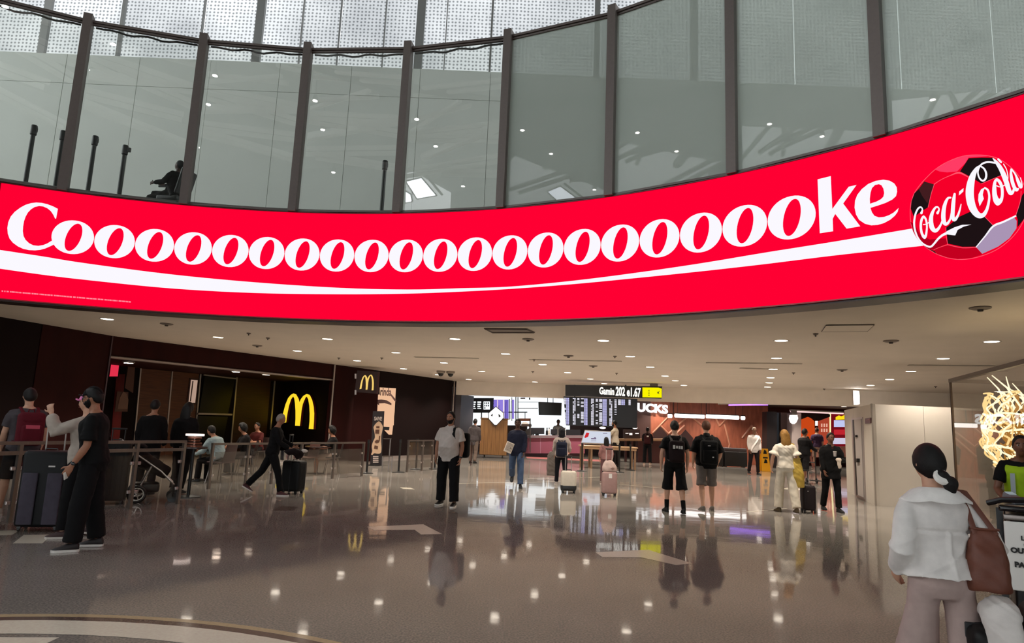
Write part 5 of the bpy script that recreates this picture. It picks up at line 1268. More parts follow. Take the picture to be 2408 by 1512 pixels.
def person(label, loc, H=1.75, face=0, legs=((8, 10, 4), (-8, 12, 4)), arms=((-6, 8, 12, 4), (10, 8, 18, 4)), lean=2, tone='tan', hair='short', hairc='120c0a',
           top=None, bottom=None, shoes=None, bulk=1.0, belly=0.0, voxel=.012, headyaw=0, headtilt=0, facial=None, seat=None, feet=None, lift=0.0, extra=None, grip=(40, 40), twist=0, feetflat=True, seed=1, group=None):
    """legs/arms: (left, right). leg = (thigh forward, knee bend, spread); arm = (forward, outward, elbow bend, inward)"""
    S = H / 1.75; rad = math.radians
    sk = skin(tone)
    # ---- skeleton in local space (x right, y forward)
    HIP = {}; J = {}
    for i, sd in ((0, -1), (1, 1)):
        f, k, a = (rad(x) for x in legs[i][:3])
        hp = V((sd * .095 * bulk ** .5, 0, 0))
        td = V((sd * math.sin(a), math.sin(f) * math.cos(a), -math.cos(f) * math.cos(a)))
        kn = hp + td * .445
        sd_ = V((sd * math.sin(a) * .6, math.sin(f - k), -math.cos(f - k))).normalized()
        an = kn + sd_ * .405
        J[i] = (hp, kn, an, f - k)
    low = min(J[i][2].z for i in (0, 1)) - .085
    hipz = -low
    if seat is not None: hipz = seat / S
    base = V((0, 0, hipz))
    lm = Matrix.Rotation(-rad(lean), 3, 'X') @ Matrix.Rotation(rad(twist), 3, 'Z')
    def T(p): return (base + lm @ V(p)) * S           # torso space (origin at hips)
    def TV(v): return (lm @ V(v)) * S
    def L(p): return (base + V(p)) * S
    # ---- torso profile: z above hips, half width, half depth, y offset
    bw = bulk
    prof = [(-.07, .135 * bw, .10 * bw, -.005), (.0, .165 * bw, .118 * bw, -.012), (.08, .158 * bw, .112 * bw + belly * .5, -.006 + belly * .45), (.17, .148 * bw, .104 * bw + belly, .0 + belly), (.27, .152 * bw, .106 * bw + belly * .6, .002 + belly * .6), (.37, .168 * bw, .115 * bw, .0), (.45, .176 * bw, .108 * bw, -.008), (.505, .165 * bw, .085 * bw, -.018), (.54, .11, .065, -.022), (.57, .062, .058, -.016)]
    def torso(mb, z0, z1, gx=1.0, gy=1.0, flare=0.0, neck=True):
        zs = sorted(set([z0, z1] + [p[0] for p in prof if z0 < p[0] < z1]))
        R = []
        for z in zs:
            P = np.array(prof); w = np.interp(z, P[:, 0], P[:, 1]); d = np.interp(z, P[:, 0], P[:, 2]); y = np.interp(z, P[:, 0], P[:, 3])
            e = flare * max(0, (.2 - z)) / .3
            sl = min(1, max(0, (.55 - z) / .1))
            gxx, gyy = 1 + (gx - 1) * sl, 1 + (gy - 1) * sl
            R.append((T((0, y, z)), TV((w * gxx + e, 0, 0)), TV((0, d * gyy + e, 0))))
        rings(mb, R)
    # ---- arms
    AJ = {}
    for i, sd in ((0, -1), (1, 1)):
        f, o_, b_, inn_ = (rad(x) for x in arms[i])
        sh = V((sd * (.178 * bw ** .6), -.012, .475))
        ud = V((sd * math.sin(o_), math.sin(f) * math.cos(o_), -math.cos(f) * math.cos(o_)))
        el = sh + ud * .285
        g = f + b_
        fd = V((-sd * math.sin(inn_), math.sin(g) * math.cos(inn_), -math.cos(g) * math.cos(inn_)))
        wr = el + fd * .25
        AJ[i] = (T(sh), T(el), T(wr), (lm @ fd).normalized(), (lm @ ud).normalized())
    # ---- head
    hc0 = V((0, .012, .715)); hm = lm @ Matrix.Rotation(-rad(headyaw), 3, 'Z') @ Matrix.Rotation(-rad(headtilt), 3, 'X')
    HC = T(hc0)
    def HP(p): return HC + (hm @ V(p)) * S
    def headr(x, y, z):
        """surface point of the head for a unit direction"""
        px, py, pz = .076 * x, .097 * y, .117 * z
        lo = max(0., -z)
        px *= 1 - .26 * lo ** 1.4; py *= 1 - (.10 if y > 0 else .22) * lo ** 1.5
        if y > 0:
            py += .024 * math.exp(-(px / .012) ** 2) * max(0, 1 - abs((pz + .026) / .034)) * (1 if pz < -.026 else .8)
            py -= .010 * (math.exp(-((abs(px) - .031) / .014) ** 2) * math.exp(-((pz - .0) / .014) ** 2))
            py += .006 * math.exp(-((pz - .026) / .010) ** 2) * math.exp(-(px / .045) ** 2)
            py += .007 * math.exp(-((pz + .062) / .010) ** 2) * math.exp(-(px / .022) ** 2)
            py += .012 * math.exp(-((pz + .098) / .016) ** 2) * math.exp(-(px / .03) ** 2)
        return V((px, py, pz))
    def sphere_map(mb, fn, nu=28, nv=22):
        o = len(mb.v)
        for i in range(nv + 1):
            el = -PI / 2 + PI * i / nv
            for j in range(nu):
                az = 2 * PI * j / nu
                mb.v.append(tuple(fn(math.cos(el) * math.sin(az), math.cos(el) * math.cos(az), math.sin(el))))
        for i in range(nv):
            for j in range(nu): mb.f.append((o + i * nu + j, o + i * nu + (j + 1) % nu, o + (i + 1) * nu + (j + 1) % nu, o + (i + 1) * nu + j))
    # ---- body skin
    mb = MB()
    torso(mb, -.07, .57, .9, .9)
    mb.tube([T((0, -.012, .52)), T((0, -.004, .58)), T((0, .008, .66))], [.06 * S, .054 * S, .054 * S], 12)
    sphere_map(mb, lambda x, y, z: HP(headr(x, y, z)))
    for sd in (-1, 1): mb.ball(HP((sd * .077, -.006, -.006)), .028 * S, 8, 6, (.45, .6, 1.05))
    for i, sd in ((0, -1), (1, 1)):
        sh, el, wr, fd, ud = AJ[i]; ba = bw ** .5
        mb.tube([sh - ud * .0 * S, sh.lerp(el, .25), sh.lerp(el, .6), el, el.lerp(wr, .3), el.lerp(wr, .75), wr], [.042 * S * ba, .045 * S * ba, .043 * S * ba, .038 * S * ba, .041 * S * ba, .031 * S, .025 * S], 12)
        # hand: palm, four fingers, thumb
        side = V((0, 1, 0)) if abs(fd.y) < .8 else V((0, 0, 1))
        side = (lm @ side); side = (side - fd * side.dot(fd)).normalized()         # across the knuckles (thumb side)
        pn = fd.cross(side).normalized()                                           # back of hand
        if pn.x * sd < 0: pn = -pn
        k0 = wr + fd * .085 * S
        mb.tube([wr - fd * .01 * S, wr + fd * .03 * S, k0], [(.026 * S, .017 * S), (.038 * S, .017 * S), (.042 * S, .015 * S)], 10, up=tuple(pn))
        cur = rad(grip[i])
        for q, (off, ln) in enumerate(((.030, .072), (.010, .080), (-.011, .074), (-.031, .060))):
            p0 = k0 + side * off * S - fd * .008 * S
            d1 = (fd * math.cos(cur * .6) - pn * math.sin(cur * .6)); d2 = (fd * math.cos(cur * 1.5) - pn * math.sin(cur * 1.5)); d3 = (fd * math.cos(cur * 2.1) - pn * math.sin(cur * 2.1))
            sp = side * (off * .10) * S
            p1 = p0 + d1 * ln * .48 * S + sp; p2 = p1 + d2 * ln * .32 * S; p3 = p2 + d3 * ln * .26 * S
            mb.tube([p0, p1, p2, p3], [.0098 * S, .0094 * S, .0088 * S, .0075 * S], 8)
        t0 = wr + fd * .022 * S + side * .028 * S
        t1 = t0 + (fd * .62 + side * .75 - pn * .15).normalized() * .042 * S; t2 = t1 + (fd * .9 + side * .25 - pn * .35).normalized() * .036 * S
        mb.tube([t0 - side * .008 * S, t1, t2], [.013 * S, .0112 * S, .009 * S], 8)
    for i in (0, 1):
        hp, kn, an, sa = J[i]
        mb.tube([L(hp + V((0, 0, .02))), L(hp.lerp(kn, .3)), L(hp.lerp(kn, .75)), L(kn), L(kn.lerp(an, .28)), L(kn.lerp(an, .7)), L(an)], [.088 * S * bw, .082 * S * bw, .062 * S, .053 * S, .056 * S, .038 * S, .033 * S], 12)
        # foot inside the shoe
    foot = {}
    for i in (0, 1):
        hp, kn, an, sa = J[i]
        a0 = L(an)
        pitch = 0 if (feetflat and a0.z < .13 * S) else max(-.1, min(.95, (a0.z / S - .085) / .2 * .9))
        if seat is not None and feet is None: pitch = 0
        sd = -1 if i == 0 else 1
        fm = Matrix.Rotation(-rad(7) * sd, 3, 'Z') @ Matrix.Rotation(-pitch, 3, 'X')
        foot[i] = (a0, fm)
        def FP(p, a0=a0, fm=fm): return a0 + fm @ (V(p) * S)
        mb.tube([FP((0, -.035, -.03)), FP((0, .02, -.04)), FP((0, .09, -.055)), FP((0, .15, -.062))], [.032 * S, .036 * S, .030 * S, .02 * S], 10)
    body = grow('person', mb, sk, voxel * .8 if H > 0 else voxel, None, smooth=3)
    body.location = (loc[0], loc[1], lift + (loc[2] if len(loc) > 2 else 0)); body.rotation_euler = (0, 0, -rad(face))
    tag(body, label, 'person', group)
    # ---- shoes
    if shoes:
        up_c, sole_c = shoes[:2]
        for i in (0, 1):
            a0, fm = foot[i]
            def FP(p, a0=a0, fm=fm): return a0 + fm @ (V(p) * S)
            sb = MB()
            R = []
            for y, w, z0, z1 in ((-.072, .022, -.07, -.02), (-.055, .034, -.078, .015), (-.01, .039, -.08, .02), (.04, .041, -.08, .0), (.09, .046, -.08, -.022), (.135, .044, -.08, -.038), (.165, .032, -.08, -.048), (.178, .012, -.076, -.056)):
                R.append((FP((0, y, (z0 + z1) / 2)), fm @ V((w * S, 0, 0)), fm @ V((0, 0, (z1 - z0) / 2 * S))))
            rings(sb, R, 14)
            sh_o = sb.build('shoe', mat('shoe_' + up_c, up_c, .6, var=.08, scale=30), body, True)
            so = MB()
            outl = [(-.078, 0), (-.072, .026), (-.05, .038), (0, .040), (.05, .044), (.10, .050), (.145, .046), (.172, .03), (.184, 0)]
            ol = outl + [(y, -w) for y, w in outl[-2:0:-1]]
            so.prism([FP((w, y, -.085)) for y, w in ol], fm @ V((0, 0, 1)), .024 * S)
            so.build('sole', mat('sole_' + sole_c, sole_c, .6), sh_o)
            if len(shoes) > 2:
                MB().tube([FP((0, -.02, -.02)), L(J[i][1].lerp(J[i][2], .62))], [.041 * S, .047 * S], 12).build('sock', cloth(shoes[2]), body, True)
    # ---- trousers / shorts
    if bottom:
        kind, bc_ = bottom[:2]; wide = bottom[2] if len(bottom) > 2 else 1.0
        tb = MB(); torso(tb, -.07, .13, 1.06, 1.07)
        for i in (0, 1):
            hp, kn, an, sa = J[i]
            hip = [L(hp + V((0, -.005, .05))), L(hp.lerp(kn, .3)), L(hp.lerp(kn, .7))]
            r0 = [.100 * bw, .098 * bw, .084 * bw ** .5 * (wide * .5 + .5)]
            if kind == 'shorts':
                e = hp.lerp(kn, .97) if wide < 1.2 else kn.lerp(an, .12)
                tb.tube(hip + [L(e)], [x * S for x in r0 + [.092 * wide]], 16)
            else:
                end = kn.lerp(an, .97)
                tb.tube(hip + [L(kn), L(kn.lerp(an, .4)), L(kn.lerp(an, .8)), L(end)], [x * S for x in r0 + [.075 * wide, .071 * wide, .068 * wide, .070 * wide]], 16)
        grow('shorts' if kind == 'shorts' else 'trousers', tb, cloth(bc_), voxel, body, .0022, seed)
    # ---- top
    if top:
        tc = top['c']; sb = MB(); hem = top.get('hem', -.02); lo = top.get('loose', 1.12)
        torso(sb, hem, .548, lo, lo, top.get('flare', .0))
        sl = top.get('sleeve', .45); cw = top.get('cuff', 1.0)
        for i in (0, 1):
            sh, el, wr, fd, ud = AJ[i]; ba = bw ** .5
            inw = TV((-1 if i else 1, 0, 0)); pts = [sh + inw * .055 + TV((0, 0, .012)), sh + inw * .012 + TV((0, 0, .004)), sh.lerp(el, .22), sh.lerp(el, .42)]; rs = [.050 * S * ba, .058 * S * ba, .063 * S * ba * (lo * .4 + .6), .064 * S * ba * (lo * .5 + .5)]
            if sl <= 1:
                pts += [sh.lerp(el, max(.5, sl * .7 + .15)), sh.lerp(el, max(.6, sl + .1))]; rs += [.064 * S * ba * cw, .067 * S * ba * cw]
            else:
                fr = sl - 1
                pts += [sh.lerp(el, .7), el, el.lerp(wr, fr * .5), el.lerp(wr, fr * .85), el.lerp(wr, fr)]; rs += [.062 * S * ba * (cw * .5 + .5), .058 * S * ba * cw, .055 * S * ba * cw, .050 * S * cw, .042 * S * (cw * .3 + .7)]
            sb.tube(pts, rs, 14)
        if top.get('collar'):
            sb.tube([T((0, -.03, .515)), T((0, -.022, .55)), T((0, -.012, .585))], [.085 * S, .072 * S, .066 * S], 14)
        if top.get('hood'): sb.ball(T((0, -.085, .53)), .085 * S, 12, 8, (1.3, .7, .8))
        grow(top.get('name', 'shirt'), sb, cloth(tc), voxel, body, top.get('fold', .0028), seed + 3)
    # ---- hair, beard, cap, face details
    if hair and hair != 'none':
        hb = MB(); th = {'short': .013, 'long': .020, 'pony': .013, 'curly': .04, 'veil': .03, 'bun': .014, 'crop': .007}.get(hair, .012)
        def hf(x, y, z):
            p = headr(x, min(y, .2) if y > .2 else y, z) if y < .2 else V((.076 * x, .097 * y, .117 * z))
            az = abs(math.degrees(math.atan2(x, y))); el = math.degrees(math.asin(max(-1, min(1, z))))
            line = np.interp(az, [0, 35, 60, 75, 95, 120, 180], [46, 40, 18, -2, -6, -30, -38] if hair in ('short', 'crop') else [44, 36, 5, -25, -35, -50, -55])
            k = max(0., min(1., (el - line + 6) / 12))
            bumpy = 1 + .12 * math.sin(x * 23 + y * 17) * math.sin(z * 21 + x * 9)
            d = V((x, y * .8, z)).normalized()
            return HP(p * (.90 + .10 * k) + d * th * k * bumpy)
        sphere_map(hb, hf, 26, 20)
        if hair in ('long', 'veil'):
            ln = extra.get('hairlen', .40) if extra else .40; R = []
            for t in np.linspace(0, 1, 7):
                z = .04 - t * ln; w = .088 + .025 * math.sin(t * 3) - .03 * t * t
                c = HP((0, -.055 - .03 * math.sin(t * 2.5), z)); R.append((c, (hm @ V((w * S, 0, 0))), (hm @ V((0, (.052 - .015 * t) * S, 0)))))
            rings(hb, R, 14)
        if hair == 'pony':
            hb.ball(HP((0, -.115, -.075)), .034 * S, 12, 8, (1.1, .8, 1)); hb.ball(HP((.035, -.125, -.12)), .045 * S, 12, 8, (1.1, .7, 1.0)); hb.tube([HP((.03, -.125, -.12)), HP((.04, -.12, -.17)), HP((.045, -.11, -.2))], [.04 * S, .028 * S, .006 * S], 10)
        if hair == 'bun': hb.ball(HP((0, -.10, .06)), .05 * S, 12, 8)
        grow('hair', hb, mat('hair_' + hairc, hairc, .45, var=.3, scale=25, stretch=(6, 6, 1), bump=.4, bscale=120, spec=.25), max(voxel * .8, .008), body, .0012, seed, 2)
    if facial and 'beard' in facial:
        bb = MB()
        def bf(x, y, z):
            p = headr(x, y, z); az = abs(math.degrees(math.atan2(x, y))); el = math.degrees(math.asin(max(-1, min(1, z))))
            k = 1. if (az < 85 and -75 < el < np.interp(az, [0, 20, 40, 85], [-27, -27, -22, 0])) else 0.
            return HP(p * (.93 + .07 * k) + V((x, y, z)) * .010 * k)
        sphere_map(bb, bf, 32, 26)
        bb.build('beard', mat('hair_' + hairc, hairc, .45, var=.3, scale=25, stretch=(6, 6, 1), bump=.4, bscale=120, spec=.25), body, True)
    if facial:
        for sd in (-1, 1):
            e = MB(); e.ball(HP((sd * .031, .079, .001)), .0125 * S, 10, 8, (1.15, .8, .75)); eo = e.build('eye', mat('eye_white', 'c8beb6', .3), body, True)
            MB().ball(HP((sd * .031, .0885, .001)), .006 * S, 8, 6).build('iris', mat('iris_dark', '120c08', .2), eo, True)
            MB().tube([HP((sd * .014, .095, .021)), HP((sd * .032, .094, .027)), HP((sd * .050, .083, .021))], .0042 * S, 6).build('eyebrow', mat('hair_' + hairc, hairc, .5), body)
        MB().tube([HP((-.021, .088, -.060)), HP((0, .098, -.061)), HP((.021, .088, -.060))], [.003 * S, .006 * S, .003 * S], 6).build('lips', mat('lip_' + tone, {'light': 'a86058', 'tan': '7e4538', 'brown': '573026', 'dark': '38201a'}[tone], .5), body, True)
        if 'glasses' in facial:
            g = MB()
            for sd in (-1, 1): g.tube([HP((sd * .031 + .021 * math.cos(w), .097, .002 + .017 * math.sin(w))) for w in np.linspace(0, 2 * PI, 13)], .0022 * S, 5); g.tube([HP((sd * .052, .094, .004)), HP((sd * .074, .02, .004))], .002 * S, 5)
            g.build('glasses', M_black, body)
    # ---- extras
    ex = extra or {}
    if 'cap' in ex:
        cm = cloth(ex['cap'], 'cap'); cb = MB()
        def cf(x, y, z):
            k = 1 if z > .18 else 0
            return HP(V((.076 * x, .097 * y, .117 * z)) * (1.0 + .13 * k - .1 * (1 - k)))
        sphere_map(cb, cf, 26, 20); co_ = cb.build('cap', cm, body, True)
        MB().prism([HP((.075 * math.sin(w), .07 + .075 * max(0, math.cos(w)), .030 + .012 * math.cos(w * 2))) for w in np.linspace(-1.5, 1.5, 13)], hm @ V((0, -.12, 1)), .008 * S).build('visor', cm, co_)
        MB().ball(HP((0, 0, .132)), .008 * S, 8, 6).build('button', cm, co_)
    if 'watch' in ex:
        sh, el, wr, fd, ud = AJ[ex['watch']]
        w = MB().tube([wr - fd * .045 * S, wr - fd * .02 * S], .032 * S, 14).build('watch', M_black, body, True)
        MB().ball(wr - fd * .032 * S + V((-.03 if ex['watch'] == 0 else .03, 0, 0)), .018 * S, 10, 6, (.4, 1, 1)).build('watch_face', mat('watch_face', '2a2c30', .15), w, True)
    if 'scrunchie' in ex: MB().lathe([(.024, -.016), (.042, -.012), (.046, 0), (.042, .012), (.024, .016)], HP((0, -.112, -.085)), 16, rot=hm.to_3x3() @ Matrix.Rotation(1.0, 3, 'X')).build('scrunchie', mat('scrunchie_white', 'f0ece6', .7), body, True)
    if 'tie' in ex: MB().prism([T((-.02, .098, .52)), T((.02, .098, .52)), T((.03, .125, .25)), T((0, .128, .20)), T((-.03, .125, .25))], lm @ V((0, 1, 0)), .008).build('tie', cloth(ex['tie']), body)
    if 'vest' in ex:
        vb = MB(); torso(vb, -.02, .50, 1.2, 1.22); grow('safety_vest', vb, cloth(ex['vest']), voxel, body, .002, seed)
        for x in (-.1, .1):
            MB().box((0, 0, 0), (1e-4, 1e-4, 1e-4)).add([T((x - .022, .148, .02)), T((x + .022, .148, .02)), T((x + .022, .146, .44)), T((x - .022, .146, .44))], [(0, 1, 2, 3)]).build('reflective_band', mat('reflective', 'b8c0c4', .3), body)
            vb2 = MB(); vb2.prism([T((x - .022, -.150, .02)), T((x + .022, -.150, .02)), T((x + .022, -.150, .46)), T((x - .022, -.150, .46))], lm @ V((0, -1, 0)), .006); vb2.build('reflective_band', mat('reflective', 'b8c0c4', .3), body)
    body['_k'] = 0; del body['_k']
    rm = Matrix.Rotation(-rad(face), 4, 'Z'); W = Matrix.Translation(body.location) @ rm
    info = dict(body=body, T=T, TV=TV, AJ=AJ, S=S, W=W, HP=HP, lm=lm, L=L, J=J, bw=bw)
    info['hand'] = [W @ (AJ[i][2] + AJ[i][3] * .09 * S) for i in (0, 1)]
    return info
def stand(label, feet, head, **k):
    """person standing on the floor at the photo's foot point, as tall as the photo shows"""
    p = atz(*feet, 0); h = aty(head[0], head[1], p.y).z
    return person(label, p, H=max(1.3, min(1.86, h)), **k)
def backpack(label, P, c='1a1a20', size=(.30, .16, .44), z=.25, logo=None, strapc=None, dx=0, dy=0, straps=(-1, 1)):
    b = P['body']; T = P['T']; S = P['S']; lm = P['lm']
    o = empty('backpack', b.location, b.rotation_euler[2]); tag(o, label, 'backpack')
    m = cloth(c, 'pack'); w, d, h = (x * S for x in size)
    rx = -math.asin(max(-1, min(1, lm[1][2])))
    R4 = lm.to_4x4()
    def put(mb, name, mm, sm=True):
        return mb.build(name, mm, o, sm)
    back = -(.12 * P['bw'] + .025 + size[1] / 2) + dy
    def bxl(c_, dd, r, name, mm):
        q = MB(); q.rbox((0, 0, 0), dd, r)
        cc = T(c_); q.v = [tuple(cc + lm @ V(v)) for v in q.v]; return put(q, name, mm)
    bxl((dx, back, z), (w, d, h), .06 * S, 'main_bag', m)
    bxl((dx, back - size[1] * .52, z - size[2] * .15), (w * .78, d * .35, h * .5), .03 * S, 'pocket', m)
    bxl((dx, back - size[1] * .1, z + size[2] * .28), (w * .9, d * .9, h * .3), .06 * S, 'lid', m)
    for sd in straps:
        q = MB(); q.tube([T((dx * .3 + sd * .085, back + .05, z + .20)), T((sd * .10, -.04, .555)), T((sd * .105, .06, .53)), T((sd * .115, .135, .42)), T((sd * .14, .12, .26)), T((sd * .16, .0, .12)), T((sd * .13, back + .06, .06))], [(.026 * S, .008 * S)] * 7, 8, up=tuple(lm @ V((0, 0, 1)))); put(q, 'strap', cloth(strapc or c, 'pack'))
    q = MB(); q.tube([T((dx - .04, back + .06, z + .21)), T((dx - .03, back + .05, z + .27)), T((dx + .03, back + .05, z + .27)), T((dx + .04, back + .06, z + .21))], .009 * S, 6); put(q, 'grab_handle', m)
    if logo:
        for (x, zz, ww, hh, lc) in logo:
            q = MB(); q.prism([T((dx + x - ww / 2, back - size[1] * .72, z + zz)), T((dx + x + ww / 2, back - size[1] * .72, z + zz)), T((dx + x + ww / 2, back - size[1] * .72, z + zz + hh)), T((dx + x - ww / 2, back - size[1] * .72, z + zz + hh))], lm @ V((0, 1, 0)), .02); put(q, 'print_mark', mat('print_' + lc, lc, .6), False)
    return o
def suitcase(label, p, rz=0, size=(.40, .25, .58), c='111114', handle=.42, hc='777777', lower=None, tag_=None, ribs=True, tilt=0, group=None, handlelean=0):
    s = empty('suitcase', p, rz); tag(s, label, 'suitcase', group); w, d, h = size; m = mat('case_' + c, c, .55, var=.05, scale=20, spec=.3)
    wh = .055
    R = Matrix.Rotation(tilt, 3, 'X')
    def fin(mb, name, mm, sm=True):
        mb.v = [tuple(R @ V(v)) for v in mb.v]; return mb.build(name, mm, s, sm)
    fin(MB().rbox((0, 0, wh + h / 2), (w, d, h), .05, seg=4), 'shell', m)
    if lower: fin(MB().rbox((0, 0, wh + h * .17), (w * 1.02, d * 1.02, h * .34), .05, seg=4), 'lower_shell', mat('case_' + lower, lower, .4))
    if ribs:
        for x in np.linspace(-.32, .32, 5):
            for sy in (-1, 1): fin(MB().rbox((w * x, sy * d * .5, wh + h * .5), (w * .05, .012, h * .82), .005, seg=1), 'rib', m, False)
    fin(MB().rbox((0, 0, wh + h * .5), (w * 1.012, .012, h * 1.005), .004, seg=1), 'zip_seam', mat('case_seam', '2a2a2c', .5), False)
    for sx in (-1, 1):
        for sy in (-1, 1):
            q = fin(MB().box((sx * w * .38, sy * d * .34, wh + .0), (.04, .05, .03)), 'caster_mount', M_black, False)
            x_ = MB().lathe([(.012, -.014), (.026, -.012), (.026, .012), (.012, .014)], (sx * w * .38, sy * d * .34, .027), 14, 'X'); x_.v = [tuple(R @ V(v)) for v in x_.v]; x_.build('wheel', M_black, q, True)
    if handle:
        hm_ = mat('handle_' + hc, hc, .3, .7); hd = fin(MB().rbox((0, d * .32 + handlelean * handle, wh + h + handle), (w * .5, .03, .03), .012), 'handle_grip', M_black)
        for sx in (-1, 1): x_ = MB().tube([(sx * w * .2, d * .32, wh + h * .95), (sx * w * .2, d * .32 + handlelean * handle, wh + h + handle)], .009, 8); x_.v = [tuple(R @ V(v)) for v in x_.v]; x_.build('handle_rod', hm_, hd, True)
    fin(MB().tube([(-.07, 0, wh + h), (-.06, 0, wh + h + .025), (.06, 0, wh + h + .025), (.07, 0, wh + h)], .01, 6), 'top_handle', M_black)
    if tag_: fin(MB().box((w * tag_[0], -d * .5 - .004, wh + h * tag_[1]), (w * tag_[2], .004, h * tag_[3])), 'label_tag', mat('tag_' + tag_[4], tag_[4], .5), False)
    return s
def tote(label, p, rz, size, c, strap_to=None, name='tote_bag', sag=.25, thick=.12):
    """soft shoulder bag hanging from a strap"""
    s = empty(name, p, rz); tag(s, label, 'bag'); w, h = size
    q = MB(); R = []
    for t in np.linspace(0, 1, 9):
        ww = w * (.30 + .24 * math.sin(t * PI * .62)); dd = thick * (.25 + .75 * math.sin(min(1, t * 1.15) * PI * .62)) * .5
        R.append((V((0, 0, -h * t)), V((ww, 0, 0)), V((0, dd, 0))))
    rings(q, R, 20); grow('bag_body', q, mat('bag_' + c, c, .55, var=.12, scale=10, bump=.15, bscale=50), .012, s, .003, 4)
    MB().tube([V((w * .32 * math.cos(a), thick * .14 * math.sin(a), .004)) for a in np.linspace(0, 2 * PI, 17)], .007, 6).build('rim_seam', mat('bag_' + c, c, .55), s)
    if strap_to:
        t = V(strap_to)
        for sy in (-1, 1):
            MB().tube([V((-w * .24, sy * thick * .12, -.02)), V((-w * .26, sy * thick * .1, 0)).lerp(t + V((0, sy * .02, 0)), .5), t + V((-.015, sy * .02, 0)), t + V((.02, sy * .02, -.01)), V((w * .26, sy * thick * .1, 0)).lerp(t + V((0, sy * .02, 0)), .5), V((w * .24, sy * thick * .12, -.02))], [(.013, .004)] * 6, 6, up=(0, 1, 0)).build('strap', mat('bag_' + c, c, .55), s, True)
    return s
# ---------------------------------------------------------------- the travellers, front to back
BLK = '0a0a0b'
# 1 woman in the white blouse
pw = aty(2196, 1100, 3.62); hw = aty(2196, 1047, 3.62).z
P = person('woman in a loose white blouse and pale trousers walking away with a brown bag', (pw.x, 3.62, 0), H=hw, face=2, legs=((13, 8, 2), (-14, 18, 2)), arms=((-10, 15, 62, 14), (-14, 28, 58, 10)), lean=3, tone='light', hair='pony', hairc='0d0908',
           top=dict(c='e6e0dc', name='blouse', hem=.045, loose=1.24, flare=.06, sleeve=1.9, cuff=1.4, fold=.011), bottom=('trousers', 'b09a94', 1.7), shoes=('d8d0c8', 'e8e4de'), bulk=.90, voxel=.0085, headyaw=-4, headtilt=2, extra=dict(scrunchie=1), seed=103)
T, TV, bd_ = P['T'], P['TV'], P['body']
# wide fold-down collar: a sheet from neckline out over the shoulders
q = MB(); n_ = 25
for side_ in range(2):
    for i in range(n_):
        a = PI * (.86 + 1.28 * i / (n_ - 1)); ca, sa = math.cos(a), math.sin(a)
        for k, (rx, ry, dz) in enumerate(((.080, .072, .068), (.135, .108, .050), (.205, .150, .000))):
            q.v.append(tuple(T((rx * ca, -.022 + ry * sa, .505 + dz - .012 * side_ - (.012 if k == 2 else 0) * abs(math.sin(a * 3)))) ))
for side_ in range(2):
    o = side_ * n_ * 3
    for i in range(n_ - 1):
        for k in range(2): q.f.append((o + i * 3 + k, o + i * 3 + k + 1, o + i * 3 + k + 4, o + i * 3 + k + 3))
o = n_ * 3
for i in range(n_ - 1):
    q.f.append((i * 3 + 2, o + i * 3 + 2, o + i * 3 + 5, i * 3 + 5)); q.f.append((i * 3, i * 3 + 3, o + i * 3 + 3, o + i * 3))
q.f += [(0, 1, o + 1, o), (1, 2, o + 2, o + 1)]; z_ = (n_ - 1) * 3; q.f += [(z_, o + z_, o + z_ + 1, z_ + 1), (z_ + 1, o + z_ + 1, o + z_ + 2, z_ + 2)]
q.build('collar', cloth('efeae6'), bd_, True)
W = P['W']; shp = W @ P['T']((.150, -.02, .565))
bagp = W @ P['T']((.215, -.12, .34))
tote('brown leather shoulder bag hanging at the right side of the woman in the white blouse', bagp, -.35, (.19, .30), '6a3a2a', strap_to=Matrix.Rotation(.35, 3, 'Z') @ (shp - bagp), thick=.15)
# her dark suitcase with a coat across it
pq = aty(2395, 1500, 3.42)
cs = suitcase('black suitcase under a grey and white coat, pulled by the woman in the white blouse', (pq.x, 3.42, 0), -.35, (.44, .28, .60), '0c0b0c', handle=0)
s = empty('draped_coat', (pq.x - .02, 3.42, .655), -.35); tag(s, 'crumpled white and grey coat draped over the black suitcase at the right edge', 'coat')
def drape(x0, x1, w, c, nm, sd, lo=-.30):
    q = MB(); q.tube([V((x0 - .02, -.20, lo)), V((x0 - .01, -.19, lo * .5)), V((x0, -.16, .0)), V((x0 + .01, -.07, .075)), V((x0 + .02, .04, .085)), V((x1, .15, .03)), V((x1, .18, -.10))], [(w * .9, .02), (w, .028), (w, .045), (w, .055), (w * .95, .055), (w * .9, .04), (w * .8, .02)], 16, up=(0, 0, 1))
    return grow(nm, q, cloth(c), .010, s, .006, sd)
drape(-.08, -.05, .085, 'd6cfca', 'coat_front', 103, -.24)
drape(.08, .11, .085, '4a4340', 'coat_lining', 104, -.30)
drape(.17, .20, .05, 'cfc8c2', 'coat_sleeve', 105, -.34)
# 2 attendant behind the black counter
pa = aty(2402, 1090, 7.45)
P = person('attendant in a yellow-green safety vest leaning over the black counter', (pa.x, 7.45, 0), H=1.68, face=215, legs=((2, 4, 4), (2, 4, 4)), arms=((38, 14, 40, 18), (34, 14, 46, 18)), lean=20, tone='brown', hair='short', hairc='0c0908', top=dict(c=BLK, sleeve=.6), bottom=('trousers', BLK), shoes=('101010', '101010'), headtilt=-26, facial=('eyes',), extra=dict(vest='9fc024'), voxel=.011, seed=4)
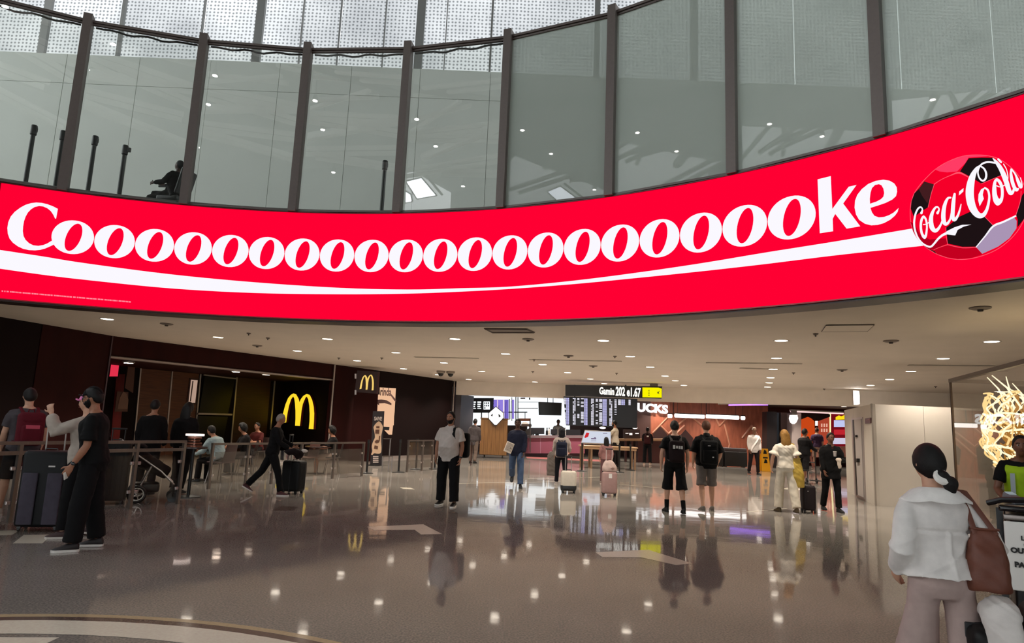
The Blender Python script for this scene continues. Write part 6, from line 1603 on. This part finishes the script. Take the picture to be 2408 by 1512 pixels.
# 3 man in black with the cap
P = stand('bearded man in a black cap, black tee and black trousers walking left', (192, 1291), (205, 912), face=248, legs=((7, 4, 3), (-5, 5, 3)), arms=((8, 6, 26, 2), (-10, 8, 18, 2)), lean=6, tone='tan', hair='short', hairc='0a0807', top=dict(c=BLK, hem=-.10, loose=1.22, sleeve=.72, cuff=1.25), bottom=('trousers', '0b0a0c', 1.35), shoes=('1c1416', 'd6d0ca'), bulk=1.06, facial=('beard', 'eyes', 'glasses'), extra=dict(cap='0c0b0c', watch=0), voxel=.011, headyaw=8, seed=5, grip=(48, 40))
# phone in his hand
s = empty('phone', P['hand'][0] + V((0, 0, -.02))); tag(s, 'white phone held low by the bearded man in black', 'phone')
MB().rbox((0, 0, 0), (.010, .06, .08), .004, rx=.3).build('case', M_white, s, True); MB().rbox((-.007, 0, 0), (.002, .05, .07), .0008, rx=.3, seg=1).build('glass', M_black, s)
# 4 woman in the pale sweater with the pink cap
P = stand('person in a pale grey sweater and pink cap raising a hand to the face', (168, 1262), (180, 926), face=262, legs=((6, 6, 4), (-8, 8, 4)), arms=((62, 10, 96, 8), (6, 8, 20, 4)), lean=1, tone='light', hair='short', hairc='1c120e', top=dict(c='b3a79c', name='sweater', hem=-.06, loose=1.28, sleeve=1.9, cuff=1.4, fold=.005), bottom=('trousers', '0c0b0d', 1.1), shoes=('3a2020', 'c8c0b8'), facial=('eyes',), extra=dict(cap='e58ac0'), seed=6)
# 5 man with the red backpack
P = stand('man in a grey tee and dark shorts with a red backpack at the far left', (30, 1211), (62, 914), face=312, legs=((8, 8, 5), (-8, 8, 5)), arms=((10, 10, 26, 4), (0, 10, 20, 4)), lean=3, tone='light', hair='short', hairc='120c0b', top=dict(c='4a4448', sleeve=.6, loose=1.2, hem=-.08), bottom=('shorts', '0e0d10', 1.15), shoes=('b8b0a8', 'd8d4ce'), bulk=1.05, facial=('beard', 'eyes'), seed=7)
backpack('dark red backpack worn by the man in the grey tee at the far left', P, '5a1420', (.32, .18, .46), logo=[(0, .0, .16, .05, 'c04058')])
# big black case with grey ribs, slanted handle
pc = atz(95, 1247, 0)
big_case = suitcase('tall black suitcase with two grey front panels and a slanted handle at the far left', (pc.x, pc.y, 0), .25, (.52, .30, .92), '0c0c0f', handle=.30, hc='b8b4b0', lower=None, ribs=False, handlelean=-.1, tag_=(.15, .8, .14, .02, 'd8d4d0'))
cs = big_case
for dx in (-.135, .135):
    MB().rbox((dx, -.165, .40), (.17, .03, .62), .014).build('front_panel', cloth('4a4550', 'pack'), cs, True)
# restaurant customers in the dark
D1 = '0c0809'
P = person('dark-haired customer in black standing at the restaurant counter', tuple(atz(338, 1164, 0)), H=1.72, face=350, tone='tan', hair='short', top=dict(c=D1, name='jacket', sleeve=1.95, loose=1.2), bottom=('trousers', D1), shoes=('0a0a0a', '141414'), voxel=.014, seed=8)
P = person('customer with long black hair standing at the restaurant counter', tuple(atz(418, 1160, 0)), H=1.70, face=5, tone='tan', hair='long', top=dict(c=D1, name='jacket', sleeve=1.95, loose=1.25, hem=-.12), bottom=('trousers', D1), shoes=('0a0a0a', '141414'), voxel=.014, seed=9)
def seated(label, px, depth, seat, face, headpx=None, **k):
    p = aty(px[0], px[1], depth)
    d = dict(legs=((84, 84, 5), (80, 80, 5)), seat=seat, voxel=.014, shoes=('141010', '2a2422'))
    d.update(k)
    return person(label, (p.x, depth, 0), face=face, **d)
def cafe_chair(label, p, rz, c='4a3230', frame=None):
    s = empty('cafe_chair', p, rz); tag(s, label, 'chair', 'cafe chairs'); m = mat('chair_' + c, c, .5)
    q = MB(); q.rbox((0, 0, .45), (.44, .42, .035), .015); q.build('seat', m, s, True)
    q = MB(); R = []
    for t in np.linspace(0, 1, 6): R.append((V((0, -.19 - .07 * t, .46 + .40 * t)), V((.21 - .02 * t, 0, 0)), V((0, .012, .004))))
    rings(q, R, 16); q.build('backrest', m, s, True)
    for sx in (-1, 1):
        for sy in (-1, 1): MB().tube([(sx * .15, sy * .13, .44), (sx * .2, sy * .2, 0)], .012, 8).build('leg', M_metal, s, True)
    return s
P = seated('diner in a pale blue shirt hunched at a table behind the barrier', (516, 1100), 15.3, .50, 285, H=1.72, lean=26, tone='tan', hair='short', arms=((50, 8, 50, 6), (52, 8, 50, 6)), top=dict(c='93a2a4', sleeve=1.9, loose=1.3, hem=-.02, fold=.004), bottom=('trousers', '14100f'), headtilt=-16, seed=10)
pd = aty(516, 1100, 15.3); cafe_chair('mauve brown cafe chair under the diner in the pale blue shirt', (pd.x + .02, 15.3, 0), -math.radians(285))
P = seated('diner with a curly dark head seated by the hatch', (578, 1080), 17.5, .50, 240, H=1.70, lean=12, tone='tan', hair='curly', hairc='0a0706', arms=((45, 8, 50, 6), (45, 8, 50, 6)), top=dict(c='100b0c', sleeve=1.9, loose=1.25), bottom=('trousers', '0e0a0a'), seed=11)
pd = aty(578, 1080, 17.5); cafe_chair('cafe chair under the curly-haired diner', (pd.x, 17.5, 0), -math.radians(240), '2a1a18')
P = seated('diner in a dark red top seated left of the big yellow arches', (605, 1060), 20.5, .50, 200, H=1.70, lean=8, tone='tan', hair='short', arms=((40, 8, 60, 6), (40, 8, 60, 6)), top=dict(c='4a1a18', sleeve=.7, loose=1.2), bottom=('trousers', '0e0a0a'), seed=12, facial=('eyes',))
pd = aty(605, 1060, 20.5); cafe_chair('cafe chair under the diner in dark red', (pd.x, 20.5, 0), -math.radians(200), '2a1a18')
P = seated('dark-clothed diner in pale shorts seated behind the glass barrier', (782, 1080), 18.9, .48, 250, H=1.72, lean=6, tone='tan', hair='curly', hairc='0a0706', arms=((40, 8, 50, 8), (40, 8, 50, 8)), top=dict(c='0d0a0b', sleeve=.8, loose=1.25), bottom=('shorts', 'a8948a', 1.1), seed=13)
pd = aty(782, 1080, 18.9); cafe_chair('cafe chair under the diner in pale shorts', (pd.x, 18.9, 0), -math.radians(250), '2a1a18')
pd = aty(722, 1080, 18.4); cafe_chair('empty brown cafe chair below the big yellow arches', (pd.x, 18.4, 0), 2.6, '55362e')
def cafe_table(label, x, depth, r=.36, h=.74):
    p = aty(x, 1100, depth); s = empty('cafe_table', (p.x, depth, 0)); tag(s, label, 'table', 'cafe tables')
    MB().lathe([(.0001, h - .03), (r, h - .03), (r, h), (.0001, h)], (0, 0, 0), 28).build('top', mat('table_dark', '3a2620', .3), s)
    MB().lathe([(.0001, 0), (.22, 0), (.22, .015), (.03, .04), (.03, h - .03), (.0001, h - .03)], (0, 0, 0), 18).build('pedestal', M_black, s, True); return s
cafe_table('small round table before the diner in the pale blue shirt', 468, 15.6)
cafe_table('small round table before the curly-haired diner', 548, 17.6)
cafe_table('small round table below the big yellow arches', 745, 18.7)
# warm candle lamp stack on the table end
cafe_table('tall dark pedestal table behind the end of the steel double-rail barrier', 450, 12.5, .24, .90)
pt = aty(450, 1100, 12.5); s = empty('table_lamp', (pt.x, 12.5, .90)); tag(s, 'small glowing table lamp with stacked coppery discs at the barrier end', 'lamp')
for k, (r, z) in enumerate(((.14, .0), (.13, .05), (.10, .1), (.12, .15))): MB().lathe([(.0001, z), (r, z), (r, z + .03), (.0001, z + .035)], (0, 0, 0), 18).build('disc', mat('copper_disc', '8a5440', .3, .6), s, True)
MB().lathe([(.0001, .2), (.16, .2), (.16, .235), (.0001, .24)], (0, 0, 0), 18).build('glow_disc', emit('lamp_disc', 'ffe8dc', 1.6), s, True); MB().tube([(0, 0, 0), (0, 0, .2)], .02, 8).build('stem', M_metal, s)
pk = atz(256, 1184, 0); suitcase('bulky black trunk standing behind the steel rail left of the pram', (pk.x, pk.y, 0), .4, (.46, .36, .95), '080708', handle=.2, hc='2a2828', ribs=True)
# pram behind the rail
pp = atz(338, 1179, 0)
s = empty('pram', pp, .5); tag(s, 'dark folding pram with silver frame and spoked wheels behind the steel rail', 'pram')
M_sil = mat('pram_silver', 'b8b2ac', .3, .8)
for sy in (-1, 1):
    MB().tube([(-.45, sy * .22, 1.02), (-.2, sy * .24, .80), (.20, sy * .25, .52), (.42, sy * .25, .30)], .014, 8).build('frame_tube', M_sil, s, True)
    MB().tube([(.05, sy * .25, .60), (-.12, sy * .26, .18)], .014, 8).build('frame_tube', M_sil, s, True)
    w_ = MB().tube([(-.12 + .126 * math.cos(a), sy * .29, .15 + .126 * math.sin(a)) for a in np.linspace(0, 2 * PI, 25)], .024, 8).build('wheel', M_black, s, True)
    MB().tube([(-.12 + .098 * math.cos(a), sy * .29, .15 + .098 * math.sin(a)) for a in np.linspace(0, 2 * PI, 21)], .010, 6).build('rim', M_sil, w_, True)
    for k in range(5):
        a = 2 * PI * k / 5; MB().tube([(-.12, sy * .29, .15), (-.12 + .1 * math.cos(a), sy * .29, .15 + .1 * math.sin(a))], .009, 5).build('spoke', M_sil, w_)
    f_ = MB().lathe([(.02, -.014), (.085, -.012), (.085, .012), (.02, .014)], (.42, sy * .2, .085), 18, 'Y').build('front_wheel', M_black, s, True)
    MB().tube([(.42, sy * .25, .30), (.42, sy * .22, .1)], .012, 6).build('fork', M_black, s)
MB().tube([(-.45, -.22, 1.02), (-.47, 0, 1.03), (-.45, .22, 1.02)], .018, 8).build('push_bar', M_black, s, True)
q = MB(); R = []
for t in np.linspace(0, 1, 7): R.append((V((.32 - .55 * t, 0, .46 + .32 * t)), V((0, .20 - .02 * abs(t - .5), 0)), V((.05, 0, .09 + .05 * t))))
rings(q, R, 16); grow('seat_body', q, cloth('0d0b0c', 'pack'), .016, s, .003, 2)
q = MB(); R = []
for a in np.linspace(-.3, 1.5, 7): R.append((V((-.22 + .02, 0, .78)) + V((-.17 * math.sin(a - .6), 0, .17 * math.cos(a - .6))), V((0, .22, 0)), V((.03, 0, .03))))
rings(q, R, 12); grow('canopy', q, cloth('141112', 'pack'), .016, s, .002, 3)
MB().rbox((.0, 0, .24), (.42, .36, .16), .05).build('basket', M_black, s, True)
# 9 man walking with the case
P = stand('man in black walking right pushing a black suitcase before the glass barrier', (632, 1164), (652, 970), face=75, legs=((-26, 16, 3), (20, 8, 3)), arms=((38, 6, 34, 6), (26, 10, 44, 4)), lean=7, tone='tan', hair='crop', hairc='9a8c84', top=dict(c='0d0b0d', name='jacket', sleeve=1.9, loose=1.25, hem=-.1), bottom=('trousers', '0c0b0d'), shoes=('4a1c20', 'd8d0ca'), seed=14, feetflat=False)
pk = atz(687, 1161, 0); suitcase('black four-wheeled suitcase pushed by the man walking right', pk, 1.35, (.30, .40, .60), '0b0b0c', handle=.50, hc='3a3838')
s = empty('folded_jacket', P['hand'][1] + V((0, 0, -.02)), .4); tag(s, 'dark bundle with a pale cloth carried by the man walking right', 'bundle')
q = MB(); q.ball((0, 0, 0), .13, 12, 8, (1.4, .8, .55)); q.ball((.1, .03, -.06), .10, 12, 8, (1, .7, .8)); grow('bundle_body', q, cloth('1c1214'), .014, s, .006, 4)
q = MB(); q.ball((.2, 0, .02), .06, 12, 8, (1.2, .7, .6)); grow('pale_cloth', q, cloth('cdc4be'), .012, s, .004, 2)
# 10 man in the white polo
P = stand('bearded man in a white polo and black trousers standing with a black backpack', (1050, 1190), (1061, 970), face=196, legs=((6, 6, 5), (-4, 5, 5)), arms=((0, 11, 14, 2), (2, 11, 14, 2)), lean=1, tone='tan', hair='short', hairc='0e0a09', top=dict(c='c4bab2', name='polo_shirt', hem=-.10, loose=1.15, sleeve=.62, cuff=1.2, collar=True, fold=.004), bottom=('trousers', '0c0b0d', 1.3), shoes=('14100f', 'e6e2dc'), bulk=1.16, belly=.05, facial=('beard', 'eyes'), extra=dict(watch=0), headyaw=6, headtilt=-4, seed=15)
backpack('black backpack slung on one shoulder of the man in the white polo', P, '0a090a', (.34, .2, .48), z=.20, dx=-.13, straps=(-1,))
# 11 man in the navy jacket
P = stand('man in a navy jacket and jeans walking forward with a folded newspaper', (1212, 1146), (1214, 985), face=184, legs=((14, 8, 3), (-22, 34, 3)), arms=((10, 6, 16, 4), (10, 6, 62, 4)), lean=2, tone='dark', hair='short', hairc='0c0a0a', top=dict(c='161a2c', name='jacket', hem=-.12, sleeve=1.95, loose=1.25), bottom=('trousers', '41526e', 1.15), shoes=('0e0e12', '141414'), facial=('eyes',), seed=16, feetflat=False)
s = empty('newspaper', P['hand'][1] + V((0, -.03, .02)), .2); tag(s, 'folded pale newspaper held by the man in the navy jacket', 'newspaper')
MB().rbox((0, 0, 0), (.20, .02, .26), .006, ry=.35, seg=1).build('folded_sheet', mat('newsprint', 'c8bcb0', .8, var=.1, scale=60), s); MB().rbox((.01, -.013, .01), (.17, .004, .2), .001, ry=.35, seg=1).build('front_page', mat('newsprint2', '9a9088', .8, var=.3, scale=40), s)
# 12 person in grey by the kiosk
P = person('person in a long grey coat standing left of the oak kiosk', tuple(atz(1112, 1090, 0)), H=1.72, face=20, tone='tan', hair='short', top=dict(c='4c4648', name='coat', hem=-.22, sleeve=1.95, loose=1.3, hood=True), bottom=('trousers', '6a5c54'), shoes=('101010', '181818'), voxel=.014, seed=17)
pk = atz(1107, 1095, 0); s = empty('walking_stick', pk); tag(s, 'thin dark walking stick beside the person in the grey coat', 'stick')
MB().tube([(0, 0, 0), (0, 0, .86)], .014, 8).build('shaft', M_dark, s, True); MB().tube([(0, 0, .86), (.03, 0, .90), (.09, 0, .88)], .016, 8).build('handle', M_black, s, True)
# 13 woman with navy backpack and white suitcase
P = stand('woman with long dark hair, beige sweater and leggings pulling a white suitcase', (1318, 1141), (1314, 1006), face=4, legs=((10, 8, 3), (-10, 12, 3)), arms=((0, 10, 22, 4), (6, 16, 58, 0)), lean=2, tone='light', hair='veil', hairc='14121a', top=dict(c='a89c96', name='sweater', hem=-.08, sleeve=1.9, loose=1.3), bottom=('trousers', '17161e', .95), shoes=('b0a8a4', 'c8c2bc'), voxel=.013, seed=18, extra=dict(hairlen=.3))
backpack('navy backpack worn by the woman with the white suitcase', P, '1e2233', (.34, .2, .46), z=.16)
pk = atz(1336, 1159, 0); suitcase('cream white cabin suitcase with a dark lower shell on the shiny floor', pk, .05, (.36, .25, .46), 'cfc6b8', handle=.34, hc='a8a4a0', lower='1c1a1c', ribs=False)
pk = atz(1296, 1134, 0)
s = empty('garment_bag', (pk.x, pk.y, .30), .1); tag(s, 'grey garment bag hanging at the left of the woman with the white suitcase', 'bag')
q = MB(); rings(q, [(V((0, 0, .55)), V((.06, 0, 0)), V((0, .03, 0))), (V((0, 0, .45)), V((.13, 0, 0)), V((0, .05, 0))), (V((0, 0, .1)), V((.15, 0, 0)), V((0, .06, 0))), (V((0, 0, -.12)), V((.13, 0, 0)), V((0, .05, 0)))], 16); grow('bag_body', q, cloth('6a625e', 'pack'), .014, s, .004, 2)
MB().tube([(0, 0, .54), (.03, 0, .66), (.0, 0, .7)], .008, 6).build('hook', M_black, s)
# 14 girl with pink case
P = stand('girl with long straight black hair, pink top and mauve trousers', (1424, 1138), (1424, 1029), face=2, legs=((8, 8, 4), (-8, 10, 4)), arms=((-4, 14, 20, 4), (-8, 12, 16, 4)), lean=1, tone='light', hair='long', hairc='0b090a', top=dict(c='8e6664', sleeve=1.6, loose=1.2), bottom=('trousers', '6a4c50', 1.1), shoes=('8a6a68', 'b8a8a4'), voxel=.013, seed=19, extra=dict(hairlen=.42))
pk = atz(1432, 1166, 0); cs = suitcase('dusty pink suitcase with a white label behind the black-haired girl', pk, 0, (.35, .25, .50), 'a48480', handle=.52, hc='d8c8c0', ribs=False, tag_=(.02, .82, .22, .2, 'e8e4e0'), lower=None)
s = empty('cosmetic_bag', (pk.x, pk.y, .56)); tag(s, 'pale pink soft bag standing on the dusty pink suitcase', 'bag')
q = MB(); rings(q, [(V((0, 0, 0)), V((.17, 0, 0)), V((0, .10, 0))), (V((0, 0, .1)), V((.175, 0, 0)), V((0, .11, 0))), (V((-.01, 0, .2)), V((.13, 0, 0)), V((0, .08, 0))), (V((-.02, 0, .25)), V((.09, 0, 0)), V((0, .05, 0)))], 18); grow('bag_body', q, cloth('c4aca4', 'pack'), .012, s, .003, 2)
MB().prism([(.0, -.113, .07), (.06, -.113, .1), (.11, -.113, .07), (.06, -.113, .04)], (0, -1, 0), .004).build('print_mark', mat('print_8a6a60', '8a6a60', .6), s)
# 15 man in the cream tee
P = person('man in a cream tee and dark trousers reaching over the long table', tuple(aty(1446, 1090, 28.2)[:2]) + (0,), H=aty(1446, 990, 28.2).z, face=285, legs=((4, 4, 4), (-4, 4, 4)), arms=((48, 6, 26, 6), (12, 8, 30, 4)), lean=3, tone='tan', hair='short', hairc='0c0908', top=dict(c='b8ae9e', hem=-.1, sleeve=.75, loose=1.25, cuff=1.25), bottom=('trousers', '140f10'), shoes=('101010', '181818'), facial=('beard', 'eyes'), voxel=.013, seed=20)
# 16 dark figure at the bar
P = person('person in black holding a bright phone at the coffee bar', tuple(aty(1522, 1085, 31.2)[:2]) + (0,), H=1.70, face=15, arms=((30, 8, 60, 6), (20, 8, 40, 4)), tone='dark', hair='crop', hairc='0c0908', top=dict(c='1a1012', name='jacket', sleeve=1.9, loose=1.2), bottom=('trousers', '0c0b0d', 1.2), shoes=('a88878', 'c0a898'), voxel=.014, seed=21)
backpack('maroon backpack worn by the person in black at the coffee bar', P, '3a1618', (.3, .16, .4), logo=[(.03, .12, .09, .06, 'e8dcd4')])
# 17, 18 two men from behind
P = stand('man in a black tee and black shorts walking away, black socks and shoes', (1586, 1206), (1582, 990), face=2, legs=((12, 8, 3), (-10, 8, 3)), arms=((-6, 16, 22, 0), (-4, 14, 14, 0)), lean=1, tone='light', hair='short', hairc='100b0a', top=dict(c='0c0a0b', hem=-.06, sleeve=.6, loose=1.2, cuff=1.3), bottom=('shorts', '0b0a0b', 1.25), shoes=('0c0c0c', '121212', '0d0d0d'), seed=22, voxel=.011)
backpack('dark brown backpack with white lettering marks on the man in black shorts', P, '1e1214', (.30, .12, .42), z=.24, strapc='5a5450', logo=[(-.07, .05, .04, .07, 'c8c4c0'), (-.015, .06, .03, .05, 'c8c4c0'), (.03, .05, .025, .06, 'c8c4c0'), (.075, .05, .04, .06, 'c8c4c0')])
P = stand('ginger-haired man in a black polo and grey shorts walking away', (1662, 1203), (1664, 990), face=4, legs=((-14, 10, 3), (14, 10, 3)), arms=((2, 12, 34, 2), (4, 18, 40, 2)), lean=1, tone='light', hair='short', hairc='5a3622', top=dict(c='0a090a', hem=-.10, sleeve=.85, loose=1.28, cuff=1.35, collar=True), bottom=('shorts', '6c6460', 1.15), shoes=('6c645e', '8a827a'), bulk=1.06, seed=23, voxel=.011)
backpack('black backpack with a small white logo on the man in grey shorts', P, '0a0a0b', (.34, .16, .46), z=.22, logo=[(-.02, .12, .05, .01, 'd8d4d0'), (.05, -.1, .03, .02, 'd8d4d0')])
# 19 white-robed person
P = stand('person in a white wrap top, pale cap and dark trousers by the copper wall', (1774, 1116), (1773, 999), face=176, legs=((5, 6, 3), (-8, 10, 3)), arms=((4, 8, 14, 3), (4, 8, 14, 3)), tone='brown', hair='crop', hairc='b0a49a', top=dict(c='cfc8c4', name='wrap_top', hem=-.12, sleeve=1.9, loose=1.28), bottom=('trousers', '1a1214', .95), shoes=('101010', '161616'), facial=('eyes',), voxel=.013, seed=24)
T = P['T']; MB().tube([T((-.14, .10, .48)), T((-.02, .165, .3)), T((.12, .15, .1)), T((.17, .10, -.05))], [(.05, .012)] * 4, 8).build('sash', cloth('e8e2de'), P['body'], True)
# 20 blonde woman
P = stand('blonde woman in a cream ruffle-sleeved top and cream trousers walking away', (1850, 1205), (1842, 1012), face=3, legs=((9, 8, 4), (-9, 10, 4)), arms=((4, 20, 30, 4), (-6, 16, 14, 0)), tone='light', hair='long', hairc='8a6430', top=dict(c='d6ccbc', name='blouse', hem=-.0, sleeve=.62, loose=1.16, cuff=1.7), bottom=('trousers', 'cdc3b2', 1.35), shoes=('4a3a20', '3a2c18'), voxel=.011, seed=25, extra=dict(hairlen=.48))
W = P['W']; bp_ = W @ P['T']((.20, -.06, .22)); sp_ = W @ P['T']((.15, -.02, .55))
tote('large soft yellow bag on the right shoulder of the blonde woman', bp_, -.15, (.30, .58), 'b99a3e', strap_to=Matrix.Rotation(.15, 3, 'Z') @ (sp_ - bp_), thick=.16)
pk = atz(1901, 1206, 0); suitcase('small dark plum suitcase standing beside the blonde woman', pk, -.05, (.27, .22, .50), '1a1014', handle=.30, hc='a8988c', ribs=False, tag_=(-.15, .78, .06, .03, 'f0ece8'))
# 21 man with the trolley
P = stand('man in a black jacket and shorts in profile holding a luggage trolley', (1893, 1138), (1892, 1009), face=70, legs=((6, 6, 3), (-10, 8, 3)), arms=((20, 6, 40, 2), (28, 6, 40, 2)), lean=3, tone='brown', hair='short', hairc='0c0a0a', top=dict(c='0e0c0f', name='jacket', hem=-.12, sleeve=1.8, loose=1.3), bottom=('shorts', '120f12', 1.25), shoes=('181416', '2a2426'), facial=('glasses', 'eyes'), bulk=1.06, voxel=.013, seed=26)
pk = atz(1910, 1136, 0); s = empty('luggage_trolley', pk, 0); tag(s, 'tall dark hand trolley on small wheels beside the man in the black jacket', 'trolley')
for sx in (-.14, .14): MB().tube([(sx, .0, .12), (sx, .05, 1.2)], .018, 8).build('upright', M_black, s, True)
for z in (.35, .7, 1.2): MB().tube([(-.14, .01 + z * .04, z), (.14, .01 + z * .04, z)], .014, 8).build('cross_bar', M_black, s, True)
MB().rbox((0, -.16, .10), (.36, .34, .03), .01).build('toe_plate', M_black, s, True)
for sx in (-.17, .17): MB().lathe([(.02, -.02), (.085, -.018), (.085, .018), (.02, .02)], (sx, .02, .085), 16, 'X').build('wheel', M_black, s, True)
# 22 suit man
P = stand('man in a black suit and dark tie walking forward holding a white cloth', (1957, 1203), (1958, 1019), face=182, legs=((8, 6, 2), (-8, 10, 2)), arms=((18, 14, 84, 42), (10, 8, 16, 2)), tone='brown', hair='short', hairc='0a0808', top=dict(c='0a090a', name='suit_jacket', hem=-.20, sleeve=1.93, loose=1.3, flare=.03, collar=True), bottom=('trousers', '0a090b', 1.0), shoes=('0a0a0a', '0e0e0e'), facial=('eyes',), extra=dict(tie='3a1c1c'), voxel=.011, seed=27)
s = empty('white_cloth', P['hand'][0] + V((0, -.03, -.02))); tag(s, 'crumpled white cloth in the hand of the man in the black suit', 'cloth')
q = MB(); q.ball((0, 0, 0), .055, 12, 8, (1.1, .8, .9)); q.tube([(0, 0, 0), (.01, 0, -.08), (.02, 0, -.17)], [.045, .04, .03], 10); grow('cloth_body', q, cloth('d0c0b0'), .010, s, .004, 3)
s = empty('paper_cup', P['hand'][0] + V((-.07, -.02, .05))); tag(s, 'small clear cup held up by the man in the black suit', 'cup')
MB().lathe([(.0001, 0), (.025, 0), (.034, .1), (.030, .1), (.022, .006), (.0001, .006)], (0, 0, 0), 16).build('cup_wall', mat('cup_pale', 'a8a09c', .3), s, True); MB().lathe([(.033, .1), (.037, .104), (.033, .108)], (0, 0, 0), 16).build('rim', M_white, s)
# 23 staff behind the counter and food stand
P = person('counter assistant in pale grey behind the tills', tuple(aty(1312, 1020, 36.0)[:2]) + (0,), H=aty(1312, 987, 36.0).z, face=180, tone='brown', hair='short', top=dict(c='9a9894', sleeve=.7), bottom=('trousers', '201a1c'), shoes=('101010', '101010'), facial=('eyes',), voxel=.014, seed=28)
P = person('counter assistant in a dark cap beside the pastry shelf', tuple(aty(1246, 1020, 36.2)[:2]) + (0,), H=1.66, face=190, tone='brown', hair='short', top=dict(c='6a6462', sleeve=.7), bottom=('trousers', '201a1c'), shoes=('101010', '101010'), extra=dict(cap='4a4644'), facial=('eyes',), voxel=.014, seed=29)
P = person('customer in a purple tee at the orange food stand', tuple(aty(1922, 1060, 34.5)[:2]) + (0,), H=aty(1920, 1006, 34.5).z, face=30, tone='light', hair='short', hairc='4a2a20', top=dict(c='4a3650', sleeve=.7, loose=1.2), bottom=('shorts', 'b09080'), shoes=('8a6a60', 'a88878'), voxel=.014, seed=30)
P = person('customer in an orange tee at the food stand', tuple(aty(1901, 1060, 33.5)[:2]) + (0,), H=1.6, face=340, tone='light', hair='short', hairc='2a1810', top=dict(c='c87020', sleeve=.7, loose=1.2), bottom=('trousers', '7a4a40'), shoes=('8a6a60', 'a88878'), voxel=.014, seed=31)
# 24 upper level: silhouette on the swivel chair, dark posts
FU = 5.68
pu = ring(-12.2, 0, 13.95)
P = person('person in black sitting cross-legged on the upper level behind the glass', (pu.x, pu.y, FU), H=1.72, face=278, seat=.58, legs=((78, 60, 4), (96, 95, -14)), arms=((30, 10, 50, 8), (34, 10, 60, 20)), lean=-8, tone='dark', hair='short', hairc='0a0808', top=dict(c='0a0a0b', name='jacket', sleeve=1.9, loose=1.25), bottom=('trousers', '0b0b0c', 1.1), shoes=('0c0c0c', '101010'), headtilt=-14, voxel=.013, seed=32)
s = empty('swivel_chair', (pu.x + .03, pu.y, FU), -math.radians(278)); tag(s, 'black swivel chair under the person on the upper level', 'chair')
MB().rbox((0, 0, .46), (.50, .50, .14), .05).build('seat', M_black, s, True); MB().rbox((0, -.26, .86), (.50, .08, .62), .05, rx=.22).build('backrest', M_black, s, True)
MB().tube([(0, 0, .08), (0, 0, .44)], .035, 10).build('column', M_black, s, True)
for k in range(5):
    a = 2 * PI * k / 5; lg = MB().tube([(0, 0, .09), (.28 * math.cos(a), .28 * math.sin(a), .06)], .02, 8).build('base_arm', M_black, s, True)
    MB().ball((.28 * math.cos(a), .28 * math.sin(a), .03), .03).build('castor', M_black, lg, True)
for sx in (-1, 1): MB().tube([(sx * .26, -.12, .50), (sx * .29, -.05, .68), (sx * .29, .16, .69)], .022, 8).build('armrest', M_black, s, True)
for i, (a, zt, l) in enumerate(((-23.2, 7.27, 'black upright post at the far left of the upper level'), (-21.02, 7.26, 'black upright post half hidden by the leftmost bronze mullion'), (-18.56, 7.26, 'black upright post just right of the leftmost bronze mullion'), (-16.1, 7.15, 'black upright post with a side knob nearest the seated person'), (7.4, 7.22, 'lone black upright post behind the middle panes of the upper level'))):
    p = ring(a, FU, 13.6); s = empty('upright_post', p); tag(s, l, 'post', 'black posts on the upper level'); h = zt - FU
    MB().lathe([(.0001, 0), (.16, 0), (.16, .02), (.05, .05), (.045, .06), (.042, h - .22), (.06, h - .2), (.062, h - .02), (.05, h), (.0001, h)], (0, 0, 0), 14).build('post', M_black, s, True)
    MB().box((.075 if i == 3 else .05, 0, h - .1), (.08 if i == 3 else .03, .05, .09)).build('head', M_black, s)
flush()
